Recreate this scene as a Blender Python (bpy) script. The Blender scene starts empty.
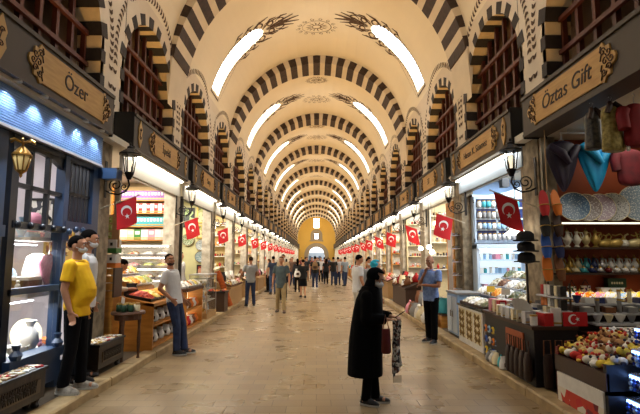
import bpy, bmesh, math, random
from mathutils import Vector, Matrix
random.seed(7)
SC = bpy.context.scene
COL = SC.collection
PI = math.pi
R_ = math.radians
ORD = ['first', 'second', 'third', 'fourth', 'fifth', 'sixth', 'seventh', 'eighth', 'ninth', 'tenth', 'eleventh', 'twelfth',
       'thirteenth', 'fourteenth', 'fifteenth', 'sixteenth', 'seventeenth', 'eighteenth', 'nineteenth', 'twentieth',
       'twenty-first', 'twenty-second', 'twenty-third', 'twenty-fourth', 'twenty-fifth']


# ------------------------------------------------------------------ materials
def srgb(r, g, b):
    def c(x):
        x /= 255.0
        return x / 12.92 if x <= 0.04045 else ((x + 0.055) / 1.055) ** 2.4
    return (c(r), c(g), c(b), 1.0)


MATS = {}


def mat(name, rgb, rough=0.6, metal=0.0, var=0.0, scale=8.0, rgb2=None, emit=0.0, ecol=None, bump=0.0, alpha=1.0, trans=0.0,
        stretch=(1, 1, 1), spec=0.5):
    if name in MATS:
        return MATS[name]
    m = bpy.data.materials.new(name)
    m.use_nodes = True
    nt = m.node_tree
    b = nt.nodes['Principled BSDF']
    c = srgb(*rgb)
    b.inputs['Base Color'].default_value = c
    b.inputs['Roughness'].default_value = rough
    b.inputs['Metallic'].default_value = metal
    b.inputs['Specular IOR Level'].default_value = spec
    if alpha < 1:
        b.inputs['Alpha'].default_value = alpha
    if trans > 0:
        b.inputs['Transmission Weight'].default_value = trans
    if emit > 0:
        b.inputs['Emission Color'].default_value = srgb(*(ecol or rgb))
        b.inputs['Emission Strength'].default_value = emit
    if var > 0 or rgb2:
        tc = nt.nodes.new('ShaderNodeTexCoord')
        mp = nt.nodes.new('ShaderNodeMapping')
        mp.inputs['Scale'].default_value = stretch
        nz = nt.nodes.new('ShaderNodeTexNoise')
        nz.inputs['Scale'].default_value = scale
        nz.inputs['Detail'].default_value = 5
        rp = nt.nodes.new('ShaderNodeValToRGB')
        rp.color_ramp.elements[0].position = 0.32
        rp.color_ramp.elements[1].position = 0.68
        if rgb2:
            rp.color_ramp.elements[0].color = srgb(*rgb2)
        else:
            rp.color_ramp.elements[0].color = (c[0] * (1 - var), c[1] * (1 - var), c[2] * (1 - var), 1)
        rp.color_ramp.elements[1].color = c
        nt.links.new(tc.outputs['Object'], mp.inputs['Vector'])
        nt.links.new(mp.outputs['Vector'], nz.inputs['Vector'])
        nt.links.new(nz.outputs['Fac'], rp.inputs['Fac'])
        nt.links.new(rp.outputs['Color'], b.inputs['Base Color'])
        if bump > 0:
            bp = nt.nodes.new('ShaderNodeBump')
            bp.inputs['Strength'].default_value = bump
            bp.inputs['Distance'].default_value = 0.02
            nt.links.new(nz.outputs['Fac'], bp.inputs['Height'])
            nt.links.new(bp.outputs['Normal'], b.inputs['Normal'])
    MATS[name] = m
    return m


def mat_voronoi(name, cols, scale=20.0, rough=0.5, rand=1.0, feature='F1', emit=0.0):
    """blotches of several colours: sweets, magnets, printed cloth, glazed patterns"""
    if name in MATS:
        return MATS[name]
    m = bpy.data.materials.new(name)
    m.use_nodes = True
    nt = m.node_tree
    b = nt.nodes['Principled BSDF']
    b.inputs['Roughness'].default_value = rough
    tc = nt.nodes.new('ShaderNodeTexCoord')
    vo = nt.nodes.new('ShaderNodeTexVoronoi')
    vo.inputs['Scale'].default_value = scale
    vo.inputs['Randomness'].default_value = rand
    sp = nt.nodes.new('ShaderNodeSeparateColor')
    rp = nt.nodes.new('ShaderNodeValToRGB')
    rp.color_ramp.interpolation = 'CONSTANT'
    n = len(cols)
    el = rp.color_ramp.elements
    el[0].position = 0
    el[0].color = srgb(*cols[0])
    el[1].position = 1.0 / n
    el[1].color = srgb(*cols[1 % n])
    for i in range(2, n):
        e = el.new(i / n)
        e.color = srgb(*cols[i])
    nt.links.new(tc.outputs['Object'], vo.inputs['Vector'])
    nt.links.new(vo.outputs['Color'], sp.inputs['Color'])
    nt.links.new(sp.outputs['Red'], rp.inputs['Fac'])
    nt.links.new(rp.outputs['Color'], b.inputs['Base Color'])
    if emit:
        nt.links.new(rp.outputs['Color'], b.inputs['Emission Color'])
        b.inputs['Emission Strength'].default_value = emit
    MATS[name] = m
    return m


def mat_plate(name, base, ring, dots, k=26.0):
    """glazed dish: concentric bands and a petal pattern around the middle (object space, dish lies in XY)"""
    if name in MATS:
        return MATS[name]
    m = bpy.data.materials.new(name)
    m.use_nodes = True
    nt = m.node_tree
    b = nt.nodes['Principled BSDF']
    b.inputs['Roughness'].default_value = 0.25
    tc = nt.nodes.new('ShaderNodeTexCoord')
    gr = nt.nodes.new('ShaderNodeTexWave')
    gr.wave_type = 'RINGS'
    gr.rings_direction = 'Z'
    gr.inputs['Scale'].default_value = k
    gr.inputs['Distortion'].default_value = 1.5
    vo = nt.nodes.new('ShaderNodeTexVoronoi')
    vo.inputs['Scale'].default_value = 42
    r1 = nt.nodes.new('ShaderNodeValToRGB')
    r1.color_ramp.elements[0].position = 0.42
    r1.color_ramp.elements[1].position = 0.5
    r1.color_ramp.elements[0].color = srgb(*ring)
    r1.color_ramp.elements[1].color = srgb(*base)
    r2 = nt.nodes.new('ShaderNodeValToRGB')
    r2.color_ramp.elements[0].position = 0.30
    r2.color_ramp.elements[1].position = 0.38
    r2.color_ramp.elements[0].color = (1, 1, 1, 1)
    r2.color_ramp.elements[1].color = (0, 0, 0, 1)
    mx = nt.nodes.new('ShaderNodeMix')
    mx.data_type = 'RGBA'
    mx.inputs[7].default_value = srgb(*dots)
    nt.links.new(tc.outputs['Object'], gr.inputs['Vector'])
    nt.links.new(tc.outputs['Object'], vo.inputs['Vector'])
    nt.links.new(gr.outputs['Fac'], r1.inputs['Fac'])
    nt.links.new(vo.outputs['Distance'], r2.inputs['Fac'])
    nt.links.new(r2.outputs['Color'], mx.inputs[0])
    nt.links.new(r1.outputs['Color'], mx.inputs[6])
    nt.links.new(mx.outputs[2], b.inputs['Base Color'])
    MATS[name] = m
    return m


def mat_floor():
    m = bpy.data.materials.new('stone_pavers')
    m.use_nodes = True
    nt = m.node_tree
    b = nt.nodes['Principled BSDF']
    tc = nt.nodes.new('ShaderNodeTexCoord')
    br = nt.nodes.new('ShaderNodeTexBrick')
    br.inputs['Scale'].default_value = 1.0
    br.inputs['Brick Width'].default_value = 0.34
    br.inputs['Row Height'].default_value = 0.23
    br.inputs['Mortar Size'].default_value = 0.004
    br.inputs['Mortar Smooth'].default_value = 0.3
    br.inputs['Bias'].default_value = 0.0
    br.inputs['Color1'].default_value = srgb(162, 138, 104)
    br.inputs['Color2'].default_value = srgb(138, 115, 84)
    br.inputs['Mortar'].default_value = srgb(58, 45, 31)
    nz = nt.nodes.new('ShaderNodeTexNoise')
    nz.inputs['Scale'].default_value = 1.3
    nz.inputs['Detail'].default_value = 6
    rp = nt.nodes.new('ShaderNodeValToRGB')
    rp.color_ramp.elements[0].position = 0.3
    rp.color_ramp.elements[1].position = 0.7
    rp.color_ramp.elements[0].color = (0.80, 0.78, 0.74, 1)
    rp.color_ramp.elements[1].color = (1, 1, 1, 1)
    mx = nt.nodes.new('ShaderNodeMix')
    mx.data_type = 'RGBA'
    mx.blend_type = 'MULTIPLY'
    mx.inputs[0].default_value = 1.0
    rr = nt.nodes.new('ShaderNodeMapRange')
    rr.inputs['From Min'].default_value = 0.3
    rr.inputs['From Max'].default_value = 0.7
    rr.inputs['To Min'].default_value = 0.22
    rr.inputs['To Max'].default_value = 0.40
    bp = nt.nodes.new('ShaderNodeBump')
    bp.inputs['Strength'].default_value = 0.12
    bp.inputs['Distance'].default_value = 0.01
    nz2 = nt.nodes.new('ShaderNodeTexNoise')
    nz2.inputs['Scale'].default_value = 5
    ad = nt.nodes.new('ShaderNodeMath')
    ad.operation = 'SUBTRACT'
    nt.links.new(tc.outputs['Object'], br.inputs['Vector'])
    nt.links.new(tc.outputs['Object'], nz.inputs['Vector'])
    nt.links.new(tc.outputs['Object'], nz2.inputs['Vector'])
    nt.links.new(nz.outputs['Fac'], rp.inputs['Fac'])
    nt.links.new(br.outputs['Color'], mx.inputs[6])
    nt.links.new(rp.outputs['Color'], mx.inputs[7])
    nt.links.new(mx.outputs[2], b.inputs['Base Color'])
    nt.links.new(nz.outputs['Fac'], rr.inputs['Value'])
    nt.links.new(rr.outputs['Result'], b.inputs['Roughness'])
    nt.links.new(nz2.outputs['Fac'], ad.inputs[0])
    nt.links.new(br.outputs['Fac'], ad.inputs[1])
    nt.links.new(ad.outputs[0], bp.inputs['Height'])
    nt.links.new(bp.outputs['Normal'], b.inputs['Normal'])
    return m


# ------------------------------------------------------------------ mesh builder
class MB:
    def __init__(self):
        self.v, self.f, self.mi, self.mats = [], [], [], []
        self.M = Matrix.Identity(4)
        self.cur = 0

    def use(self, m):
        if m not in self.mats:
            self.mats.append(m)
        self.cur = self.mats.index(m)
        return self

    def add(self, vs, fs):
        b = len(self.v)
        M = self.M
        self.v.extend([tuple(M @ Vector(p)) for p in vs])
        for f in fs:
            self.f.append(tuple(b + i for i in f))
            self.mi.append(self.cur)

    def box(self, x0, x1, y0, y1, z0, z1):
        x0, x1 = min(x0, x1), max(x0, x1)
        y0, y1 = min(y0, y1), max(y0, y1)
        self.add([(x0, y0, z0), (x1, y0, z0), (x1, y1, z0), (x0, y1, z0), (x0, y0, z1), (x1, y0, z1), (x1, y1, z1), (x0, y1, z1)],
                 [(0, 3, 2, 1), (4, 5, 6, 7), (0, 1, 5, 4), (1, 2, 6, 5), (2, 3, 7, 6), (3, 0, 4, 7)])
        return self

    def bar(self, p, q, w, h=None, up=(0, 0, 1)):
        """rectangular bar from p to q"""
        h = h or w
        p, q = Vector(p), Vector(q)
        d = (q - p).normalized()
        u = Vector(up)
        if abs(d.dot(u)) > 0.95:
            u = Vector((1, 0, 0))
        s = d.cross(u).normalized() * w / 2
        t = s.cross(d).normalized() * h / 2
        vs = [p - s - t, p + s - t, p + s + t, p - s + t, q - s - t, q + s - t, q + s + t, q - s + t]
        self.add(vs, [(0, 1, 2, 3), (7, 6, 5, 4), (0, 4, 5, 1), (1, 5, 6, 2), (2, 6, 7, 3), (3, 7, 4, 0)])
        return self

    def tube(self, pts, r, n=6, close=False):
        pts = [Vector(p) for p in pts]
        k = len(pts)
        rs = r if isinstance(r, (list, tuple)) else [r] * k
        vs, fs = [], []
        prev = None
        for i, p in enumerate(pts):
            if close:
                d = pts[(i + 1) % k] - pts[i - 1]
            else:
                d = pts[min(i + 1, k - 1)] - pts[max(i - 1, 0)]
            if d.length < 1e-9:
                d = Vector((0, 0, 1))
            d.normalize()
            if prev is None:
                u = Vector((0, 0, 1)) if abs(d.z) < 0.9 else Vector((1, 0, 0))
                a = d.cross(u).normalized()
            else:
                a = prev - d * prev.dot(d)
                a = a.normalized() if a.length > 1e-6 else d.orthogonal().normalized()
            prev = a
            b = d.cross(a)
            for j in range(n):
                t = 2 * PI * j / n
                vs.append(p + (a * math.cos(t) + b * math.sin(t)) * rs[i])
        for i in range(k if close else k - 1):
            i2 = (i + 1) % k
            for j in range(n):
                j2 = (j + 1) % n
                fs.append((i * n + j, i * n + j2, i2 * n + j2, i2 * n + j))
        if not close:
            fs.append(tuple(range(n - 1, -1, -1)))
            fs.append(tuple((k - 1) * n + j for j in range(n)))
        self.add(vs, fs)
        return self

    def lathe(self, prof, n=14, c=(0, 0, 0), sx=1.0, sy=1.0, squash=None):
        vs, fs = [], []
        k = len(prof)
        for (r, z) in prof:
            for j in range(n):
                t = 2 * PI * j / n
                vs.append((c[0] + r * math.cos(t) * sx, c[1] + r * math.sin(t) * sy, c[2] + z))
        for i in range(k - 1):
            for j in range(n):
                j2 = (j + 1) % n
                fs.append((i * n + j, i * n + j2, (i + 1) * n + j2, (i + 1) * n + j))
        if prof[0][0] > 1e-5:
            fs.append(tuple(range(n - 1, -1, -1)))
        if prof[-1][0] > 1e-5:
            fs.append(tuple((k - 1) * n + j for j in range(n)))
        self.add(vs, fs)
        return self

    def ball(self, c, r, n=10, m=6):
        rx, ry, rz = r if isinstance(r, (list, tuple)) else (r, r, r)
        vs, fs = [], []
        vs.append((c[0], c[1], c[2] - rz))
        for i in range(1, m):
            a = -PI / 2 + PI * i / m
            for j in range(n):
                t = 2 * PI * j / n
                vs.append((c[0] + rx * math.cos(a) * math.cos(t), c[1] + ry * math.cos(a) * math.sin(t), c[2] + rz * math.sin(a)))
        vs.append((c[0], c[1], c[2] + rz))
        top = len(vs) - 1
        for j in range(n):
            j2 = (j + 1) % n
            fs.append((0, 1 + j2, 1 + j))
            fs.append((top, top - n + j, top - n + j2))
        for i in range(m - 2):
            for j in range(n):
                j2 = (j + 1) % n
                fs.append((1 + i * n + j, 1 + i * n + j2, 1 + (i + 1) * n + j2, 1 + (i + 1) * n + j))
        self.add(vs, fs)
        return self

    def loft(self, rings, n=16):
        """rings: (cx, cy, cz, rx, ry) stacked ellipses in XY"""
        vs, fs = [], []
        for (cx, cy, cz, rx, ry) in rings:
            for j in range(n):
                t = 2 * PI * j / n
                vs.append((cx + rx * math.cos(t), cy + ry * math.sin(t), cz))
        k = len(rings)
        for i in range(k - 1):
            for j in range(n):
                j2 = (j + 1) % n
                fs.append((i * n + j, i * n + j2, (i + 1) * n + j2, (i + 1) * n + j))
        fs.append(tuple(range(n - 1, -1, -1)))
        fs.append(tuple((k - 1) * n + j for j in range(n)))
        self.add(vs, fs)
        return self

    def slab(self, poly, z0, z1):
        """prism over a 2D polygon in XY"""
        n = len(poly)
        vs = [(x, y, z0) for x, y in poly] + [(x, y, z1) for x, y in poly]
        fs = [tuple(range(n - 1, -1, -1)), tuple(range(n, 2 * n))]
        for i in range(n):
            j = (i + 1) % n
            fs.append((i, j, n + j, n + i))
        self.add(vs, fs)
        return self

    def quad(self, a, b, c, d):
        self.add([a, b, c, d], [(0, 1, 2, 3)])
        return self

    def mesh(self, name, smooth=False):
        me = bpy.data.meshes.new(name)
        me.from_pydata(self.v, [], self.f)
        for m in self.mats:
            me.materials.append(m)
        if self.mats:
            me.polygons.foreach_set('material_index', self.mi)
        if smooth:
            me.polygons.foreach_set('use_smooth', [True] * len(me.polygons))
        me.update()
        return me

    def build(self, name, m=None, parent=None, smooth=False, loc=None, fix=True):
        if m is not None:
            if not self.mats:
                self.mats = [m]
        me = self.mesh(name, smooth)
        if fix:
            bm = bmesh.new()
            bm.from_mesh(me)
            bmesh.ops.recalc_face_normals(bm, faces=bm.faces)
            bm.to_mesh(me)
            bm.free()
        if smooth:
            try:
                me.set_sharp_from_angle(angle=R_(50))
            except Exception:
                pass
        o = bpy.data.objects.new(name, me)
        COL.objects.link(o)
        if parent is not None:
            o.parent = parent
        if loc is not None:
            o.location = loc
        return o


# ------------------------------------------------------------------ object helpers
LABELS = {}


def tag(o, label=None, cat=None, group=None, kind=None):
    if label:
        o['label'] = label
        if cat or kind is None:
            LABELS.setdefault(label, []).append(o.name)
    if cat:
        o['category'] = cat
    if group:
        o['group'] = group
    if kind:
        o['kind'] = kind
    return o


def thing(name, label, cat, loc=(0, 0, 0), rz=0.0, group=None):
    o = bpy.data.objects.new(name, None)
    o.empty_display_size = 0.1
    COL.objects.link(o)
    o.location = loc
    o.rotation_euler = (0, 0, rz)
    return tag(o, label, cat, group)


def struct(o):
    o['kind'] = 'structure'
    return o


KIDS = {}


def kids(o):
    return [c for c in o.children]


def dup(root, loc, rz=None, label=None, group=None, rot=None, scale=None, parent=None, mats=None, top=True):
    """copy of a thing with its parts and their sub-parts"""
    r = root.copy()
    COL.objects.link(r)
    r.parent = parent
    if loc is not None:
        r.location = loc
    if rz is not None:
        r.rotation_euler = (0, 0, rz)
    if rot is not None:
        r.rotation_euler = rot
    if scale is not None:
        r.scale = scale if isinstance(scale, (tuple, list)) else (scale,) * 3
    if top and label:
        tag(r, label)
    if top and group:
        r['group'] = group
    if mats:
        recolor(r, mats)
    for ch in root.children:
        dup(ch, None, parent=r, mats=mats, top=False)
    return r


def recolor(o, mats):
    """give a copy its own materials (object slots) without touching the shared mesh"""
    if o.type == 'MESH':
        for i, s in enumerate(o.material_slots):
            if s.material and s.material.name in mats:
                new = mats[s.material.name]
                s.link = 'OBJECT'
                s.material = new


# ------------------------------------------------------------------ the place
SH = -0.07                      # the cross walls run slightly askew to the aisle
MOD = 3.65
NM = 22
XW = 3.4                        # wall face
ZC = 6.15                       # springing of the vault
RV = 3.4
YB, YE = -8.0, 88.6


def pier(s, k):
    return (7.48 if s < 0 else 7.0) + MOD * k


def ax(k):
    return 7.24 + MOD * k


def wx(z):
    return XW if z <= ZC else math.sqrt(max(0.0, RV * RV - (z - ZC) ** 2))


M_plaster = mat('cream_plaster', (228, 212, 188), 0.85, var=0.10, scale=1.6)
M_vault = mat('vault_plaster', (242, 228, 200), 0.85, var=0.06, scale=0.8)
M_ribl = mat('pale_rib_stone', (226, 210, 184), 0.85, var=0.10, scale=2.0)
M_ribd = mat('dark_veined_stone', (70, 52, 44), 0.7, rgb2=(44, 33, 29), scale=9)
M_blockd = mat('near_black_stone', (40, 30, 28), 0.65, rgb2=(26, 20, 19), scale=12)
M_blockl = mat('pale_block_stone', (226, 200, 158), 0.8, var=0.18, scale=6)
M_paint = mat('dark_brown_paint', (84, 62, 44), 0.9)
M_painto = mat('olive_paint', (120, 96, 66), 0.9)
M_pillar = mat('weathered_stone', (168, 150, 122), 0.85, rgb2=(104, 90, 70), scale=7, bump=0.5)
M_pillarl = mat('pale_marble', (214, 204, 186), 0.7, rgb2=(160, 148, 130), scale=6, bump=0.3)
M_kerb = mat('kerb_stone', (186, 160, 116), 0.55, rgb2=(146, 122, 86), scale=5)
M_platform = mat('platform_stone', (92, 78, 60), 0.7, var=0.25, scale=3)
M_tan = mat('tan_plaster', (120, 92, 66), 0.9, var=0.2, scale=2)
M_yellow = mat('ochre_plaster', (236, 190, 96), 0.9, var=0.08, scale=0.5)
M_grey = mat('grey_stone', (176, 160, 140), 0.85, var=0.15, scale=2)
M_bars = mat('red_brown_wood', (84, 36, 20), 0.5, var=0.3, scale=6)
M_white = mat('white_paint', (238, 234, 222), 0.6)
M_sky = mat('frosted_skylight', (255, 250, 240), 0.4, emit=12)
M_skyb = mat('frosted_skylight_cool', (228, 240, 255), 0.4, emit=10)


def floor_and_shell():
    b = MB().use(mat_floor())
    b.quad((-2.9, YB, 0), (2.8, YB, 0), (2.8, YE + 14, 0), (-2.9, YE + 14, 0))
    struct(b.build('floor'))
    for s, side, xk in ((-1, 'left', 2.7), (1, 'right', 2.55)):
        # shop platform
        b = MB().use(M_platform)
        b.box(s * (xk + 0.2), s * 5.6, YB, YE, -0.05, 0.1)
        struct(b.build('floor_' + side))
        # kerb of single stones
        b = MB().use(M_kerb)
        y = 0.5
        while y < YE - 1:
            L = random.uniform(0.75, 1.05)
            dx = random.uniform(-0.006, 0.006)
            e = 0.012
            x0, x1 = s * (xk + dx), s * (xk + 0.235)
            b.add([(x0, y, -0.02), (x1, y, -0.02), (x1, y + L - e, -0.02), (x0, y + L - e, -0.02),
                   (x0, y, 0.095), (x1, y, 0.115), (x1, y + L - e, 0.115), (x0, y + L - e, 0.095),
                   (x0 + s * 0.02, y, 0.115), (x0 + s * 0.02, y + L - e, 0.115)],
                  [(0, 1, 5, 8, 4), (2, 3, 7, 9, 6), (0, 4, 7, 3), (4, 8, 9, 7), (8, 5, 6, 9), (1, 2, 6, 5)])
            y += L
        struct(b.build('kerb_' + side))
        # shop back wall, shop ceiling, wall over the rooms behind the grilles
        b = MB().use(mat('shop_back', (214, 200, 172), 0.8, var=0.1, scale=2))
        b.box(s * 5.4, s * 5.6, YB, YE, 0.1, 3.46)
        struct(b.build('wall_%s_rear' % side))
        b = MB().use(mat('shop_ceiling', (226, 216, 196), 0.8, var=0.05))
        b.box(s * 3.1, s * 5.6, YB, YE, 3.46, 3.56)
        struct(b.build('ceiling_' + side))
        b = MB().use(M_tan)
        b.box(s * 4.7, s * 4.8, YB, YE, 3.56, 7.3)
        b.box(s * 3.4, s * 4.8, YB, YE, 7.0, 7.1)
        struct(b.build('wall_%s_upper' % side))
    b = MB().use(M_plaster)
    b.box(-5.7, 5.7, YB - 0.2, YB, -0.1, 10)
    struct(b.build('wall_near'))


ARCH_SPR, ARCH_R = 4.97, 1.40


def arch_z(dy, r=ARCH_R, spr=ARCH_SPR):
    return spr + math.sqrt(max(0.0, r * r - dy * dy))


def side_wall(s, side):
    """upper wall with one round-headed opening per bay, cut right through 0.36 m of masonry"""
    b = MB().use(M_plaster)
    ZT, ZB = 6.72, 3.5
    T = 0.38
    root = None
    for k in range(-2, NM):
        y0, y1 = pier(s, k - 1), pier(s, k)
        c = (y0 + y1) / 2
        n = 16
        dys = [-ARCH_R * math.cos(PI * i / n) for i in range(n + 1)]
        cols = [(y0, c - ARCH_R, None)] + [(c + dys[i], c + dys[i + 1], (arch_z(dys[i]), arch_z(dys[i + 1]))) for i in range(n)] + [(c + ARCH_R, y1, None)]
        for (a, d, arch) in cols:
            za, zd = arch if arch else (ZB, ZB)
            zs = [None, ZC, 6.45, ZT]
            if arch is None:
                lv = [ZB, ZC, 6.45, ZT]
                for i in range(3):
                    b.quad((s * wx(lv[i]), a, lv[i]), (s * wx(lv[i]), d, lv[i]), (s * wx(lv[i + 1]), d, lv[i + 1]), (s * wx(lv[i + 1]), a, lv[i + 1]))
            else:
                b.quad((s * wx(za), a, za), (s * wx(zd), d, zd), (s * wx(6.45), d, 6.45), (s * wx(6.45), a, 6.45))
                b.quad((s * wx(6.45), a, 6.45), (s * wx(6.45), d, 6.45), (s * wx(ZT), d, ZT), (s * wx(ZT), a, ZT))
            if arch is not None:
                continue
            # masonry behind the pier face
            yy0, yy1 = min(a, d), max(a, d)
            b.quad((s * (XW + T), a, ZB), (s * (XW + T), d, ZB), (s * (XW + T), d, ZT), (s * (XW + T), a, ZT))
    w = b.build('wall_' + side, fix=False)
    struct(w)
    # striped surround of each opening: jamb and head blocks
    for k in range(-1, NM):
        c = (pier(s, k - 1) + pier(s, k)) / 2
        b = MB()
        h = 0.2
        xo, xi = s * (XW - 0.012), s * (XW + T)
        row = 0
        z = 3.55
        nrow = int((ARCH_SPR - z) / h)
        hh = (ARCH_SPR - z) / nrow
        for row in range(nrow):
            dark = row % 2 == 0
            for e in (-1, 1):
                ye = c + e * ARCH_R
                z0 = z + row * hh
                if dark:
                    b.use(M_blockd).box(xo, xi, ye - e * 0.015, ye + e * 0.13, z0, z0 + hh)
                else:
                    b.use(M_blockl).box(s * XW, xi, ye, ye + e * 0.1, z0, z0 + hh)
        nv = 21
        for i in range(nv):
            t0, t1 = PI * i / nv, PI * (i + 1) / nv
            dark = i % 2 == 1
            r0, r1 = (ARCH_R - 0.015, ARCH_R + 0.2) if dark else (ARCH_R, ARCH_R + 0.1)
            b.use(M_blockd if dark else M_blockl)
            vs = []
            for t in (t0, t1):
                for r in (r0, r1):
                    zz = ARCH_SPR + r * math.sin(t)
                    xx = s * (min(XW, wx(zz)) - (0.012 if dark else 0.0))
                    vs.append((xx, c + r * math.cos(t), zz))
                    vs.append((xi, c + r * math.cos(t), zz))
            b.add(vs, [(0, 2, 6, 4), (1, 5, 7, 3), (0, 4, 5, 1), (2, 3, 7, 6), (0, 1, 3, 2), (4, 6, 7, 5)])
        o = b.build('arch_surround', parent=w)
        struct(o)
        # painted garland around the opening
        if k <= 10:
            g = MB().use(M_paint)
            rr = ARCH_R + 0.47
            step = 0.125 if k < 4 else 0.17
            path = []
            zz = 4.2
            while zz < ARCH_SPR:
                path.append((-rr + 0.12, zz, PI / 2, 0))
                path.append((rr - 0.12, zz, PI / 2, 1))
                zz += step * 2.4
            na = int(PI * rr / step)
            for i in range(na + 1):
                t = PI * i / na
                rz_ = rr + 0.05 * math.sin(t)
                path.append((rz_ * math.cos(t) * (0.93 + 0.07 * math.sin(t)), ARCH_SPR + rz_ * math.sin(t), t + PI / 2, i % 2))
            for (py, pz, ang, alt) in path:
                for dirn in (-1, 1):
                    a2 = ang + dirn * 0.75
                    L, wd = 0.13, 0.034
                    cx_, cz_ = py + 0.03 * dirn * math.cos(ang + PI / 2), pz + 0.03 * dirn * math.sin(ang + PI / 2)
                    ux, uz = math.cos(a2), math.sin(a2)
                    nx, nz = -uz, ux
                    pts = [(cx_ - ux * L / 2, cz_ - uz * L / 2), (cx_ + nx * wd, cz_ + nz * wd), (cx_ + ux * L / 2, cz_ + uz * L / 2), (cx_ - nx * wd, cz_ - nz * wd)]
                    g.add([(s * (wx(q[1]) - 0.006), c + q[0], q[1]) for q in pts], [(0, 1, 2, 3)])
            struct(g.build('painted_border', parent=w))
        # wooden grille in the opening
        wnd = MB().use(M_bars)
        xb = s * (XW + 0.27)
        dy = -ARCH_R + 0.02
        nb = 7
        for i in range(nb + 1):
            d = -ARCH_R + 0.03 + (2 * ARCH_R - 0.06) * i / nb
            wnd.box(xb - 0.035, xb + 0.035, c + d - 0.035, c + d + 0.035, 3.56, arch_z(d) + 0.02)
        zz = 3.7
        while zz < 6.2:
            half = ARCH_R if zz < ARCH_SPR else math.sqrt(max(0.01, ARCH_R ** 2 - (zz - ARCH_SPR) ** 2))
            wnd.box(xb - s * 0.05 - 0.03, xb - s * 0.05 + 0.03, c - half, c + half, zz - 0.033, zz + 0.033)
            zz += 0.5
        o = wnd.build('window_%d' % (k + 2 + (40 if s > 0 else 0)))
        struct(o)
    return w


def vp(theta, y, off=0.0):
    """point of the vault surface: theta from the right springing, y along the aisle"""
    r = RV - off
    x = r * math.cos(theta)
    return (x, y + SH * x, ZC + r * math.sin(theta))


SLOT_A, SLOT_B, SLOT_W = R_(15), R_(59), 0.43


def slot_w(t):
    """half width of a skylight at angle t above its springing"""
    L = SLOT_B - SLOT_A
    u = (t - SLOT_A) / L
    if u < 0.8:
        return SLOT_W
    return SLOT_W * math.sqrt(max(0.0, 1 - ((u - 0.8) / 0.2) ** 2))


def vault():
    t0 = math.asin((6.72 - ZC) / RV)
    root = None
    b = MB().use(M_vault)
    N = 10
    sk = 0
    rows_slot = [SLOT_A + (SLOT_B - SLOT_A) * u for u in (0, .1, .2, .3, .4, .5, .6, .7, .8, .85, .9, .94, .97, .99, 1.0)]
    half = [t0, (t0 + SLOT_A) / 2] + rows_slot + [SLOT_B + (PI / 2 - SLOT_B) * u for u in (.2, .4, .6, .8, 1.0)]
    thetas = half + [PI - t for t in reversed(half[:-1])]
    bays = []
    k = -3
    while k < NM:
        bays.append((ax(k), ax(k + 2), ax(k + 1)))
        k += 2
    for (ya, yb, ym) in bays:
        ym -= 0.15
        yb2 = min(yb, YE + 0.4)
        if yb2 - ya < 1:
            continue
        for i in range(len(thetas) - 1):
            ta, tb = thetas[i], thetas[i + 1]
            fa, fb = min(ta, PI - ta), min(tb, PI - tb)
            inslot = SLOT_A - 1e-6 <= min(fa, fb) and max(fa, fb) <= SLOT_B + 1e-6
            if inslot and yb2 == yb:
                wa, wb = slot_w(fa), slot_w(fb)
                b.quad(vp(ta, ya), vp(tb, ya), vp(tb, ym - wb), vp(ta, ym - wa))
                b.quad(vp(ta, ym + wa), vp(tb, ym + wb), vp(tb, yb2), vp(ta, yb2))
                # reveal of the skylight
                b.quad(vp(ta, ym - wa), vp(tb, ym - wb), vp(tb, ym - wb, -0.22), vp(ta, ym - wa, -0.22))
                b.quad(vp(ta, ym + wa), vp(tb, ym + wb), vp(tb, ym + wb, -0.22), vp(ta, ym + wa, -0.22))
                if abs(fa - SLOT_A) < 1e-6:
                    b.quad(vp(ta, ym - wa), vp(ta, ym + wa), vp(ta, ym + wa, -0.22), vp(ta, ym - wa, -0.22))
                if abs(fb - SLOT_A) < 1e-6:
                    b.quad(vp(tb, ym - wb), vp(tb, ym + wb), vp(tb, ym + wb, -0.22), vp(tb, ym - wb, -0.22))
            else:
                b.quad(vp(ta, ya), vp(tb, ya), vp(tb, yb2), vp(ta, yb2))
    v = b.build('ceiling', fix=False)
    v.data.polygons.foreach_set('use_smooth', [True] * len(v.data.polygons))
    try:
        v.data.set_sharp_from_angle(angle=R_(40))
    except Exception:
        pass
    struct(v)
    # roof shell behind, keeps the daylight out
    b = MB().use(M_tan)
    n = 12
    for i in range(n):
        a0, a1 = PI * i / n, PI * (i + 1) / n
        R2 = 3.95
        b.quad((R2 * math.cos(a0), YB - 0.2, ZC + R2 * math.sin(a0)), (R2 * math.cos(a1), YB - 0.2, ZC + R2 * math.sin(a1)),
               (R2 * math.cos(a1), YE + 1, ZC + R2 * math.sin(a1)), (R2 * math.cos(a0), YE + 1, ZC + R2 * math.sin(a0)))
    struct(b.build('roof'))
    num = 0
    for bi, (ya, yb, ym) in enumerate(bays):
        ym -= 0.15
        if yb > YE:
            continue
        for s in (1, -1):
            num += 1
            p = MB().use(M_skyb if s > 0 else M_sky)
            ts = rows_slot
            for i in range(len(ts) - 1):
                ta, tb = ts[i], ts[i + 1]
                wa, wb = slot_w(ta) + 0.01, slot_w(tb) + 0.01
                if s < 0:
                    ta, tb = PI - ta, PI - tb
                p.quad(vp(ta, ym - wa, -0.2), vp(ta, ym + wa, -0.2), vp(tb, ym + wb, -0.2), vp(tb, ym - wb, -0.2))
            struct(p.build('window_%d' % (100 + num)))
            if bi <= 7:
                skylight_ornament(v, ym, s, bi)
        if bi <= 6:
            rosette(v, ym + 0.75, 0.5)
            rosette(v, ym - 1.75, 0.34)
    # ribs
    for k in range(-1, NM + 1, 2):
        rib(v, ax(k))
    return v


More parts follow.
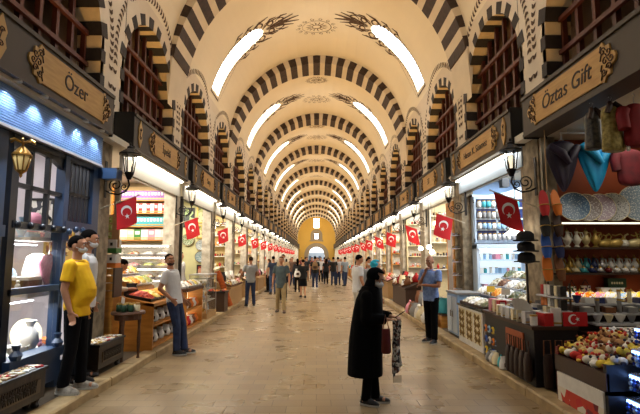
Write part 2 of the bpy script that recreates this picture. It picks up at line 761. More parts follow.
def rib(parent, yc):
    b = MB()
    W = 0.6
    yc -= 0.18
    nb = 41
    span = PI * 1.0

    def pr(t):
        return 0.05 + 0.27 * max(0.0, math.sin(t)) ** 0.7
    tlo = R_(3.5)
    for i in range(nb):
        t0 = tlo + (PI - 2 * tlo) * i / nb
        t1 = tlo + (PI - 2 * tlo) * (i + 1) / nb
        tm0, tm1 = t0, t1
        if i % 2 == 0:
            tm0, tm1 = t0 - 0.006, t1 + 0.006
        else:
            tm0, tm1 = t0 + 0.006, t1 - 0.006
        b.use(M_ribd if i % 2 == 0 else M_ribl)
        pa, pb = pr(t0), pr(t1)
        A = [vp(tm0, yc - W, -0.02), vp(tm0, yc - W, pa), vp(tm0, yc + W, pa), vp(tm0, yc + W, -0.02)]
        B = [vp(tm1, yc - W, -0.02), vp(tm1, yc - W, pb), vp(tm1, yc + W, pb), vp(tm1, yc + W, -0.02)]
        if i % 2:      # pale courses fill the gap to both neighbours
            A = [vp(t0 - 0.01, yc - W + 0.004, -0.02), vp(t0 - 0.01, yc - W + 0.004, pa - 0.004), vp(t0 - 0.01, yc + W - 0.004, pa - 0.004), vp(t0 - 0.01, yc + W - 0.004, -0.02)]
            B = [vp(t1 + 0.01, yc - W + 0.004, -0.02), vp(t1 + 0.01, yc - W + 0.004, pb - 0.004), vp(t1 + 0.01, yc + W - 0.004, pb - 0.004), vp(t1 + 0.01, yc + W - 0.004, -0.02)]
        b.add(A + B, [(0, 1, 5, 4), (1, 2, 6, 5), (2, 3, 7, 6), (0, 3, 2, 1), (4, 5, 6, 7)])
    # short pale feet that die into the wall
    for s in (1, -1):
        b.use(M_ribl)
        for (za, zb, pa, pb) in ((5.2, 6.36, 0.0, 0.055),):
            xa, xb = s * (XW + 0.01), s * (wx(6.36) - 0.055)
            y = yc + SH * s * XW
            b.add([(xa, y - W, za), (xa, y + W, za), (xb, y - W, zb), (xb, y + W, zb), (s * 3.5, y - W, zb), (s * 3.5, y + W, zb)],
                  [(0, 1, 3, 2), (0, 2, 4), (1, 5, 3)])
    o = b.build('rib_arch', parent=parent, fix=False)
    struct(o)


def ribbon(b, pts, w, y0, s, off=0.008):
    """painted line on the vault: pts are (arc length above the right springing, y)"""
    n = len(pts)
    L, Rr = [], []
    for i in range(n):
        a = pts[max(0, i - 1)]
        c = pts[min(n - 1, i + 1)]
        dx, dy = c[0] - a[0], c[1] - a[1]
        d = math.hypot(dx, dy) or 1
        nx, ny = -dy / d * w / 2, dx / d * w / 2
        u = 0.35 + 0.65 * math.sin(PI * i / (n - 1)) if n > 2 else 1
        L.append((pts[i][0] + nx * u, pts[i][1] + ny * u))
        Rr.append((pts[i][0] - nx * u, pts[i][1] - ny * u))

    def m(q):
        t = q[0] / RV
        if s < 0:
            t = PI - t
        return vp(t, y0 + q[1], off)
    for i in range(n - 1):
        b.quad(m(L[i]), m(Rr[i]), m(Rr[i + 1]), m(L[i + 1]))


def spiral(cx, cy, r, a0, turns, dirn=1, n=14):
    out = []
    for i in range(n + 1):
        u = i / n
        a = a0 + dirn * 2 * PI * turns * u
        rr = r * (1 - 0.8 * u)
        out.append((cx + rr * math.cos(a), cy + rr * math.sin(a)))
    return out


def skylight_ornament(parent, ym, s, bi):
    b = MB().use(M_paint)
    top = SLOT_B * RV
    bot = SLOT_A * RV
    q = 1.25
    for d in (-1, 1):
        # dashed frame down both sides
        a = bot - 0.1
        while a < top - 0.35:
            ribbon(b, [(a, d * (SLOT_W + 0.06)), (a + 0.075, d * (SLOT_W + 0.06))], 0.05, ym, s)
            a += 0.14
        ribbon(b, [(bot - 0.16, d * (SLOT_W + 0.14)), ((bot + top) / 2, d * (SLOT_W + 0.14)), (top - 0.4, d * (SLOT_W + 0.13))], 0.022, ym, s)
        if bi > 5:
            continue
        # scrolls that climb the upper half and meet above the rounded head
        for (ca, cd, r, a0, tn) in ((top - 0.75, 0.47, 0.13, PI, 1.1), (top - 0.42, 0.43, 0.16, PI, 1.2), (top - 0.1, 0.34, 0.18, PI, 1.2),
                                    (top + 0.2, 0.2, 0.17, PI, 1.1), (top + 0.5, 0.16, 0.15, PI, 1.1)):
            ribbon(b, spiral(top + (ca - top) * q, d * cd * 1.1, r * 1.2, a0, tn, -d), 0.06, ym, s)
            ribbon(b, [(top + (ca - top) * q - 0.1, d * (cd + 0.14)), (top + (ca - top) * q + 0.05, d * (cd + 0.27)), (top + (ca - top) * q + 0.25, d * (cd + 0.26))], 0.09, ym, s)
        for (x0, y0_, x1, y1, x2, y2) in ((top - 0.05, .1, top + .2, .3, top + .5, .34), (top + .1, .04, top + .5, .12, top + .85, .26),
                                          (top + .2, .02, top + .6, .04, top + 1.0, .12), (top - .3, .3, top - .1, .5, top + .2, .56)):
            ribbon(b, [(top + (x0 - top) * q, d * y0_), (top + (x1 - top) * q, d * y1 * 1.15), (top + (x2 - top) * q, d * y2 * 1.2)], 0.1, ym, s)
    ribbon(b, [(bot - 0.12, -SLOT_W - 0.1), (bot - 0.12, SLOT_W + 0.1)], 0.05, ym, s)
    ribbon(b, [(top + 0.1, 0), (top + 0.55, 0), (top + 0.95, 0)], 0.07, ym, s)
    struct(b.build('painted_scroll', parent=parent, fix=False))


def rosette(parent, y, r):
    b = MB().use(M_painto)
    apex = PI / 2 * RV
    n = 14
    for i in range(n):
        a = 2 * PI * i / n
        cx, cy = r * 1.25 * math.cos(a), r * math.sin(a)
        ribbon(b, spiral(apex + cx, cy, 0.085, a, 1.1, 1, 8), 0.03, y, 1)
        ribbon(b, [(apex + cx * 0.25, cy * 0.25), (apex + cx * 0.45 + 0.04 * math.sin(a), cy * 0.45), (apex + cx * 0.6, cy * 0.6)], 0.045, y, 1)
    ring = [(apex + r * 1.0 * math.cos(2 * PI * i / 20), r * 0.8 * math.sin(2 * PI * i / 20)) for i in range(21)]
    ribbon(b, ring, 0.03, y, 1)
    ribbon(b, [(apex + q[0] * 0 + (q[0] - apex) * 0.3, q[1] * 0.3) for q in ring], 0.05, y, 1)
    struct(b.build('painted_rosette', parent=parent, fix=False))


def far_wall():
    y = YE
    b = MB().use(M_yellow)
    # wall built as columns around door, window and oculus openings
    DW, DS, DT = 1.55, 2.25, 3.8          # door half width, springing, crown
    xs = [-6.0, -3.0] + [-DW + 2 * DW * i / 12 for i in range(13)] + [3.0, 6.0]
    for i in range(len(xs) - 1):
        x0, x1 = xs[i], xs[i + 1]

        def dz(x):
            return DS + (DT - DS) * math.sqrt(max(0, 1 - (x / DW) ** 2)) if abs(x) <= DW + 1e-6 else 0.0
        inside = abs(x0) <= DW + 1e-6 and abs(x1) <= DW + 1e-6
        z0a, z0b = (dz(x0), dz(x1)) if inside else (0, 0)
        if inside and max(abs(x0), abs(x1)) <= 0.56:
            b.add([(x0, y, z0a), (x1, y, z0b), (x1, y, 5.1), (x0, y, 5.1)], [(0, 1, 2, 3)])
            b.add([(x0, y, 6.5), (x1, y, 6.5), (x1, y, 7.4), (x0, y, 7.4)], [(0, 1, 2, 3)])
            b.add([(x0, y, 9.2), (x1, y, 9.2), (x1, y, 10), (x0, y, 10)], [(0, 1, 2, 3)])
        else:
            b.add([(x0, y, z0a), (x1, y, z0b), (x1, y, 10), (x0, y, 10)], [(0, 1, 2, 3)])
        if inside:
            b.add([(x0, y, z0a), (x1, y, z0b), (x1, y + 1.2, z0b), (x0, y + 1.2, z0a)], [(0, 1, 2, 3)])
    for sx in (-1, 1):
        b.quad((sx * DW, y, 0), (sx * DW, y + 1.2, 0), (sx * DW, y + 1.2, DS), (sx * DW, y, DS))
    w = b.build('wall_far', fix=False)
    struct(w)
    # grey stone dressings
    g = MB().use(M_grey)
    n = 16
    for i in range(n):
        a0, a1 = PI * i / n, PI * (i + 1) / n
        for (hw, z0, hh, t) in ((DW, DS, DT - DS, 0.75), (0.52, 6.0, 0.55, 0.6)):
            p = []
            for a in (a0, a1):
                for r in (0, t):
                    p.append(((hw + r) * math.cos(a), (z0 + (hh + r) * math.sin(a))))
            g.add([(p[0][0], y - 0.06, p[0][1]), (p[1][0], y - 0.06, p[1][1]), (p[3][0], y - 0.06, p[3][1]), (p[2][0], y - 0.06, p[2][1]),
                   (p[0][0], y, p[0][1]), (p[1][0], y, p[1][1]), (p[3][0], y, p[3][1]), (p[2][0], y, p[2][1])],
                  [(0, 1, 2, 3), (1, 5, 6, 2), (0, 3, 7, 4)])
    for sx in (-1, 1):
        g.box(sx * DW, sx * (DW + 0.75), y - 0.06, y, 0, DS)
        g.box(sx * 0.52, sx * 1.12, y - 0.06, y, 5.0, 6.0)
    g.box(-1.3, 1.3, y - 0.09, y, 4.82, 5.04)
    struct(g.build('trim_1', parent=w))
    # windows: pale panes with cross bars
    p = MB().use(M_sky)
    p.quad((-0.36, y + 0.25, 5.3), (0.36, y + 0.25, 5.3), (0.36, y + 0.25, 6.3), (-0.36, y + 0.25, 6.3))
    p.use(M_bars).box(-.52, -.34, y + .2, y + .3, 5.1, 6.6).box(.34, .52, y + .2, y + .3, 5.1, 6.6).box(-.34, .34, y + .2, y + .3, 5.1, 5.32).box(-.34, .34, y + .2, y + .3, 6.28, 6.6)
    p.use(M_bars).box(-0.04, 0.04, y + 0.17, y + 0.24, 5.1, 6.5)
    p.box(-0.52, 0.52, y + 0.17, y + 0.24, 5.7, 5.78)
    struct(p.build('window_201'))
    p = MB().use(M_sky)
    p.quad((-0.5, y + 0.25, 7.4), (0.5, y + 0.25, 7.4), (0.5, y + 0.25, 9.2), (-0.5, y + 0.25, 9.2))
    p.use(M_yellow).box(-0.52, 0.52, y + 0.1, y + 0.24, 8.5, 8.66)
    struct(p.build('window_202'))
    # daylit street seen through the arch
    b = MB().use(mat('street_paving', (190, 184, 172), 0.8))
    b.quad((-12, YE + 1, 0.0), (12, YE + 1, 0.0), (12, YE + 30, 0.0), (-12, YE + 30, 0.0))
    o = b.build('street')
    struct(o)
    b = MB().use(mat('street_house', (196, 200, 204), 0.8, var=0.2, scale=0.4))
    for (x0, x1, yy, zz) in ((-9, -2.4, YE + 26, 7), (-2.2, 2.0, YE + 29, 3.0), (2.4, 9, YE + 24, 6)):
        b.box(x0, x1, yy, yy + 3, 0, zz)
        b.use(mat('street_glass', (80, 96, 116), 0.3))
        nn = int((x1 - x0) / 1.2)
        for i in range(nn):
            b.box(x0 + 0.3 + i * 1.2, x0 + 0.9 + i * 1.2, yy - 0.05, yy, 1.0, 2.2)
        b.use(mat('street_house', (196, 200, 204)))
    struct(b.build('wall_street'))


def pillars():
    for s, side in ((-1, 'left'), (1, 'right')):
        for k in range(-1, NM):
            yc = pier(s, k)
            b = MB().use(M_pillar if k == 0 or (s > 0 and k < 2) else M_pillarl)
            # near faces sit a little before the shop line
            x0, x1 = (3.26, 3.52)
            hw = 0.19 if s < 0 else 0.3
            yq = yc - ((0.36 if k == 0 else 0.25) if s < 0 else 0.0)
            b.box(s * x0, s * x1, yq - hw, yq + hw, 0.1, 3.46)
            b.box(s * (x0 - 0.03), s * x1, yq - hw - .03, yq + hw + .03, 0.1, 0.34)
            struct(b.build('pillar_' + side))
            # wall between neighbouring shops
            col = {(-1, 0): (206, 196, 200), (-1, 1): (196, 172, 128), (-1, 2): (206, 200, 150), (1, 0): (168, 82, 40), (1, 1): (150, 178, 214)}.get((s, k), (224, 216, 200))
            b = MB().use(mat('shop_wall_%d_%d_%d' % col, col, 0.7, var=0.12, scale=3))
            b.box(s * 3.5, s * 5.4, yc - 0.12, yc + 0.12, 0.1, 3.46)
            struct(b.build('wall_%s_partition' % side))


floor_and_shell()
WALL_L = side_wall(-1, 'left')
WALL_R = side_wall(1, 'right')
VAULT = vault()
far_wall()
pillars()


# ------------------------------------------------------------------ shop signs, lamps, flags
M_fascia = mat('umber_fascia', (80, 69, 57), 0.55, var=0.12, scale=3)
M_cap = mat('black_end_cap', (16, 14, 13), 0.6)
M_plaque = mat('golden_oak', (206, 160, 84), 0.5, rgb2=(184, 136, 66), scale=3, stretch=(1, 1, 9))
M_fret = mat('fretwork_brown', (70, 40, 20), 0.6)
M_fretl = mat('fretwork_gold', (196, 152, 84), 0.5)
M_led = mat('strip_light', (255, 248, 232), 0.4, emit=16)
M_iron = mat('wrought_iron', (24, 22, 22), 0.45, metal=0.6)
M_bulb = mat('pearl_bulb', (255, 238, 206), 0.3, emit=1.2)
M_bulbhot = mat('lit_bulb', (255, 232, 190), 0.3, emit=14)
M_red = mat('flag_red', (205, 20, 28), 0.75, var=0.12, scale=10)
M_fwhite = mat('flag_white', (240, 236, 232), 0.8)
M_alu = mat('brushed_frame', (150, 140, 122), 0.4, metal=0.5)


def mat_lantern_glass():
    m = bpy.data.materials.new('clear_glass')
    m.use_nodes = True
    nt = m.node_tree
    nt.nodes.remove(nt.nodes['Principled BSDF'])
    t = nt.nodes.new('ShaderNodeBsdfTransparent')
    g = nt.nodes.new('ShaderNodeBsdfGlossy')
    g.inputs['Roughness'].default_value = 0.08
    x = nt.nodes.new('ShaderNodeMixShader')
    x.inputs[0].default_value = 0.12
    nt.links.new(t.outputs[0], x.inputs[1])
    nt.links.new(g.outputs[0], x.inputs[2])
    nt.links.new(x.outputs[0], nt.nodes['Material Output'].inputs[0])
    return m


M_glass = mat_lantern_glass()


def front(s, X, Y, Z):
    """location and turn of something seen from the aisle: local x reads left to right, -y faces the aisle"""
    return (s * X, Y, Z), (PI / 2 if s < 0 else -PI / 2)


def shop_name(s, j):
    if (s, j) in SHOPS:
        return SHOPS[(s, j)]
    return '%s %s shop' % (ORD[j], 'left' if s < 0 else 'right')


SHOPS = {(-1, 0): 'blue glazed shop', (-1, 1): 'sweets shop', (-1, 2): 'picture and plate shop', (1, 0): 'gift shop', (1, 1): 'pale blue spice shop',
         (-1, 3): 'fourth left shop', (1, 2): 'third right shop'}


def lettering(txt, size, m, parent, loc, rot=(PI / 2, 0, 0), shear=0.0):
    c = bpy.data.curves.new('lettering', 'FONT')
    c.body = txt
    c.size = size
    c.align_x = 'CENTER'
    c.align_y = 'CENTER'
    c.extrude = 0.004
    c.shear = shear
    c.materials.append(m)
    tmp = bpy.data.objects.new('lettering_curve', c)
    COL.objects.link(tmp)
    bpy.context.view_layer.update()
    me = bpy.data.meshes.new_from_object(tmp.evaluated_get(bpy.context.evaluated_depsgraph_get()))
    bpy.data.objects.remove(tmp)
    o = bpy.data.objects.new('lettering', me)
    COL.objects.link(o)
    o.parent = parent
    o.location = loc
    o.rotation_euler = rot
    return o


def fret_end(b, x0, d, h, m1=None):
    """carved scroll end of a plaque: gold silhouette with dark cut-outs; x0 inner edge, d direction"""
    b.use(M_fretl)
    pts = [(0, -h * .5), (.05, -h * .56), (.09, -h * .40), (.16, -h * .40), (.17, -h * .2), (.24, -h * .13), (.26, 0), (.24, h * .13), (.17, h * .2), (.16, h * .40), (.09, h * .40), (.05, h * .56), (0, h * .5)]
    vs = [(x0 + d * p[0], -0.022, p[1]) for p in pts] + [(x0 + d * p[0], 0.0, p[1]) for p in pts]
    n = len(pts)
    b.add(vs, [tuple(range(n))] + [(i, i + 1, n + i + 1, n + i) for i in range(n - 1)])
    b.use(M_fret)
    for (cx, cz, r, a, tn) in ((.06, .28 * h, .05, 0, 1.3), (.06, -.28 * h, .05, 0, -1.3), (.15, .2 * h, .05, PI, 1.2), (.15, -.2 * h, .05, PI, -1.2), (.09, 0, .05, 0, 1.2), (.19, 0, .045, PI, 1.2)):
        sp = spiral(cx, cz, r, a, abs(tn), 1 if tn > 0 else -1, 10)
        for i in range(len(sp) - 1):
            p, q = sp[i], sp[i + 1]
            b.bar((x0 + d * p[0], -0.025, p[1]), (x0 + d * q[0], -0.025, q[1]), 0.014, 0.008)
    for zz in (-.38, -.14, .14, .38):
        b.bar((x0 + d * .01, -.025, h * (zz - .08)), (x0 + d * .035, -.025, h * (zz + .08)), 0.016, 0.008)


SIGN = {(-1, 0): ('Özer', 0.27), (1, 0): ('Öztas Gift', 0.27), (-1, 1): ('İpekli', 0.22), (1, 1): ('Hasan K. Sönmez', 0.185),
        (-1, 2): ('Sarp', 0.22), (1, 2): ('37', 0.22), (-1, 3): ('Çelik', 0.2), (1, 3): ('Cenk', 0.2)}


def fascia(s, j):
    g = 0.22
    y0, y1 = pier(s, j - 1) + g, pier(s, j) - g
    if s < 0 and j == 0:
        y1 = 6.80
    if s < 0 and j == 1:
        y0 = 7.62
    if s > 0:
        y0 -= 0.04
        y1 -= 0.06
        if j == 0:
            y1 = 6.66
        if j == 1:
            y0 = 7.12
    zb, zt = (3.50, 4.10) if s < 0 else (3.44, 4.03)
    L = y1 - y0
    loc, rz = front(s, 3.05, (y0 + y1) / 2, zb)
    side = 'left' if s < 0 else 'right'
    txt = SIGN.get((s, j))
    if txt and len(txt[0]) > 2:
        lab = 'umber shop sign board on the %s side with plaque reading %s' % (side, txt[0])
    else:
        lab = 'umber shop sign board over the %s' % shop_name(s, j)
    t = thing('shop_sign_board', lab, 'shop sign', loc, rz, 'sign boards over the shops')
    h = zt - zb
    b = MB().use(M_fascia)
    b.box(-L / 2, L / 2, 0, 0.3, 0, h)
    b.box(-L / 2, L / 2, -0.025, 0.0, h - 0.05, h)
    b.box(-L / 2, L / 2, -0.02, 0.0, 0, 0.04)
    b.build('board', parent=t)
    for d in (-1, 1):
        b = MB().use(M_cap).box(d * L / 2, d * (L / 2 + 0.02), 0.0, 0.34, -0.02, h + 0.02)
        b.build('end_cap', parent=t)
    if j > 11:
        return t
    pl = {(-1, 0): (4.98, 6.42), (1, 0): (4.75, 6.22), (-1, 1): (8.55, 9.95), (1, 1): (7.85, 9.6)}.get((s, j))
    if pl is None:
        pl = ((y0 + y1) / 2 - 0.62, (y0 + y1) / 2 + 0.62)
    if s < 0:
        px0, px1 = pl[0] - loc[1], pl[1] - loc[1]
    else:
        px0, px1 = loc[1] - pl[1], loc[1] - pl[0]
    ph = 0.40
    zc = h / 2
    b = MB().use(M_plaque)
    b.box(px0, px1, -0.02, 0, zc - ph / 2, zc + ph / 2)
    p = b.build('plaque', parent=t)
    p['label'] = 'golden oak plaque with carved ends'
    if j <= 5:
        for (px, d) in ((px0, -1), (px1, 1)):
            fb = MB()
            fb.M = Matrix.Translation((0, 0, zc))
            fret_end(fb, px, d, ph)
            fb.build('fretwork', parent=p)
    if txt:
        lettering(txt[0], txt[1], mat('sign_ink', (44, 26, 16), 0.6), p, ((px0 + px1) / 2, -0.022, zc), shear=0.18 if txt[0] == 'Öztas Gift' else 0)
    # carved crest near each end of the board
    if j <= 6:
        for d in (-1, 1):
            cx = d * (L / 2 - 0.24)
            if min(abs(cx - px0), abs(cx - px1)) < 0.3 or px0 < cx < px1:
                continue
            b = MB().use(M_fretl)
            pts = [(0, -.24), (.05, -.15), (.085, -.08), (.06, 0), (.085, .08), (.05, .15), (0, .24), (-.05, .15), (-.085, .08), (-.06, 0), (-.085, -.08), (-.05, -.15)]
            b.add([(cx + q[0], -0.018, zc + q[1]) for q in pts] + [(cx + q[0], 0, zc + q[1]) for q in pts], [tuple(range(12))] + [(i, (i + 1) % 12, 12 + (i + 1) % 12, 12 + i) for i in range(12)])
            b.use(M_fret)
            sp = spiral(cx, zc + .07, .04, 0, 1.2, 1, 8) + spiral(cx, zc - .07, .04, PI, 1.2, -1, 8)
            for i in range(len(sp) - 1):
                b.bar((sp[i][0], -.02, sp[i][1]), (sp[i + 1][0], -.02, sp[i + 1][1]), .012, .006)
            b.build('crest', parent=t)
    return t


def lintel(s, j):
    """white panel and strip light between the sign board and the shop opening"""
    y0, y1 = pier(s, j - 1) + 0.2, pier(s, j) - 0.2
    side = 'left' if s < 0 else 'right'
    nm = shop_name(s, j)
    if not ((s, j) in ((-1, 0), (1, 0))):
        c = (236, 232, 220) if (s, j) != (1, 1) else (176, 196, 220)
        b = MB().use(mat('lintel_%d' % c[0], c, 0.5))
        b.box(s * 3.24, s * 3.3, y0, y1, 3.12, 3.46)
        o = b.build('lintel_panel')
        struct(o)
        loc, rz = front(s, 3.16, (y0 + y1) / 2, 3.46 if s < 0 else 3.40)
        L = y1 - y0 - 0.2
        t = thing('strip_light', 'white strip light under the sign board of the %s' % nm, 'light', loc, rz, 'strip lights under the sign boards')
        MB().use(M_white).box(-L / 2, L / 2, -0.03, 0.03, 0.0, 0.03).build('housing', parent=t)
        MB().use(M_led).box(-L / 2 + .03, L / 2 - .03, -0.025, 0.025, -0.03, 0.0).build('tube', parent=t)
    if j <= 8 and (s, j) not in ((-1, 0), (1, 0)):
        loc, rz = front(s, 3.3, (y0 + y1) / 2, 0.1)
        L = y1 - y0
        mm = M_alu if (s, j) not in ((1, 3), (-1, 2)) else mat('teal_frame' if s > 0 else 'black_frame', (46, 96, 96) if s > 0 else (22, 20, 20), 0.4)
        t = thing('shop_opening_frame', 'slim metal frame round the opening of the %s' % nm, 'frame', loc, rz, 'frames of the shop openings')
        for d in (-1, 1):
            MB().use(mm).box(d * L / 2, d * (L / 2 - 0.07), -0.03, 0.05, 0, 3.0).build('post', parent=t)
        MB().use(mm).box(-L / 2, L / 2, -0.03, 0.05, 3.0, 3.08).build('head_rail', parent=t)


def make_lamp():
    t = thing('wall_lantern', 'x', 'wall lamp', (0, 0, 0), 0, 'lanterns on the piers')
    # local frame: wall at y=0, the lantern hangs out towards -y
    b = MB().use(M_iron)
    b.box(-0.035, 0.035, -0.02, 0.01, -0.12, 0.45)
    arm = [(0, 0, 0.0), (0, -0.1, -0.05), (0, -0.22, -0.07), (0, -0.33, -0.02), (0, -0.38, 0.08), (0, -0.36, 0.16)]
    b.tube(arm, 0.014, 6)
    cur = [(0, -0.17 + q[0], 0.08 + q[1]) for q in spiral(0, 0, 0.11, -PI / 2, 1.6, 1, 18)]
    b.tube(cur, 0.011, 5)
    cur = [(0, -0.3 + q[0], 0.05 + q[1]) for q in spiral(0, 0, 0.06, PI, 1.4, 1, 14)]
    b.tube(cur, 0.009, 5)
    b.build('bracket', parent=t)
    c = (0, -0.37, 0.16)
    b = MB().use(M_iron)
    b.lathe([(0.0, 0), (0.03, 0.005), (0.055, 0.06), (0.075, 0.1), (0.065, 0.12), (0, 0.12)], 8, c)
    b.build('base_cup', parent=t)
    b = MB().use(M_glass)
    b.lathe([(0.065, 0.12), (0.10, 0.38)], 6, c)
    b.build('glass', parent=t)
    b = MB().use(M_iron)
    for i in range(6):
        a = 2 * PI * i / 6
        b.bar((c[0] + 0.066 * math.cos(a), c[1] + 0.066 * math.sin(a), c[2] + 0.12), (c[0] + 0.102 * math.cos(a), c[1] + 0.102 * math.sin(a), c[2] + 0.39), 0.012)
    b.build('cage', parent=t)
    b = MB().use(M_bulb)
    b.lathe([(0.02, 0.12), (0.024, 0.2), (0.045, 0.27), (0.03, 0.32), (0, 0.335)], 8, c)
    b.build('bulb', parent=t, smooth=True)
    b = MB().use(M_iron)
    b.lathe([(0.10, 0.375), (0.17, 0.39), (0.165, 0.41), (0.08, 0.47), (0.05, 0.49), (0.045, 0.52), (0.015, 0.54), (0.02, 0.57), (0, 0.6)], 8, c)
    b.build('cap', parent=t)
    return t


def star_pts(cx, cz, r, a0=PI / 2):
    return [(cx + (r if i % 2 == 0 else r * 0.4) * math.cos(a0 + i * PI / 5), cz + (r if i % 2 == 0 else r * 0.4) * math.sin(a0 + i * PI / 5)) for i in range(10)]


def flag_emblem(b, cx, cz, sc, along, dep):
    """crescent with the star on its open side; along = unit vector (x,z) from crescent to star, dep(x,z)->y"""
    ax_, az = along
    n = 18
    outer, inner = [], []
    for i in range(n + 1):
        a = R_(38) + (2 * PI - R_(76)) * i / n
        outer.append((0.5 * sc * math.cos(a), 0.5 * sc * math.sin(a)))
        a2 = R_(50) + (2 * PI - R_(100)) * i / n
        inner.append((0.125 * sc + 0.4 * sc * math.cos(a2), 0.4 * sc * math.sin(a2)))
    inner[0], inner[-1] = outer[0], outer[-1]

    def w(p):
        x = cx + p[0] * ax_ - p[1] * az
        z = cz + p[0] * az + p[1] * ax_
        return (x, dep(x, z), z)
    for i in range(n):
        b.add([w(outer[i]), w(outer[i + 1]), w(inner[i + 1]), w(inner[i])], [(0, 1, 2, 3)])
    st = star_pts(0.46 * sc, 0, 0.25 * sc, PI)
    c = [w(p) for p in st] + [w((0.46 * sc, 0))]
    b.add(c, [(i, (i + 1) % 10, 10) for i in range(10)])


def make_flag(seed, tilt=0.0):
    """pole sticking out of the pier, flag hung from its outer half; local: wall at x=0, pole towards +x, cloth faces -y"""
    rnd = random.Random(seed)
    t = thing('hanging_flag', 'x', 'flag', (0, 0, 0), 0, 'red flags hung from the piers')
    b = MB().use(mat('flag_pole', (190, 176, 150), 0.4))
    b.tube([(0, 0, 0), (0.66, 0, 0.24)], 0.009, 6)
    b.ball((0.67, 0, 0.245), 0.016, 6, 4)
    b.build('pole', parent=t)
    x0, x1 = 0.27, 0.62
    H = 0.46
    ph = rnd.uniform(0, 6)

    def dep(x, z):
        return 0.022 * math.sin(9 * (x - x0) + ph + 3 * z) * (0.3 + 1.2 * abs(z - 0.2))

    def P(u, v):
        x = x0 + (x1 - x0) * u
        zt = 0.24 / 0.66 * x - 0.012
        x2 = x + tilt * v * 0.16
        z = zt - H * v - 0.02 * math.sin(PI * u) * v
        return (x2, z)
    cloth = MB().use(M_red)
    n, m = 8, 10
    vs, fs = [], []
    for lay in (0, 1):
        for j in range(m + 1):
            for i in range(n + 1):
                x, z = P(i / n, j / m)
                vs.append((x, dep(x, z) + lay * 0.004, z))
    K = (n + 1) * (m + 1)
    for j in range(m):
        for i in range(n):
            a = j * (n + 1) + i
            fs.append((a, a + 1, a + n + 2, a + n + 1))
            fs.append((K + a, K + a + n + 1, K + a + n + 2, K + a + 1))
    cloth.add(vs, fs)
    co = cloth.build('cloth', parent=t, smooth=True, fix=False)
    e = MB().use(M_fwhite)
    cx, cz = P(0.5, 0.40)
    d = Vector((P(.55, .9)[0] - P(.45, .1)[0], P(.5, .9)[1] - P(.5, .1)[1])).normalized()
    flag_emblem(e, cx, cz, 0.2, (d.x, d.y), lambda x, z: dep(x, z) - 0.004)
    e.build('crescent_and_star', parent=co, fix=False)
    e = MB().use(M_fwhite)
    flag_emblem(e, cx, cz, 0.2, (d.x, d.y), lambda x, z: dep(x, z) + 0.008)
    e.build('crescent_and_star', parent=co, fix=False)
    return t


for s in (-1, 1):
    for j in range(0, NM):
        fascia(s, j)
        if j < 14:
            lintel(s, j)

o = thing('door_post', 'slim grey metal post at the edge of the gift shop opening', 'post', (3.3, 6.64, .1))
MB().use(M_alu).box(-.03, .05, -.03, .03, 0, 3.33).build('post', parent=o)
MB().use(cm('black') if False else M_cap).box(-.04, .06, -.04, .04, 0, .08).build('foot', parent=o)
LAMP0 = make_lamp()
FLAGS = [make_flag(1, 0.2), make_flag(2, -0.5), make_flag(3, 0.5)]
_first = True
_ff = set()
for s in (-1, 1):
    for k in range(0, 15):
        side = 'left' if s < 0 else 'right'
        yl = pier(s, k) - (0.36 if s < 0 else 0.2)
        if s > 0 and k > 0:
            yl = pier(s, k) - 0.55
        loc, rz = front(s, 3.27, yl, 2.72)
        lab = 'black lantern on a scrolled bracket, %s pier along the %s side' % (ORD[k], side)
        grp = 'lanterns on the piers'
        if _first:
            LAMP0.location, LAMP0.rotation_euler = loc, (0, 0, rz)
            tag(LAMP0, lab)
            _first = False
        else:
            dup(LAMP0, loc, rz, lab)
        fi = 0 if s < 0 and k == 0 else (1 if s > 0 and k % 2 == 0 else (2 if k % 3 == 1 else 0))
        f = FLAGS[fi]
        fl = 'red crescent and star flag on a short pole, %s pier along the %s side' % (ORD[k], side)
        floc = (s * 3.26, yl - 0.12, 2.42)
        if s > 0:
            # mirrored side: turn the pole round and let the cloth still face up the aisle
            o = dup(f, (s * 3.26, yl + 0.05, 2.44), None, fl, rot=(0, 0, PI))
        else:
            o = dup(f, floc, None, fl, rot=(0, 0, 0), scale=.86)
        o['label'] = fl
for f in FLAGS:
    for c in list(f.children):
        for g in list(c.children):
            bpy.data.objects.remove(g)
        bpy.data.objects.remove(c)
    bpy.data.objects.remove(f)
LABELS.pop('x', None)


# ------------------------------------------------------------------ goods: one of each kind and colour is built, the rest are copies
RGB = {'red': (196, 30, 34), 'dark red': (120, 22, 28), 'orange': (226, 122, 30), 'yellow': (240, 200, 60), 'gold': (206, 168, 84), 'green': (62, 130, 60),
       'dark green': (34, 66, 40), 'teal': (70, 170, 180), 'blue': (40, 90, 180), 'dark blue': (30, 44, 96), 'pale blue': (160, 196, 226), 'purple': (140, 90, 170), 'pink': (232, 150, 170),
       'white': (240, 236, 228), 'cream': (238, 222, 180), 'brown': (122, 74, 40), 'dark brown': (64, 40, 26), 'black': (24, 22, 24), 'grey': (140, 138, 136), 'silver': (200, 200, 204),
       'turquoise': (40, 170, 205), 'tan': (190, 150, 100), 'crimson': (150, 24, 40)}


def cm(color, rough=0.5, metal=0.0):
    if color in ('gold', 'silver') and metal == 0:
        metal = 0.6
    return mat('goods_%s_%d_%d' % (color.replace(' ', '_'), rough * 100, metal * 100), RGB[color], rough, metal, var=0.12, scale=14)


GOODS = {}


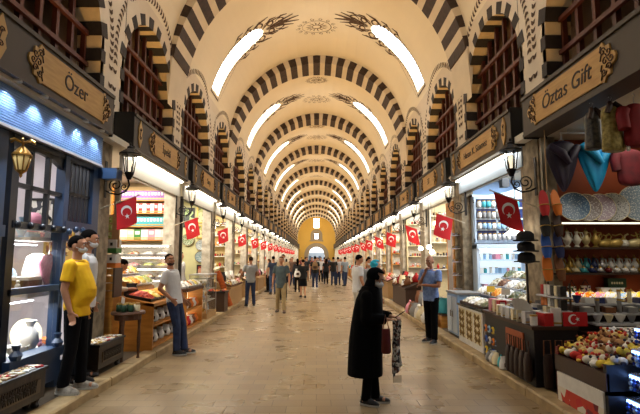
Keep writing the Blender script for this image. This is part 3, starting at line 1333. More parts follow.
def build_goods(kind, color, root=None, size=1.0):
    """returns the root object of one ware standing on z = 0, facing -y"""
    c = cm(color)
    w = cm('white')
    if kind == 'carton':
        b = MB().use(c).box(-.06, .06, -.05, .05, 0, .2)
        b.use(w).box(-.04, .04, -.053, -.05, .1, .17)
        b.use(cm('gold')).box(-.06, .06, -.052, -.05, .02, .04)
        return b.build('carton')
    if kind == 'flat_box':
        b = MB().use(c).box(-.14, .14, -.1, .1, 0, .07)
        b.use(w).box(-.1, .1, -.07, .07, .07, .073)
        return b.build('flat_box')
    if kind == 'tin':
        b = MB().use(c).lathe([(.05, 0), (.05, .15)], 12)
        b.use(cm('gold', .3)).lathe([(.052, .15), (.052, .175), (0, .175)], 12)
        return b.build('tin')
    if kind == 'jar':
        b = MB().use(c).lathe([(.045, 0), (.055, .02), (.055, .12), (.04, .14)], 12)
        b.use(cm('gold', .3)).lathe([(.044, .14), (.044, .165), (0, .165)], 12)
        return b.build('jar', smooth=True)
    if kind == 'bottle':
        b = MB().use(c).lathe([(.035, 0), (.038, .02), (.038, .14), (.014, .19), (.013, .23)], 10)
        b.use(cm('gold', .3)).lathe([(.016, .225), (.016, .255), (0, .255)], 10)
        return b.build('bottle', smooth=True)
    if kind == 'bowl':
        b = MB().use(c).lathe([(.04, 0), (.045, .015), (.085, .06), (.11, .1), (.103, .1), (.075, .055), (0, .025)], 14)
        return b.build('bowl', smooth=True)
    if kind == 'vase':
        b = MB().use(c).lathe([(.04, 0), (.03, .02), (.07, .1), (.06, .17), (.022, .22), (.045, .27), (.038, .268), (.015, .22), (0, .2)], 12)
        return b.build('vase', smooth=True)
    if kind == 'pouch':
        b = MB().use(c).loft([(0, 0, 0, .05, .045), (0, 0, .03, .08, .07), (0, 0, .1, .085, .075), (0, 0, .15, .05, .045), (0, 0, .165, .025, .025), (0, 0, .2, .055, .05)], 10)
        b.use(cm('gold')).lathe([(.03, .155), (.034, .165), (.03, .175)], 8)
        return b.build('pouch', smooth=True)
    if kind == 'lamp':
        b = MB().use(cm('gold', .3)).lathe([(.05, 0), (.05, .015), (.015, .03), (.012, .09), (.03, .1)], 10)
        b.use(mat_voronoi('mosaic_' + color.replace(' ', '_'), [RGB[color], RGB['white'], RGB[color], RGB['gold']], 60, .25, emit=.5)).lathe([(.03, .1), (.08, .14), (.09, .18), (.07, .23), (.03, .25), (0, .25)], 12)
        return b.build('lamp', smooth=True)
    if kind == 'book':
        b = MB().use(c).box(-.07, .07, -.012, .012, 0, .2)
        b.use(w).box(-.05, .05, -.014, -.012, .05, .15)
        return b.build('packet')
    if kind == 'plate':
        b = MB().use(c).lathe([(.09, 0), (.1, .012), (.17, .03), (.2, .034), (.2, .042), (.165, .038), (.1, .022), (0, .016)], 28)
        return b.build('plate', smooth=True)
    if kind == 'figurine':
        b = MB().use(c).lathe([(.045, 0), (.05, .02), (.025, .07), (.045, .13), (.03, .17), (.012, .18)], 10)
        b.ball((0, 0, .205), .032, 8, 6)
        return b.build('figurine', smooth=True)
    raise ValueError(kind)


KIND_WORD = {'carton': 'carton', 'flat_box': 'flat gift box', 'tin': 'tin', 'jar': 'lidded jar', 'bottle': 'bottle', 'bowl': 'bowl', 'vase': 'vase', 'pouch': 'tied pouch',
             'lamp': 'mosaic table lamp', 'book': 'packet', 'plate': 'glazed plate', 'figurine': 'figurine'}
KIND_CAT = {'carton': 'box', 'flat_box': 'box', 'lamp': 'lamp', 'book': 'packet'}


def ware(kind, color, loc, rz, label, group, scale=1.0, rot=None):
    loc = (loc[0], loc[1], loc[2] + .003)
    key = (kind, color)
    if key not in GOODS:
        o = build_goods(kind, color)
        GOODS[key] = o
        o.location = loc
        o.rotation_euler = rot or (0, 0, rz)
        o.scale = scale if isinstance(scale, tuple) else (scale,) * 3
        tag(o, label, KIND_CAT.get(kind, kind), group)
        return o
    o = dup(GOODS[key], loc, rz, label, group, rot=rot, scale=scale)
    return o


def shelf_unit(s, X0, X1, Y, levels, d, mframe, mback, label, name='shelf_unit', zt=None, zb=0.1, posts=True):
    """open shelves against the far partition, facing the way one walks in; X0..X1 along x, front at Y-d"""
    xa, xb = min(s * X0, s * X1), max(s * X0, s * X1)
    t = thing(name, label, 'shelf', ((xa + xb) / 2, Y, zb))
    cx = (xa + xb) / 2
    h = (zt or max(levels) + 0.4) - zb
    MB().use(mback).box(xa - cx, xb - cx, -.02, 0, 0, h).build('back_panel', parent=t)
    if posts:
        for x in (xa - cx, xb - cx):
            MB().use(mframe).box(x - .02, x + .02, -d, 0, 0, h).build('side_panel', parent=t)
    for z in levels:
        MB().use(mframe).box(xa - cx + .02, xb - cx - .02, -d, -.02, z - zb - .025, z - zb).build('shelf_board', parent=t)
    return t


LEVELW = ['top', 'second', 'third', 'fourth', 'fifth', 'sixth', 'lowest']


def fill_shelves(s, j, X0, X1, Y, levels, d, kinds, n, seed, rowcolors=None):
    rnd = random.Random(seed)
    nm = shop_name(s, j)
    for li, z in enumerate(levels):
        kk = kinds[li % len(kinds)]
        for i in range(n):
            kind = kk if isinstance(kk, str) else rnd.choice(kk)
            col = rowcolors[li] if rowcolors else rnd.choice(['red', 'white', 'gold', 'dark blue', 'brown', 'cream', 'black', 'teal', 'green', 'orange', 'pink', 'white', 'silver', 'black', 'dark brown', 'dark red', 'dark blue', 'red'])
            if isinstance(col, list):
                col = col[i % len(col)]
            x = X0 + 0.09 + (X1 - X0 - 0.18) * (i + 0.5) / n
            gap = (levels[li - 1] - z - 0.05) if li else 0.4
            base = {'carton': .2, 'flat_box': .075, 'tin': .175, 'jar': .165, 'bottle': .255, 'bowl': .1, 'vase': .27, 'pouch': .2, 'lamp': .25, 'book': .2, 'figurine': .24}[kind]
            sc = min(1.25, gap * rnd.uniform(.72, .9) / base, (X1 - X0) / n / {'flat_box': .3, 'bowl': .23}.get(kind, .17) * .95)
            lab = '%s %s, %s from the aisle, %s shelf of the %s' % (col, KIND_WORD[kind], ORD[i], LEVELW[li], nm)
            ware(kind, col, (s * x, Y - d / 2 - .01, z), rnd.uniform(-.15, .15), lab, 'wares on the %s shelf of the %s' % (LEVELW[li], nm), sc)


M_heap = {}


def heap_mat(name, cols, sc=26):
    return mat_voronoi('heap_' + name, cols, sc, 0.6)


HEAPS = {'lemon': [(244, 222, 110), (236, 200, 70), (250, 238, 170)], 'apricot': [(236, 150, 40), (222, 120, 30), (246, 180, 80)], 'pistachio': [(176, 190, 96), (140, 160, 70), (220, 220, 160)],
         'rose': [(226, 150, 150), (206, 100, 110), (244, 200, 196)], 'coconut': [(246, 240, 226), (232, 222, 200), (252, 250, 244)], 'cocoa': [(96, 58, 36), (70, 40, 26), (140, 96, 60)],
         'mixed': [(240, 220, 160), (200, 120, 60), (150, 170, 80), (240, 236, 226), (190, 60, 50)], 'saffron': [(206, 60, 30), (226, 90, 30), (170, 40, 26)],
         'magnet': [(226, 206, 150), (150, 130, 80), (240, 232, 210), (120, 96, 60), (200, 60, 50), (230, 190, 90), (90, 110, 120)], 'white': [(240, 238, 232), (214, 212, 206), (250, 250, 248), (180, 176, 170)],
         'spice': [(206, 196, 170), (160, 150, 120), (226, 220, 200), (120, 110, 80)], 'tea': [(90, 100, 60), (130, 120, 80), (70, 76, 50)]}


def tray(w, l, heap, label, cat, group, loc, rot, parent=None, rim=None, amp=0.05, name='sweet_tray', hname='sweets', seed=0):
    """shallow tray with a mound of loose sweets or spices"""
    rnd = random.Random(seed)
    t = thing(name, label, cat, loc, 0, group)
    t.rotation_euler = rot
    b = MB().use(rim or cm('silver', .35))
    b.box(-w / 2, w / 2, -l / 2, l / 2, 0, .01)
    for d in (-1, 1):
        b.box(d * w / 2, d * (w / 2 - .012), -l / 2, l / 2, 0, .05)
        b.box(-w / 2, w / 2, d * l / 2, d * (l / 2 - .012), 0, .05)
    b.build('tray', parent=t)
    h = MB().use(heap_mat(heap, HEAPS[heap]))
    n = 9
    vs, fs = [], []
    for a in range(n + 1):
        for c in range(n + 1):
            u, v = a / n, c / n
            z = .03 + amp * (math.sin(PI * u) * math.sin(PI * v)) ** .6 + (rnd.uniform(-.014, .014) if 0 < a < n and 0 < c < n else 0)
            vs.append(((u - .5) * (w - .03), (v - .5) * (l - .03), z))
    for a in range(n):
        for c in range(n):
            q = a * (n + 1) + c
            fs.append((q, q + n + 1, q + n + 2, q + 1))
    h.add(vs, fs)
    o = h.build(hname, parent=t, fix=False)
    o['kind'] = 'stuff'
    return t


# ================================================================== left: the blue glazed shop
def left_blue_shop():
    nm = 'blue glazed shop'
    BL = mat('steel_blue_paint', (44, 66, 98), 0.4, var=0.12, scale=3)
    NV = mat('navy_paint', (20, 26, 38), 0.35)
    # ribbed metallic panel under the sign board
    y0, y1 = 3.3, 6.8
    L = y1 - y0
    loc, rz = front(-1, 3.16, (y0 + y1) / 2, 3.04)
    t = thing('ribbed_panel', 'blue ribbed metal panel under the Özer sign board', 'panel', loc, rz)
    RB = mat('blue_metallic', (112, 150, 200), 0.35, metal=0.3)
    b = MB().use(RB)
    n = 15
    prof = []
    for i in range(n):
        z = 0.42 * i / n
        prof += [(-0.012, z + 0.006), (-0.012, z + 0.020), (0.0, z + 0.024)]
    vs, fs = [], []
    for (yy, z) in [(0.05, 0)] + prof + [(0.05, .42)]:
        vs += [(-L / 2, yy + .03, z), (L / 2, yy + .03, z)]
    for i in range(len(vs) // 2 - 1):
        fs.append((2 * i, 2 * i + 1, 2 * i + 3, 2 * i + 2))
    b.add(vs, fs)
    b.build('ribbed_sheet', parent=t, fix=False)
    MB().use(cm('silver', .3)).box(-L / 2, L / 2, -.0, .06, -.03, 0).build('bottom_rail', parent=t)
    # downlights that wash the panel
    for i in range(7):
        yy = 3.7 + i * 0.47
        d = thing('downlight', 'small white downlight above the blue ribbed panel, %s along' % ORD[i], 'light', (-3.08, yy, 3.50), 0, 'downlights above the ribbed panel')
        MB().use(M_white).lathe([(.045, 0), (.045, -.02), (.03, -.02)], 12).build('housing', parent=d)
        MB().use(mat('downlight_glow', (236, 244, 255), .3, emit=20)).lathe([(.03, -.015), (0, -.017)], 10).build('lens', parent=d)
        l = bpy.data.lights.new('downlight_beam', 'SPOT')
        l.energy = 55
        l.color = (.86, .94, 1)
        l.spot_size = R_(95)
        l.spot_blend = .5
        l.shadow_soft_size = .03
        o = bpy.data.objects.new('downlight_beam', l)
        COL.objects.link(o)
        o.location = (-3.05, yy, 3.47)
        o.rotation_euler = (0, R_(10), 0)
    o = thing('roller_box', 'small blue box on the weathered pier beside the nearest left lantern', 'box', (-3.12, 6.98, 2.86))
    MB().use(mat('steel_blue_paint', (44, 66, 98), .4)).box(-.12, .13, -.12, .1, 0, .15).build('box_body', parent=o)
    MB().use(mat('steel_blue_paint', (44, 66, 98), .4)).box(-.13, .14, -.13, -.12, -.005, .155).build('end_plate', parent=o)
    # timber shop front along the shop line
    X = 3.31

    def at(y):
        return y
    t = thing('shopfront', 'blue painted timber shopfront with glazed bays and dark arched window heads', 'shopfront', (-X, 5.2, 0.1), PI / 2)

    def P(y):
        return y - 5.2
    for (y, w, m, nmz) in ((4.35, .12, NV, 'post'), (4.75, .16, BL, 'post'), (4.98, .12, NV, 'post'), (6.02, .11, BL, 'post'), (6.82, .2, BL, 'post')):
        b = MB().use(m).box(P(y) - w / 2, P(y) + w / 2, -.06, .06, 0, 2.92)
        if m is BL:
            b.box(P(y) - w / 2 - .02, P(y) + w / 2 + .02, -.08, .07, 1.80, 1.92)
            b.box(P(y) - w / 2 - .02, P(y) + w / 2 + .02, -.08, .07, 0, .3)
            b.use(NV).box(P(y) - .012, P(y) + .012, -.066, -.06, .4, 1.7)
        b.build(nmz, parent=t)
    # heads, rails
    MB().use(NV).box(P(4.3), P(6.9), -.05, .05, 2.86, 2.96).build('head_rail', parent=t)
    b = MB().use(NV)
    b.box(P(4.98), P(6.02), -.07, .05, 1.90, 1.98)
    for i in range(5):
        b.ball((P(5.05 + i * .23), -.07, 1.94), .045, 8, 5)
    b.build('transom_rail', parent=t, smooth=True)
    b = MB().use(BL)
    b.box(P(6.02), P(6.78), -.07, .05, 1.96, 2.06)
    for i in range(4):
        b.ball((P(6.1 + i * .18), -.07, 1.98 - .04 * abs(i - 1.5)), .045, 8, 5)
    b.build('transom_rail', parent=t, smooth=True)
    # arched window heads over the bay: three panes, one bar
    b = MB().use(NV)
    for i in range(4):
        y = 4.98 + i * 1.04 / 3
        b.box(P(y) - .02, P(y) + .02, -.03, .03, 1.98, 2.86)
    b.box(P(4.98), P(6.02), -.03, .03, 2.36, 2.41)
    for i in range(10):
        ya, yb = 4.98 + i * .104, 4.98 + (i + 1) * .104
        za, zb = 2.70 + .12 * math.sin(PI * i / 10), 2.70 + .12 * math.sin(PI * (i + 1) / 10)
        b.add([(P(ya), -.03, za), (P(yb), -.03, zb), (P(yb), -.03, 2.88), (P(ya), -.03, 2.88), (P(ya), .03, za), (P(yb), .03, zb), (P(yb), .03, 2.88), (P(ya), .03, 2.88)],
              [(0, 1, 2, 3), (4, 7, 6, 5), (0, 4, 5, 1)])
    b.build('window_head', parent=t)
    b = MB().use(NV)
    for i in range(7):
        y = 6.08 + i * .1
        b.box(P(y) - .012, P(y) + .012, -.02, .02, 2.06, 2.86)
    b.box(P(6.05), P(6.76), -.02, .02, 2.42, 2.46)
    b.build('window_head', parent=t)
    # bay window: sill, lower rail, panes
    b = MB().use(BL)
    b.box(P(4.98), P(6.02), -.14, .08, .38, .50)
    b.box(P(4.98), P(6.02), -.10, .05, .1, .38)
    for yy in (5.1, 5.9):
        b.use(BL).lathe([(.05, 0), (.07, .05), (.03, .1), (.05, .16)], 8, (P(yy), -.12, .5))
    b.build('bay_sill', parent=t)
    b = MB().use(BL)
    b.box(P(4.98), P(6.02), -.06, .04, 1.18, 1.25)
    b.build('middle_rail', parent=t)
    b = MB().use(M_glass)
    b.box(P(5.04), P(5.96), -.012, -.006, .5, 1.18)
    b.box(P(5.04), P(5.96), -.012, -.006, 1.25, 1.9)
    b.build('pane', parent=t)
    b = MB().use(cm('gold', .3)).box(P(4.75) - .025, P(4.75) + .025, -.09, -.06, 1.32, 1.52)
    hp = b.build('letter_plate', parent=t)
    hp['label'] = 'brass plate'
    # shelves behind the glass
    for z, lab in ((1.93, 'upper'), (1.25, 'middle'), (.50, 'lowest')):
        o = thing('display_shelf', 'white %s display shelf behind the glass of the blue shopfront' % lab, 'shelf', (-3.66, 6.05, z))
        MB().use(M_white).box(-.25, .25, -.46, .46, -.03, 0).build('shelf_board', parent=o)
        MB().use(cm('silver')).box(.24, .26, -.46, .46, -.04, .005).build('shelf_edge', parent=o)
        if z < 1.9:
            b = MB().use(mat('vitrine_light', (236, 246, 255), .3, emit=22)).box(-.24, -.2, -.42, .42, .60, .612)
            b.build('light_strip', parent=o)
    for z in (1.12, 1.80):
        l = bpy.data.lights.new('vitrine_lamp', 'AREA')
        l.shape = 'RECTANGLE'
        l.size, l.size_y, l.energy, l.color = .3, .8, 22, (.93, .97, 1)
        q = bpy.data.objects.new('vitrine_lamp', l)
        COL.objects.link(q)
        q.location = (-3.62, 6.0, z)
    # wares behind the glass
    o = thing('lampshade', 'pink ribbed tea cosy on the upper display shelf of the blue shop', 'cosy', (-3.6, 5.93, 1.933))
    b = MB().use(cm('pink')).loft([(0, 0, .06, .04, .04), (0, 0, .1, .12, .12), (0, 0, .18, .15, .15), (0, 0, .26, .11, .11), (0, 0, .32, .05, .05)], 14)
    b.build('ribbed_cover', parent=o, smooth=True)
    MB().use(cm('pale blue')).loft([(0, 0, 0, .09, .09), (0, 0, .07, .08, .08)], 12).build('stand', parent=o)
    o.name = 'tea_cosy'
    o = thing('rag_doll', 'small white and pink doll beside the pink tea cosy', 'doll', (-3.6, 6.2, 1.933))
    b = MB().use(cm('white')).loft([(0, 0, 0, .09, .08), (0, 0, .1, .07, .06), (0, 0, .18, .04, .04)], 10)
    b.build('dress', parent=o, smooth=True)
    MB().use(cm('cream')).ball((0, 0, .235), .055, 10, 6).build('head', parent=o, smooth=True)
    MB().use(cm('black')).ball((0, .02, .255), .058, 10, 6).build('hair', parent=o, smooth=True)
    MB().use(cm('pink')).box(-.03, .03, -.1, -.05, .02, .08).build('ribbon', parent=o)
    o = thing('paper_lampshade', 'large white cloth bag under the upper display shelf of the blue shop', 'bag', (-3.62, 6.1, 1.255))
    o.name = 'cloth_bag'
    o.scale = (.85, .85, .8)
    b = MB().use(mat('white_cloth', (240, 236, 226), .8)).loft([(0, 0, 0, .16, .22), (0, 0, .3, .18, .26), (0, 0, .55, .12, .2), (0, 0, .6, .05, .1)], 12)
    b.build('sack', parent=o, smooth=True)
    b = MB().use(cm('black')).tube([(.1, -.08, .57), (.12, -.06, .45), (.16, -.04, .3)], .01, 6)
    b.build('cord', parent=o)
    o = thing('pleated_bag', 'pink pleated hanging bag in the blue glazed window', 'bag', (-3.42, 6.0, 1.72))
    b = MB().use(mat('pink_pleats', (226, 140, 160), .6, rgb2=(150, 60, 90), scale=30, stretch=(1, 6, 1)))
    b.loft([(0, 0, -.42, .01, .01), (0, 0, -.3, .05, .09), (0, 0, -.12, .08, .18), (0, 0, 0, .07, .12)], 12)
    b.build('pleats', parent=o, smooth=True)
    MB().use(cm('white')).tube([(0, 0, 0), (0, .01, .15)], .006, 5).build('cord', parent=o)
    o = thing('carved_casket', 'brown carved casket on the middle display shelf of the blue shop', 'box', (-3.55, 5.8, 1.253))
    MB().use(mat('carved_walnut', (110, 66, 40), .5, rgb2=(60, 34, 20), scale=40)).box(-.1, .1, -.14, .14, 0, .16).build('casket_body', parent=o)
    MB().use(cm('white')).box(-.11, .11, -.15, .15, .16, .2).build('lid', parent=o)
    k = 0
    for (kind, col, y, x, z, sc) in (('bowl', 'white', 5.2, 3.6, .50, 1.3), ('vase', 'white', 5.38, 3.55, .50, 1.5), ('plate', 'cream', 5.55, 3.72, .50, 1.0), ('bowl', 'orange', 5.75, 3.55, .50, 1.3), ('jar', 'white', 5.9, 3.55, .50, 1.3),
                                     ('plate', 'pale blue', 5.12, 3.8, 1.25, .9), ('vase', 'cream', 5.86, 3.62, 1.25, 1.1), ('vase', 'pale blue', 5.15, 3.6, 1.93, .9), ('bowl', 'pink', 5.86, 3.6, 1.93, .8)):
        lab = '%s %s, %s display shelf behind the blue shopfront glass' % (col, KIND_WORD[kind], {.5: 'lowest', 1.25: 'middle', 1.93: 'upper'}[z])
        rot = (R_(78), 0, R_(60)) if kind == 'plate' else None
        ware(kind, col, (-x, y + .55, z + (.2 * sc if kind == 'plate' else 0)), 0, lab, 'wares in the blue glazed window', sc, rot)
    for i in range(12):
        c = ['white', 'cream', 'pale blue', 'pink', 'silver', 'gold'][i % 6]
        z = (.50, 1.25)[i // 6]
        ware(['figurine', 'jar', 'bowl'][i % 3], c, (-3.5 + (.0 if i % 2 else -.05), 5.62 + (i % 6) * .15, z), 0, '%s %s, %s along the front of the %s glazed display shelf' % (c, KIND_WORD[['figurine', 'jar', 'bowl'][i % 3]], ORD[i % 6], ['lowest', 'middle'][i // 6]), 'front row of the glazed display', .7)
    # back wall pictures
    for (i, x, y, z, w, h, fr, pic, lab) in ((0, 4.25, 7.2, 2.35, .42, .5, 'black', [(206, 200, 190), (60, 60, 66), (160, 150, 140)], 'dark framed photograph on the lilac wall of the blue glazed shop'),
                                             (1, 3.95, 7.2, 1.86, .46, .5, 'gold', [(196, 150, 70), (120, 70, 40), (230, 200, 130), (90, 90, 60)], 'gold framed painting behind the two men at the blue shop'),
                                             (2, 3.95, 7.2, 2.5, .2, .24, 'red', [(180, 60, 60), (220, 150, 150)], 'small red framed print above the gold framed painting')):
        picture(lab, (-x, y, z), 0, w, h, fr, pic)
    # hanging lantern in gilt metal
    o = thing('gilt_lantern', 'gilt pierced lantern hanging before the blue shopfront', 'lantern', (-3.08, 4.8, 2.93))
    o.scale = (.85,) * 3
    G = mat('gilt_brass', (140, 102, 44), .35, metal=.8)
    b = MB().use(G)
    b.tube([(0, 0, 0), (0, 0, -.1)], .012, 6)
    for i in range(6):
        a = i * PI / 3
        b.tube([(0, 0, -.06), (.1 * math.cos(a), .1 * math.sin(a), -.02), (.15 * math.cos(a), .15 * math.sin(a), -.05)], .012, 5)
    b.build('canopy', parent=o)
    b = MB().use(G)
    b.lathe([(.02, -.1), (.06, -.14), (.11, -.2), (.115, -.22), (.10, -.22)], 10)
    b.lathe([(.0, -.5), (.02, -.47), (.015, -.45), (.05, -.42), (.06, -.40)], 10)
    for i in range(8):
        a = i * PI / 4
        b.bar((.105 * math.cos(a), .105 * math.sin(a), -.22), (.055 * math.cos(a), .055 * math.sin(a), -.41), .012)
    b.build('frame', parent=o)
    MB().use(mat('amber_glass', (226, 196, 130), .2, emit=.15)).lathe([(.09, -.225), (.10, -.26), (.05, -.40)], 10).build('glass', parent=o, smooth=True)
    # two carved chests with trays of small souvenirs on the kerb
    for i, (y0_, y1_, xa, xb, h, lab) in enumerate(((4.05, 5.22, 2.93, 3.15, .39, 'carved dark chest on feet with souvenir tray, next to the yellow shirted man'),
                                                   (6.42, 7.22, 2.91, 3.21, .39, 'carved dark chest on feet with souvenir tray, between yellow shirt and sweets counter'))):
        yc = (y0_ + y1_) / 2
        o = thing('carved_chest', lab, 'chest', (-(xa + xb) / 2, yc, .1), PI / 2, 'carved chests with souvenir trays')
        w, d = y1_ - y0_, xb - xa
        DW = mat('dark_oak', (58, 44, 32), .5, rgb2=(30, 22, 16), scale=6, stretch=(6, 1, 1))
        MB().use(DW).box(-w / 2, w / 2, -d / 2, d / 2, .1, h).build('chest_body', parent=o)
        b = MB().use(mat('carved_panel', (84, 68, 50), .55))
        b.box(-w / 2 + .1, w / 2 - .1, -d / 2 - .012, -d / 2, .17, h - .08)
        b.use(DW)
        for q in range(-3, 4):
            zc, xc = (h + .1) / 2 + .01, q * .1 * w
            for u in range(8):
                a = u * PI / 4
                b.bar((xc + .015 * math.cos(a), -d / 2 - .018, zc + .015 * math.sin(a)), (xc + .042 * math.cos(a), -d / 2 - .018, zc + .05 * math.sin(a)), .016, .01)
            for u in range(6):
                b.bar((xc + .05 * w * (-1 + u / 3), -d / 2 - .016, zc + .062 * (-1) ** u), (xc + .05 * w * (-1 + (u + 1) / 3), -d / 2 - .016, zc - .062 * (-1) ** u), .009, .008)
        b.build('carved_front', parent=o)
        for dx in (-1, 1):
            for dy in (-1, 1):
                MB().use(DW).lathe([(.03, 0), (.045, .03), (.03, .06), (.05, .1)], 8, (dx * (w / 2 - .06), dy * (d / 2 - .06), 0)).build('foot', parent=o)
        MB().use(cm('black')).box(-w / 2 - .02, w / 2 + .02, -d / 2 - .02, d / 2 + .02, h, h + .03).build('tray_rim', parent=o)
        nrow, ncol = (4, 11) if i == 0 else (4, 8)
        for a in range(ncol):
            for c_ in range(nrow):
                rnd = random.Random(a * 31 + c_ * 7 + i)
                col = rnd.choice(['cream', 'gold', 'tan', 'white', 'cream', 'brown', 'silver', 'cream', 'red', 'tan'])
                yy = yc - w / 2 + w * (a + .5) / ncol
                xx = -(xa + .03) - (d - .06) * (c_ + .5) / nrow
                wch = 'chest beside the yellow shirt' if i == 0 else 'chest near the sweets counter'
                lab2 = '%s souvenir magnet, %s row from the aisle, %s along, %s' % (col, ORD[c_], ORD[a], wch)
                magnet((xx, yy, .1 + h + .03), rnd.uniform(-.5, .5), col, lab2, 'souvenir magnets on the ' + wch, rnd.choice([0, 1]))


MAGS = {}


def magnet(loc, rz, col, lab, grp, shape):
    key = (col, shape)
    if key in MAGS:
        return dup(MAGS[key], loc, rz, lab, grp)
    b = MB().use(cm(col))
    if shape:
        b.box(-.03, .03, -.04, .04, 0, .015)
        b.use(cm('white')).box(-.02, .02, -.025, .01, .015, .018)
    else:
        b.lathe([(.032, 0), (.032, .01), (.022, .018), (0, .018)], 10)
        b.use(cm('brown')).lathe([(.013, .018), (.008, .024), (0, .024)], 8)
    o = b.build('magnet', loc=loc)
    o.rotation_euler = (0, 0, rz)
    MAGS[key] = o
    return tag(o, lab, 'souvenir', grp)


def picture(label, loc, rz, w, h, fcol, cols, sc=14, group=None):
    o = thing('framed_picture', label, 'picture', loc, rz, group)
    f = cm(fcol)
    for nm_, bx in (('frame', None),):
        b = MB().use(f)
        t = .035
        b.box(-w / 2, w / 2, -.03, 0, -h / 2, -h / 2 + t)
        b.box(-w / 2, w / 2, -.03, 0, h / 2 - t, h / 2)
        b.box(-w / 2, -w / 2 + t, -.03, 0, -h / 2 + t, h / 2 - t)
        b.box(w / 2 - t, w / 2, -.03, 0, -h / 2 + t, h / 2 - t)
        b.build('frame', parent=o)
    key = 'print_%d_%d_%d_%d' % (cols[0] + (len(cols),))
    MB().use(mat_voronoi(key, cols, sc, .5)).box(-w / 2 + t, w / 2 - t, -.015, -.005, -h / 2 + t, h / 2 - t).build('print', parent=o)
    return o


left_blue_shop()


# ================================================================== left: the sweets shop
M_oak = mat('honey_oak', (206, 140, 58), 0.45, rgb2=(178, 114, 42), scale=3, stretch=(1, 1, 6))
M_walnut = mat('walnut', (96, 58, 32), 0.5, rgb2=(66, 38, 20), scale=4, stretch=(1, 1, 6))


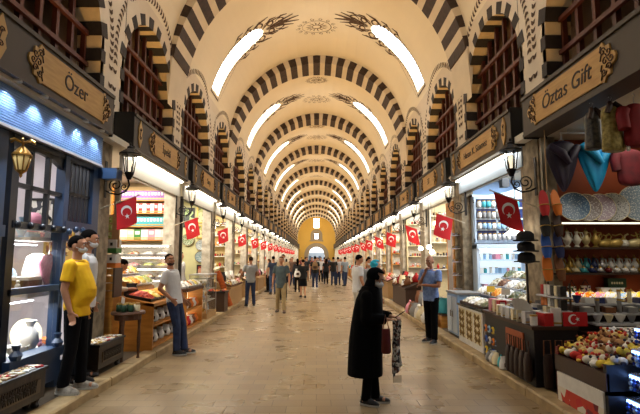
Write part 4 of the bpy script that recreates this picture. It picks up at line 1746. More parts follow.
def sweets_shop():
    nm = 'sweets shop'
    Y = 10.98
    # wall shelves of cartons, lit glass shelves below
    lv = [3.02, 2.72, 2.41, 2.10]
    shelf_unit(-1, 3.32, 4.72, Y, lv, .28, M_oak, mat('warm_back', (226, 196, 140), .7), 'oak wall shelves of sweet cartons in the sweets shop', zt=3.36, zb=2.02)
    rows = [('purple', .075), ('red', .09), ('teal', .075), (None, .16)]
    for li, (col, w) in enumerate(rows):
        n = int(1.26 / w)
        for i in range(n):
            x = 3.40 + w * (i + .5)
            c = col or ['white', 'white', 'pink', 'white', 'green', 'cream', 'white', 'orange'][i % 8]
            if li == 1:
                c = ['white', 'red'][i % 2]
            lab = '%s sweet carton, %s from the aisle on the %s oak shelf of the sweets shop' % (c, ORD[i], LEVELW[li])
            ware('carton', c, (-x, Y - .2, lv[li]), 0, lab, 'sweet cartons on the %s oak shelf' % LEVELW[li], (w / .125, 1, .21 / .2 if li < 3 else 1.15))
    o = thing('lit_display', 'white lit display shelves with loose sweets at the back of the sweets shop', 'display', (-4.02, Y, .9))
    MB().use(M_white).box(-.7, .7, -.03, 0, 0, 1.12).build('back_panel', parent=o)
    for z in (.30, .56, .82, 1.08):
        MB().use(M_white).box(-.7, .7, -.4, -.03, z - .03, z).build('shelf_board', parent=o)
        MB().use(M_led).box(-.66, .66, -.39, -.37, z - .045, z - .03).build('light_strip', parent=o)
    MB().use(M_glass).box(-.7, .7, -.41, -.405, .3, 1.08).build('pane', parent=o)
    hn = ['coconut', 'lemon', 'coconut', 'pistachio', 'mixed', 'rose']
    for li, z in enumerate((.82, .56, .30)):
        for i in range(4):
            h = hn[(i * 2 + li) % 6]
            tray(.3, .3, h, 'tray of %s sweets, %s from the aisle on the %s lit shelf' % (h, ORD[i], ['top', 'middle', 'bottom'][li]), 'tray', 'sweet trays on the lit shelves', (-3.5 - .34 * i, Y - .215, .905 + z), (0, 0, 0), amp=.08, seed=i + li * 5)
    # stepped oak counter
    o = thing('sweets_counter', 'stepped honey oak counter with open bins facing the aisle in the sweets shop', 'counter', (-3.1, 9.05, .1), PI / 2)
    y0, y1 = 8.2, 10.0
    W = (y1 - y0) / 2
    for d in (-1, 1):
        MB().use(M_oak).box(d * W, d * (W - .04), -.3, .32, 0, .80).build('end_panel', parent=o)
    MB().use(M_oak).box(-W + .44, -W + .48, .32, .75, 0, 1.15).build('end_panel', parent=o)
    MB().use(M_oak).box(-W + .44, -W + .48, .75, 1.2, 0, 1.45).build('end_panel', parent=o)
    MB().use(M_walnut).box(-W + .04, W - .04, .26, .3, .05, .78).build('back_panel', parent=o)
    for z in (.06, .42, .76):
        MB().use(M_oak).box(-W + .04, W - .04, -.28 if z < .7 else -.05, .26, z - .03, z).build('shelf_board', parent=o)
    b = MB().use(M_oak)
    b.add([(-W, -.3, .8), (W, -.3, .8), (W, .32, .92), (-W, .32, .92), (-W, -.3, .74), (W, -.3, .74), (W, .32, .86), (-W, .32, .86)], [(0, 1, 2, 3), (4, 7, 6, 5), (0, 4, 5, 1), (3, 2, 6, 7), (0, 3, 7, 4), (1, 5, 6, 2)])
    V = -W + .48
    b.add([(V, .32, 1.0), (W, .32, 1.0), (W, 1.2, 1.6), (V, 1.2, 1.6), (V, .32, .9), (W, .32, .9), (W, 1.2, 1.5), (V, 1.2, 1.5)], [(0, 1, 2, 3), (4, 7, 6, 5), (0, 4, 5, 1), (3, 2, 6, 7), (0, 3, 7, 4), (1, 5, 6, 2)])
    b.build('sloping_top', parent=o)
    # packets piled in the bins
    for li, z in enumerate((.17, .53)):
        for i in range(9):
            rnd = random.Random(i + li * 20)
            col = 'white'
            yy = 8.33 + i * .18
            bag((-2.98 - .06 * (i % 2), yy, z - .002), rnd.uniform(-.3, .3), col, 'white paper packet, %s along the %s bin of the oak sweets counter' % (ORD[i], ['lower', 'upper'][li]), 'paper packets in the counter bins', .8)
    # trays on the slopes
    hs = ['lemon', 'apricot', 'lemon', 'pistachio', 'coconut', 'apricot', 'mixed', 'lemon', 'rose', 'apricot', 'lemon', 'cocoa', 'coconut', 'lemon', 'mixed']
    q = 0
    for r, (x, z, ang) in enumerate(((3.56, 1.215, .598), (3.84, 1.405, .598), (4.12, 1.596, .598))):
        for i in range(4):
            h = hs[q % len(hs)]
            q += 1
            tray(.27, .31, h, '%s sweet tray, %s along the %s row of the sloping oak counter' % (h, ORD[i], ['front', 'middle', 'back'][r]), 'tray', 'sweet trays on the sloping counter', (-x, 8.81 + i * .325, z), (0, ang, 0), amp=.06, seed=q)
    for i in range(5):
        h = ['saffron', 'lemon', 'apricot', 'lemon', 'coconut'][i]
        tray(.45, .31, h, '%s filled front bin, %s along the aisle edge of the sweets counter' % (h, ORD[i]), 'tray', 'front bins of the sweets counter', (-3.1, 8.38 + i * .345, .965), (0, .19, 0), rim=cm('black'), amp=.1, seed=70 + i, name='front_bin')
    # gift boxes on the near pier
    for i, (cols, z) in enumerate((('green', 1.52), ('orange', 1.72))):
        pass
    o = thing('wooden_crate', 'tan wooden crate under the green and orange gift boxes', 'crate', (-3.42, 7.72, 1.05))
    b = MB().use(M_oak)
    for z in (0, .12, .24, .36):
        b.box(-.17, .17, -.14, .14, z, z + .1)
    b.build('slatted_side', parent=o)
    MB().use(cm('dark brown')).box(-.18, -.15, -.15, .15, 0, .47).build('corner_post', parent=o)
    MB().use(cm('dark brown')).box(.15, .18, -.15, .15, 0, .47).build('corner_post', parent=o)
    o = thing('crate_stand', 'plain tan stand that carries the wooden crate by the sweets shop pier', 'stand', (-3.42, 7.72, .1))
    MB().use(M_oak).box(-.16, .16, -.13, .13, .05, .95).build('stand_body', parent=o)
    MB().use(cm('dark brown')).box(-.17, .17, -.14, .14, 0, .05).build('plinth', parent=o)
    for z, c1, lab in ((1.52, 'orange', 'white and orange gift box on the wooden crate'), (1.76, 'green', 'white and green gift box atop the orange one')):
        o = thing('gift_box', lab, 'box', (-3.42, 7.72, z))
        MB().use(cm('white')).box(-.16, .16, -.1, .1, .08, .22).build('lid', parent=o)
        MB().use(cm(c1)).box(-.165, .165, -.105, .105, 0, .08).build('base', parent=o)
        b = MB().use(cm('black'))
        for q in range(3):
            b.box(-.1 + q * .08, -.06 + q * .08, -.103, -.1, .12, .17)
        b.build('print', parent=o)
    o = thing('sweets_rack', 'pale green picture rack of sweets hanging on the near pier of the sweets shop', 'rack', (-3.42, 7.66, 2.12))
    MB().use(cm('tan')).box(-.18, .18, 0, .03, -.27, .27).build('frame', parent=o)
    for q in range(4):
        MB().use(heap_mat('pistachio', HEAPS['pistachio'])).box(-.12, .06, -.012, 0, -.24 + q * .125, -.14 + q * .125).build('picture', parent=o)
    # dark bag on the step
    bag((-3.3, 8.42, .955), .4, 'black', 'black shopping bag at the near end of the oak sweets counter', None, 1.15)
    # round table with jars
    o = thing('round_table', 'small round wooden table with turned legs beside the sweets shop pier', 'table', (-2.97, 7.5, .1))
    MB().use(M_walnut).lathe([(0, .70), (.25, .70), (.26, .72), (.25, .745), (0, .745)], 20).build('table_top', parent=o)
    MB().use(M_walnut).lathe([(.2, .62), (.2, .70)], 16).build('apron', parent=o)
    for i in range(3):
        a = i * 2 * PI / 3 + .5
        MB().use(M_walnut).lathe([(.03, 0), (.02, .05), (.03, .3), (.02, .5), (.032, .64)], 8, (.17 * math.cos(a), .17 * math.sin(a), 0)).build('leg', parent=o)
    for i, (dx, dy, c) in enumerate(((-.12, -.08, 'dark green'), (-.02, -.13, 'dark green'), (.08, -.1, 'dark green'), (.15, -.02, 'cream'), (-.15, .04, 'dark green'), (-.04, 0, 'dark green'), (.06, .02, 'white'), (.1, .12, 'brown'), (-.05, .12, 'dark green'))):
        ware('jar', c, (-2.97 + dx, 7.5 + dy, .845), 0, '%s jar, %s of those on the small round table' % (c, ORD[i]), 'jars on the round table', .75)
    o = thing('price_card', 'white price card standing on the small round table', 'card', (-3.1, 7.62, .845))
    MB().use(cm('white')).add([(-.08, 0, 0), (.06, -.02, 0), (.05, .06, .2), (-.09, .08, .2), (-.08, .01, 0), (.06, -.01, 0), (.05, .07, .2), (-.09, .09, .2)], [(0, 1, 2, 3), (7, 6, 5, 4), (0, 4, 5, 1), (1, 5, 6, 2), (2, 6, 7, 3), (3, 7, 4, 0)])
    b = MB().use(cm('white'))
    b.bar((-.02, 0, .0), (-.03, .06, .2), .13, .004, up=(1, 0, 0))
    b.build('card', parent=o)
    # second counter: oak end, lit shelves to the aisle
    o = thing('oak_display_counter', 'honey oak display counter with lit shelves behind the man in the white shirt', 'counter', (-3.1, 11.0, .1), PI / 2)
    W = .72
    MB().use(M_oak).box(-W, -W + .05, -.28, .12, 0, .84).build('end_panel', parent=o)
    MB().use(M_oak).box(W, W - .05, -.28, .12, 0, .84).build('end_panel', parent=o)
    MB().use(M_walnut).box(-W - .02, W + .02, -.3, .14, .84, .9).build('worktop', parent=o)
    MB().use(mat('lit_panel', (255, 244, 210), .5, emit=2.2)).box(-W + .05, W - .05, .08, .1, .06, .82).build('lit_back', parent=o)
    for z in (.05, .43):
        MB().use(M_oak).box(-W + .05, W - .05, -.27, .08, z - .03, z).build('shelf_board', parent=o)
    for li, z in enumerate((.15, .53)):
        for i in range(6):
            col = ['white', 'orange', 'red', 'white', 'brown', 'orange'][(i + li * 2) % 6]
            bag((-2.98, 10.45 + i * .22, z + .004), .2, col, '%s packet, %s along the %s lit shelf of the display counter' % (col, ORD[i], ['lower', 'upper'][li]), 'packets on the lit counter shelves', .85)
    for i in range(6):
        h = ['white', 'coconut', 'mixed', 'white', 'lemon', 'coconut'][i]
        tray(.38, .21, h, '%s tray, %s along the top of the oak display counter' % (h, ORD[i]), 'tray', 'trays on the oak display counter', (-3.02, 10.4 + i * .235, 1.004), (0, 0, 0), amp=.13, seed=90 + i, name='counter_tray')


BAGS = {}


def bag(loc, rz, col, lab, grp, scale=1.0, kind='bag'):
    """soft packet or sack"""
    key = (col,)
    if key in BAGS:
        return dup(BAGS[key], loc, rz, lab, grp, scale=scale)
    rnd = random.Random(hash(col) % 97)
    b = MB().use(cm(col, .7))
    b.loft([(0, 0, 0, .07, .06), (0, 0, .02, .105, .09), (.01, 0, .10, .115, .09), (0, .01, .17, .085, .06), (0, .01, .20, .07, .03), (.01, .01, .24, .085, .015)], 10)
    b.use(cm('dark brown' if col != 'dark brown' else 'cream')).box(-.04, .04, -.096, -.088, .06, .13)
    o = b.build('bag', smooth=True, loc=loc)
    o.rotation_euler = (0, 0, rz)
    o.scale = (scale,) * 3
    BAGS[key] = o
    return tag(o, lab, 'bag', grp)


def cushion(loc, rot, cols, lab, grp, scale=1.0):
    key = 'cloth_%d_%d_%d' % cols[0]
    b = MB().use(mat_voronoi(key, cols, 18, .8))
    n = 7
    vs, fs = [], []
    for lay in (1, -1):
        for i in range(n + 1):
            for k in range(n + 1):
                u, v = i / n * 2 - 1, k / n * 2 - 1
                z = lay * .07 * (max(0, 1 - u * u) * max(0, 1 - v * v)) ** .45
                sh = 1 - .06 * (1 - abs(u)) * 0
                vs.append((u * .17 * (1 - .08 * (1 - v * v)), v * .17 * (1 - .08 * (1 - u * u)), z))
    K = (n + 1) ** 2
    for i in range(n):
        for k in range(n):
            a = i * (n + 1) + k
            fs.append((a, a + n + 1, a + n + 2, a + 1))
            fs.append((K + a, K + a + 1, K + a + n + 2, K + a + n + 1))
    b.add(vs, fs)
    o = b.build('cushion', smooth=True, loc=loc)
    o.rotation_euler = rot
    o.scale = (scale,) * 3
    return tag(o, lab, 'cushion', grp)


# ================================================================== left: pictures and plates
def picture_shop():
    Y = pier(-1, 2) - .13
    specs = [(4.02, 2.95, .34, .62, 'black', [(30, 34, 30), (160, 180, 120), (60, 66, 60)], 'tall black panel with painted plates at the back of the picture shop'),
             (3.62, 3.08, .30, .62, 'gold', [(176, 180, 110), (110, 116, 60), (206, 200, 150)], 'tall gold framed print, uppermost on the picture shop wall'),
             (3.62, 2.5, .30, .42, 'gold', [(166, 160, 96), (90, 90, 56), (206, 196, 140)], 'square gold framed print over the blue plates of the picture shop'),
             (3.6, 1.32, .26, .3, 'black', [(150, 50, 44), (30, 24, 24), (210, 150, 120)], 'small black framed print under the plates of the picture shop')]
    for (x, z, w, h, f, cols, lab) in specs:
        picture(lab, (-x, Y, z), 0, w, h, f, cols, 9)
    pm = [mat_plate('dish_green', (150, 160, 120), (60, 76, 50), (220, 220, 190)), mat_plate('dish_grey', (190, 196, 196), (90, 110, 116), (236, 236, 230)), mat_plate('dish_teal', (170, 186, 190), (70, 110, 120), (230, 230, 220))]
    for i, (x, z, r, lab) in enumerate(((4.02, 2.25, .19, 'round green painted dish on the dark wall panel of the picture shop'), (3.62, 2.08, .16, 'upper pale painted dish on the picture shop wall'), (3.62, 1.72, .17, 'lower blue painted dish on the picture shop wall'))):
        o = thing('wall_dish', lab, 'plate', (-x, Y - .005, z), 0, 'painted dishes on the picture shop wall')
        o.rotation_euler = (PI / 2, 0, 0)
        MB().use(pm[i]).lathe([(r * .5, 0), (r * .55, .012), (r * .9, .03), (r, .034), (r, .042), (r * .85, .038), (r * .5, .02), (0, .016)], 28).build('dish', parent=o, smooth=True)
        MB().use(cm('brown')).tube([(r * math.cos(a * PI / 10), r * math.sin(a * PI / 10), .04) for a in range(20)], .006, 5, close=True).build('rim', parent=o)
    # glass case by the aisle
    o = thing('glass_showcase', 'glass showcase of trinkets standing at the kerb by the picture shop', 'showcase', (-3.06, 12.75, .1), PI / 2)
    MB().use(cm('tan')).box(-.55, .55, -.24, .24, 0, .16).build('plinth', parent=o)
    for dx in (-1, 1):
        for dy in (-1, 1):
            MB().use(cm('silver', .3)).box(dx * .55, dx * .53, dy * .24, dy * .22, .16, 1.15).build('post', parent=o)
    MB().use(M_glass).box(-.53, .53, -.236, -.23, .16, 1.13).build('pane', parent=o)
    MB().use(M_glass).box(-.546, -.54, -.22, .22, .16, 1.13).build('pane', parent=o)
    for z in (.45, .75, 1.02):
        MB().use(mat('frosted_shelf', (206, 214, 210), .3)).box(-.53, .53, -.22, .22, z, z + .012).build('shelf_board', parent=o)
    MB().use(cm('silver', .3)).box(-.56, .56, -.25, .25, 1.13, 1.16).build('top', parent=o)
    for li, z in enumerate((.16, .462, .762)):
        for i in range(5):
            k = ['figurine', 'bowl', 'vase', 'jar'][(i + li) % 4]
            c = ['silver', 'cream', 'gold', 'pale blue', 'white'][(i * 2 + li) % 5]
            ware(k, c, (-3.02, 12.34 + i * .2, .1 + z), 0, '%s %s, %s along the %s level of the glass showcase' % (c, KIND_WORD[k], ORD[i], ['bottom', 'middle', 'upper'][li]), 'trinkets in the glass showcase', .8)
    # slipper stand and a long wooden chute
    o = thing('slipper_basket', 'dark basket stand of red slippers beyond the glass showcase', 'basket', (-2.96, 14.15, .1))
    MB().use(cm('dark brown')).box(-.26, .26, -.28, .28, 0, .55).build('basket', parent=o)
    MB().use(cm('black')).box(-.28, .28, -.3, .3, .55, .6).build('rim', parent=o)
    for i in range(6):
        slipper((-3.15 + (i % 3) * .19, 14.0 + (i // 3) * .3, .7), (0, 0, random.Random(i).uniform(-.5, .5)), ['red', 'orange', 'dark red', 'red', 'brown', 'orange'][i], '%s slipper, %s of those on the dark basket stand' % (['red', 'orange', 'dark red', 'red', 'brown', 'orange'][i], ORD[i]), 'slippers on the basket stand')
    o = thing('rolled_runner', 'long orange rolled runner leaning beyond the slipper basket', 'rug', (-2.86, 14.72, .1))
    b = MB().use(mat('orange_weave', (214, 112, 44), .8, rgb2=(170, 70, 30), scale=20))
    b.tube([(.12, .3, .1), (-.22, -.25, 1.25)], .09, 10)
    b.build('roll', parent=o, smooth=True)
    MB().use(cm('cream')).tube([(-.21, -.23, 1.21), (-.225, -.26, 1.27)], .094, 10).build('fringe', parent=o)
    # display counter inside
    generic_table(-1, 2, 11.75, 12.1, 3.3, 4.2)


SLIP = {}


def slipper(loc, rot, col, lab, grp, scale=1.0):
    if col in SLIP:
        return dup(SLIP[col], loc, None, lab, grp, rot=rot, scale=scale)
    o = thing('slipper', lab, 'slipper', loc, 0, grp)
    o.rotation_euler = rot
    o.scale = (scale,) * 3
    b = MB().use(cm(col, .6))
    b.loft([(0, .02, 0, .045, .13), (0, .02, .012, .05, .135), (0, .02, .02, .045, .13)], 14)
    b.build('sole', parent=o)
    b = MB().use(cm(col, .6))
    vs, fs = [], []
    n = 8
    for i in range(6):
        y = -.02 - .022 * i
        w = .05 * math.sqrt(max(.05, 1 - ((i) / 5.3) ** 2 * .8))
        h = .05 - .004 * i
        for k in range(n + 1):
            a = PI * k / n
            vs.append((w * math.cos(a), y + .0, .01 + h * math.sin(a)))
    for i in range(5):
        for k in range(n):
            q = i * (n + 1) + k
            fs.append((q, q + 1, q + n + 2, q + n + 1))
    b.add(vs, fs)
    b.build('upper', parent=o, smooth=True)
    b = MB().use(cm('gold'))
    b.tube([(.052 * math.cos(PI * k / 8), -.018, .01 + .052 * math.sin(PI * k / 8)) for k in range(9)], .005, 5)
    b.build('trim', parent=o)
    SLIP[col] = o
    return o


def generic_table(s, j, y0, y1, x0, x1):
    pass


# ================================================================== shops further along: shelves on the far partition and a stall on the kerb
def generic_shop(s, j, stall=True):
    nm = shop_name(s, j)
    rnd = random.Random(j * 17 + (5 if s > 0 else 0))
    Y = pier(s, j) - .14
    near = j <= 3
    X0, X1 = 3.42, (4.5 if near else 4.1)
    lv = [2.95, 2.55, 2.15, 1.75, 1.35] if near else ([2.9, 2.4, 1.9, 1.4] if j <= 6 else [2.8, 2.2, 1.6])
    fr = rnd.choice([M_white, M_oak, cm('cream')])
    bk = rnd.choice([cm('white'), cm('cream'), mat('warm_back', (226, 196, 140), .7)])
    shelf_unit(s, X0, X1, Y, lv, .26, fr, bk, 'wall shelves of small wares in the %s' % nm, zt=3.35)
    kinds = [['carton', 'tin', 'book'], ['jar', 'bottle', 'vase'], ['pouch', 'figurine', 'lamp'], ['bowl', 'tin', 'jar'], ['carton', 'flat_box', 'vase']]
    fill_shelves(s, j, X0, X1, Y, lv, .26, kinds, 10 if near else (6 if j <= 6 else 4), j * 31 + (1 if s > 0 else 2))
    # ceiling bulbs in view above the opening
    if j <= 7:
        for i in range(2 if near else 1):
            bulb(s, (s * (3.42 + .25 * i), pier(s, j) - .9 - .8 * i, 2.72 + .1 * i), 'lit bulb hanging in the %s, %s from the aisle' % (nm, ORD[i]))
    if not stall:
        return
    # stall along the kerb
    xk = 2.78
    y0, y1 = pier(s, j - 1) + .5, pier(s, j) - .7
    o = thing('kerb_stall', 'sloping wooden stall along the kerb before the %s' % nm, 'stall', (s * 3.05, (y0 + y1) / 2, .1), PI / 2 if s < 0 else -PI / 2, 'stalls along the kerbs')
    W = (y1 - y0) / 2
    m = rnd.choice([M_oak, M_walnut, cm('white'), cm('dark brown'), cm('tan')])
    MB().use(m).box(-W, W, -.25, .25, 0, .62).build('stall_body', parent=o)
    b = MB().use(m)
    b.add([(-W, -.28, .62), (W, -.28, .62), (W, .28, .82), (-W, .28, .82), (-W, -.28, .58), (W, -.28, .58), (W, .28, .6), (-W, .28, .6)], [(0, 1, 2, 3), (4, 7, 6, 5), (0, 4, 5, 1), (3, 2, 6, 7), (0, 3, 7, 4), (1, 5, 6, 2)])
    b.build('sloping_top', parent=o)
    n = 6 if near else (4 if j <= 6 else 3)
    for i in range(n):
        for r in range(2 if j <= 5 else 1):
            y = y0 + (y1 - y0) * (i + .5) / n
            x = 2.9 + .28 * r
            z = .1 + .69 + .1 * r
            nmn = nm.replace('shop', 'stall')
            typ = rnd.random()
            if typ < .55:
                h = rnd.choice(['mixed', 'white', 'rose', 'magnet', 'spice', 'coconut', 'saffron', 'white'])
                tray(.26, (y1 - y0) / n * .9, h, '%s heaped box, %s along the %s row of the %s' % ({'magnet': 'trinket', 'rose': 'pink'}.get(h, h), ORD[i], ['front', 'back'][r], nmn), 'tray', 'heaped boxes on the ' + nmn, (s * x, y, z), (0, s * -.35 if s > 0 else .35, 0), amp=.14, rim=cm('brown'), seed=i + j * 9, name='heaped_box', hname='wares')
            else:
                col = rnd.choice(['white', 'cream', 'brown', 'red', 'black', 'teal', 'pink'])
                bag((s * x, y, z + .02), rnd.uniform(0, 6), col, '%s bag, %s along the %s row of the %s' % (col, ORD[i], ['front', 'back'][r], nmn), 'bags on the ' + nmn, 1.25)


def bulb(s, loc, lab, hot=True, r=.05):
    o = thing('hanging_bulb', lab, 'light bulb', loc, 0, 'lit bulbs in the shops')
    MB().use(M_bulbhot).lathe([(0, -.11), (r * .8, -.09), (r, -.05), (r * .7, -.01), (.02, .02)], 10).build('glass', parent=o, smooth=True)
    MB().use(cm('dark brown')).lathe([(.022, .015), (.022, .07), (.005, .08)], 8).build('socket', parent=o)
    MB().use(cm('black')).tube([(0, 0, .07), (0, 0, 3.46 - loc[2])], .005, 5).build('cord', parent=o)
    return o


sweets_shop()
picture_shop()
for j in range(3, 11):
    generic_shop(-1, j)


# ================================================================== right: the gift shop
def ewer(kind, bodym, m2, label, group, loc, rz, scale=1.0):
    o = thing('ewer' if kind != 'teapot' else 'teapot', label, 'pot', loc, rz, group)
    o.scale = (scale,) * 3
    o.location.z += .003
    if kind == 'ewer':
        pr = [(.04, 0), (.045, .012), (.02, .03), (.055, .08), (.06, .12), (.035, .165), (.02, .2), (.032, .235), (.028, .235)]
        MB().use(bodym).lathe(pr, 12).build('body', parent=o, smooth=True)
        MB().use(bodym).tube([(-.05, 0, .1), (-.085, 0, .14), (-.095, 0, .19), (-.12, 0, .225)], [.014, .011, .008, .009], 6).build('spout', parent=o, smooth=True)
        MB().use(bodym).tube([(.03, 0, .22), (.08, 0, .22), (.095, 0, .17), (.055, 0, .1)], .008, 6).build('handle', parent=o, smooth=True)
        MB().use(m2).lathe([(.031, .235), (.02, .255), (.006, .262), (.01, .28), (0, .29)], 10).build('lid', parent=o, smooth=True)
    elif kind == 'teapot':
        MB().use(bodym).lathe([(.04, 0), (.065, .02), (.075, .06), (.055, .1), (.035, .115)], 12).build('body', parent=o, smooth=True)
        MB().use(bodym).tube([(-.06, 0, .05), (-.1, 0, .08), (-.12, 0, .125)], [.014, .01, .008], 6).build('spout', parent=o, smooth=True)
        MB().use(m2).tube([(.05, 0, .095), (.1, 0, .1), (.105, 0, .05), (.065, 0, .03)], .008, 6).build('handle', parent=o, smooth=True)
        MB().use(m2).lathe([(.042, .112), (.035, .13), (.01, .14), (.013, .165), (0, .175)], 10).build('lid', parent=o, smooth=True)
    elif kind == 'swan':
        MB().use(bodym).loft([(0, 0, 0, .06, .04), (0, 0, .02, .1, .055), (.01, 0, .07, .12, .06), (.03, 0, .11, .08, .04), (.05, 0, .13, .03, .015)], 12).build('body', parent=o, smooth=True)
        MB().use(bodym).tube([(-.08, 0, .07), (-.12, 0, .12), (-.1, 0, .18), (-.06, 0, .2), (-.05, 0, .185)], [.022, .017, .014, .016, .006], 7).build('neck', parent=o, smooth=True)
        MB().use(m2).tube([(.08, 0, .09), (.13, 0, .16), (.09, 0, .2), (.02, 0, .17), (-.02, 0, .19)], .009, 6).build('handle', parent=o, smooth=True)
    return o


def garment(kind, m, label, loc, rz=0.0, L=.8, w=.3, trim=None):
    """clothes on hangers; local: hung from z=0 downwards, faces -y"""
    o = thing('hanging_garment', label, 'garment', loc, rz)
    # hanger
    b = MB().use(cm('silver', .3))
    b.tube([(0, 0, .0), (0, 0, .06), (.02, 0, .09), (0, 0, .11), (-.02, 0, .09)], .005, 5)
    b.tube([(-w * .45, 0, -.06), (0, 0, 0), (w * .45, 0, -.06)], .006, 5)
    b.build('hanger', parent=o)
    n = 28

    def ring(z, hw, hd, fold, ph=0, yo=0):
        out = []
        for i in range(n):
            a = 2 * PI * i / n
            r = 1 + fold * math.sin(7 * a + ph)
            out.append((hw * math.cos(a) * r, yo + hd * math.sin(a) * r, z))
        return out
    if kind == 'gathered':
        # shawl hung from the shoulders and gathered to a point
        prof = [(-.02, w * .35, .05, 0), (-.08, w * .9, .09, .03), (-.3 * L, w * 1.0, .11, .06), (-.55 * L, w * .72, .09, .1), (-.8 * L, w * .42, .07, .14), (-.97 * L, w * .12, .04, .15), (-L, w * .04, .02, 0)]
    elif kind == 'vest':
        prof = [(-.0, w * .3, .04, 0), (-.06, w * .7, .07, .0), (-.25 * L, w * .66, .08, .02), (-.6 * L, w * .62, .08, .03), (-.95 * L, w * .74, .09, .04), (-L, w * .74, .085, .04)]
    else:
        prof = [(-.0, w * .3, .04, 0), (-.06, w * .9, .07, .0), (-.3 * L, w * .85, .08, .03), (-.7 * L, w * .8, .08, .05), (-L, w * .85, .09, .06)]
    rings = [ring(z, a, d, f, ph=z * 4) for (z, a, d, f) in prof]
    b = MB().use(m)
    vs = [p for r in rings for p in r]
    fs = [tuple(range(n)), tuple((len(rings) - 1) * n + i for i in range(n))]
    for k in range(len(rings) - 1):
        for i in range(n):
            j = (i + 1) % n
            fs.append((k * n + i, k * n + j, (k + 1) * n + j, (k + 1) * n + i))
    b.add(vs, fs)
    co = b.build('cloth', parent=o, smooth=True)
    co.data.polygons.foreach_set('use_smooth', [True] * len(co.data.polygons))
    sd = co.modifiers.new('s', 'SUBSURF')
    sd.levels = sd.render_levels = 2
    if kind == 'gathered':
        b = MB().use(m)
        b.tube([(-w * .8, -.06, -.12), (-w * .3, -.13, -.3 * L), (w * .15, -.14, -.5 * L)], [.05, .06, .03], 8)
        b.tube([(w * .8, -.06, -.12), (w * .4, -.12, -.3 * L), (w * .05, -.135, -.48 * L)], [.05, .06, .03], 8)
        b.build('lapel', parent=o, smooth=True)
    elif kind == 'vest':
        b = MB().use(trim or cm('white'))
        b.box(w * .6, w * .68, -.1, -.06, -L, -.12)
        b.build('fur_trim', parent=o)
        b = MB().use(cm('dark brown'))
        for q in (-1, 1):
            b.tube([(q * w * .15, -.02, 0.02), (q * w * .35, -.06, -.03), (q * w * .5, -.05, -.1)], .03, 6)
        b.build('strap', parent=o, smooth=True)
    else:
        b = MB().use(m)
        for q in (-1, 1):
            b.tube([(q * w * .8, 0, -.08), (q * w * 1.05, -.03, -.3 * L), (q * w * 1.0, -.05, -.6 * L)], [.07, .065, .06], 8)
        b.build('sleeve', parent=o, smooth=True)
    return o


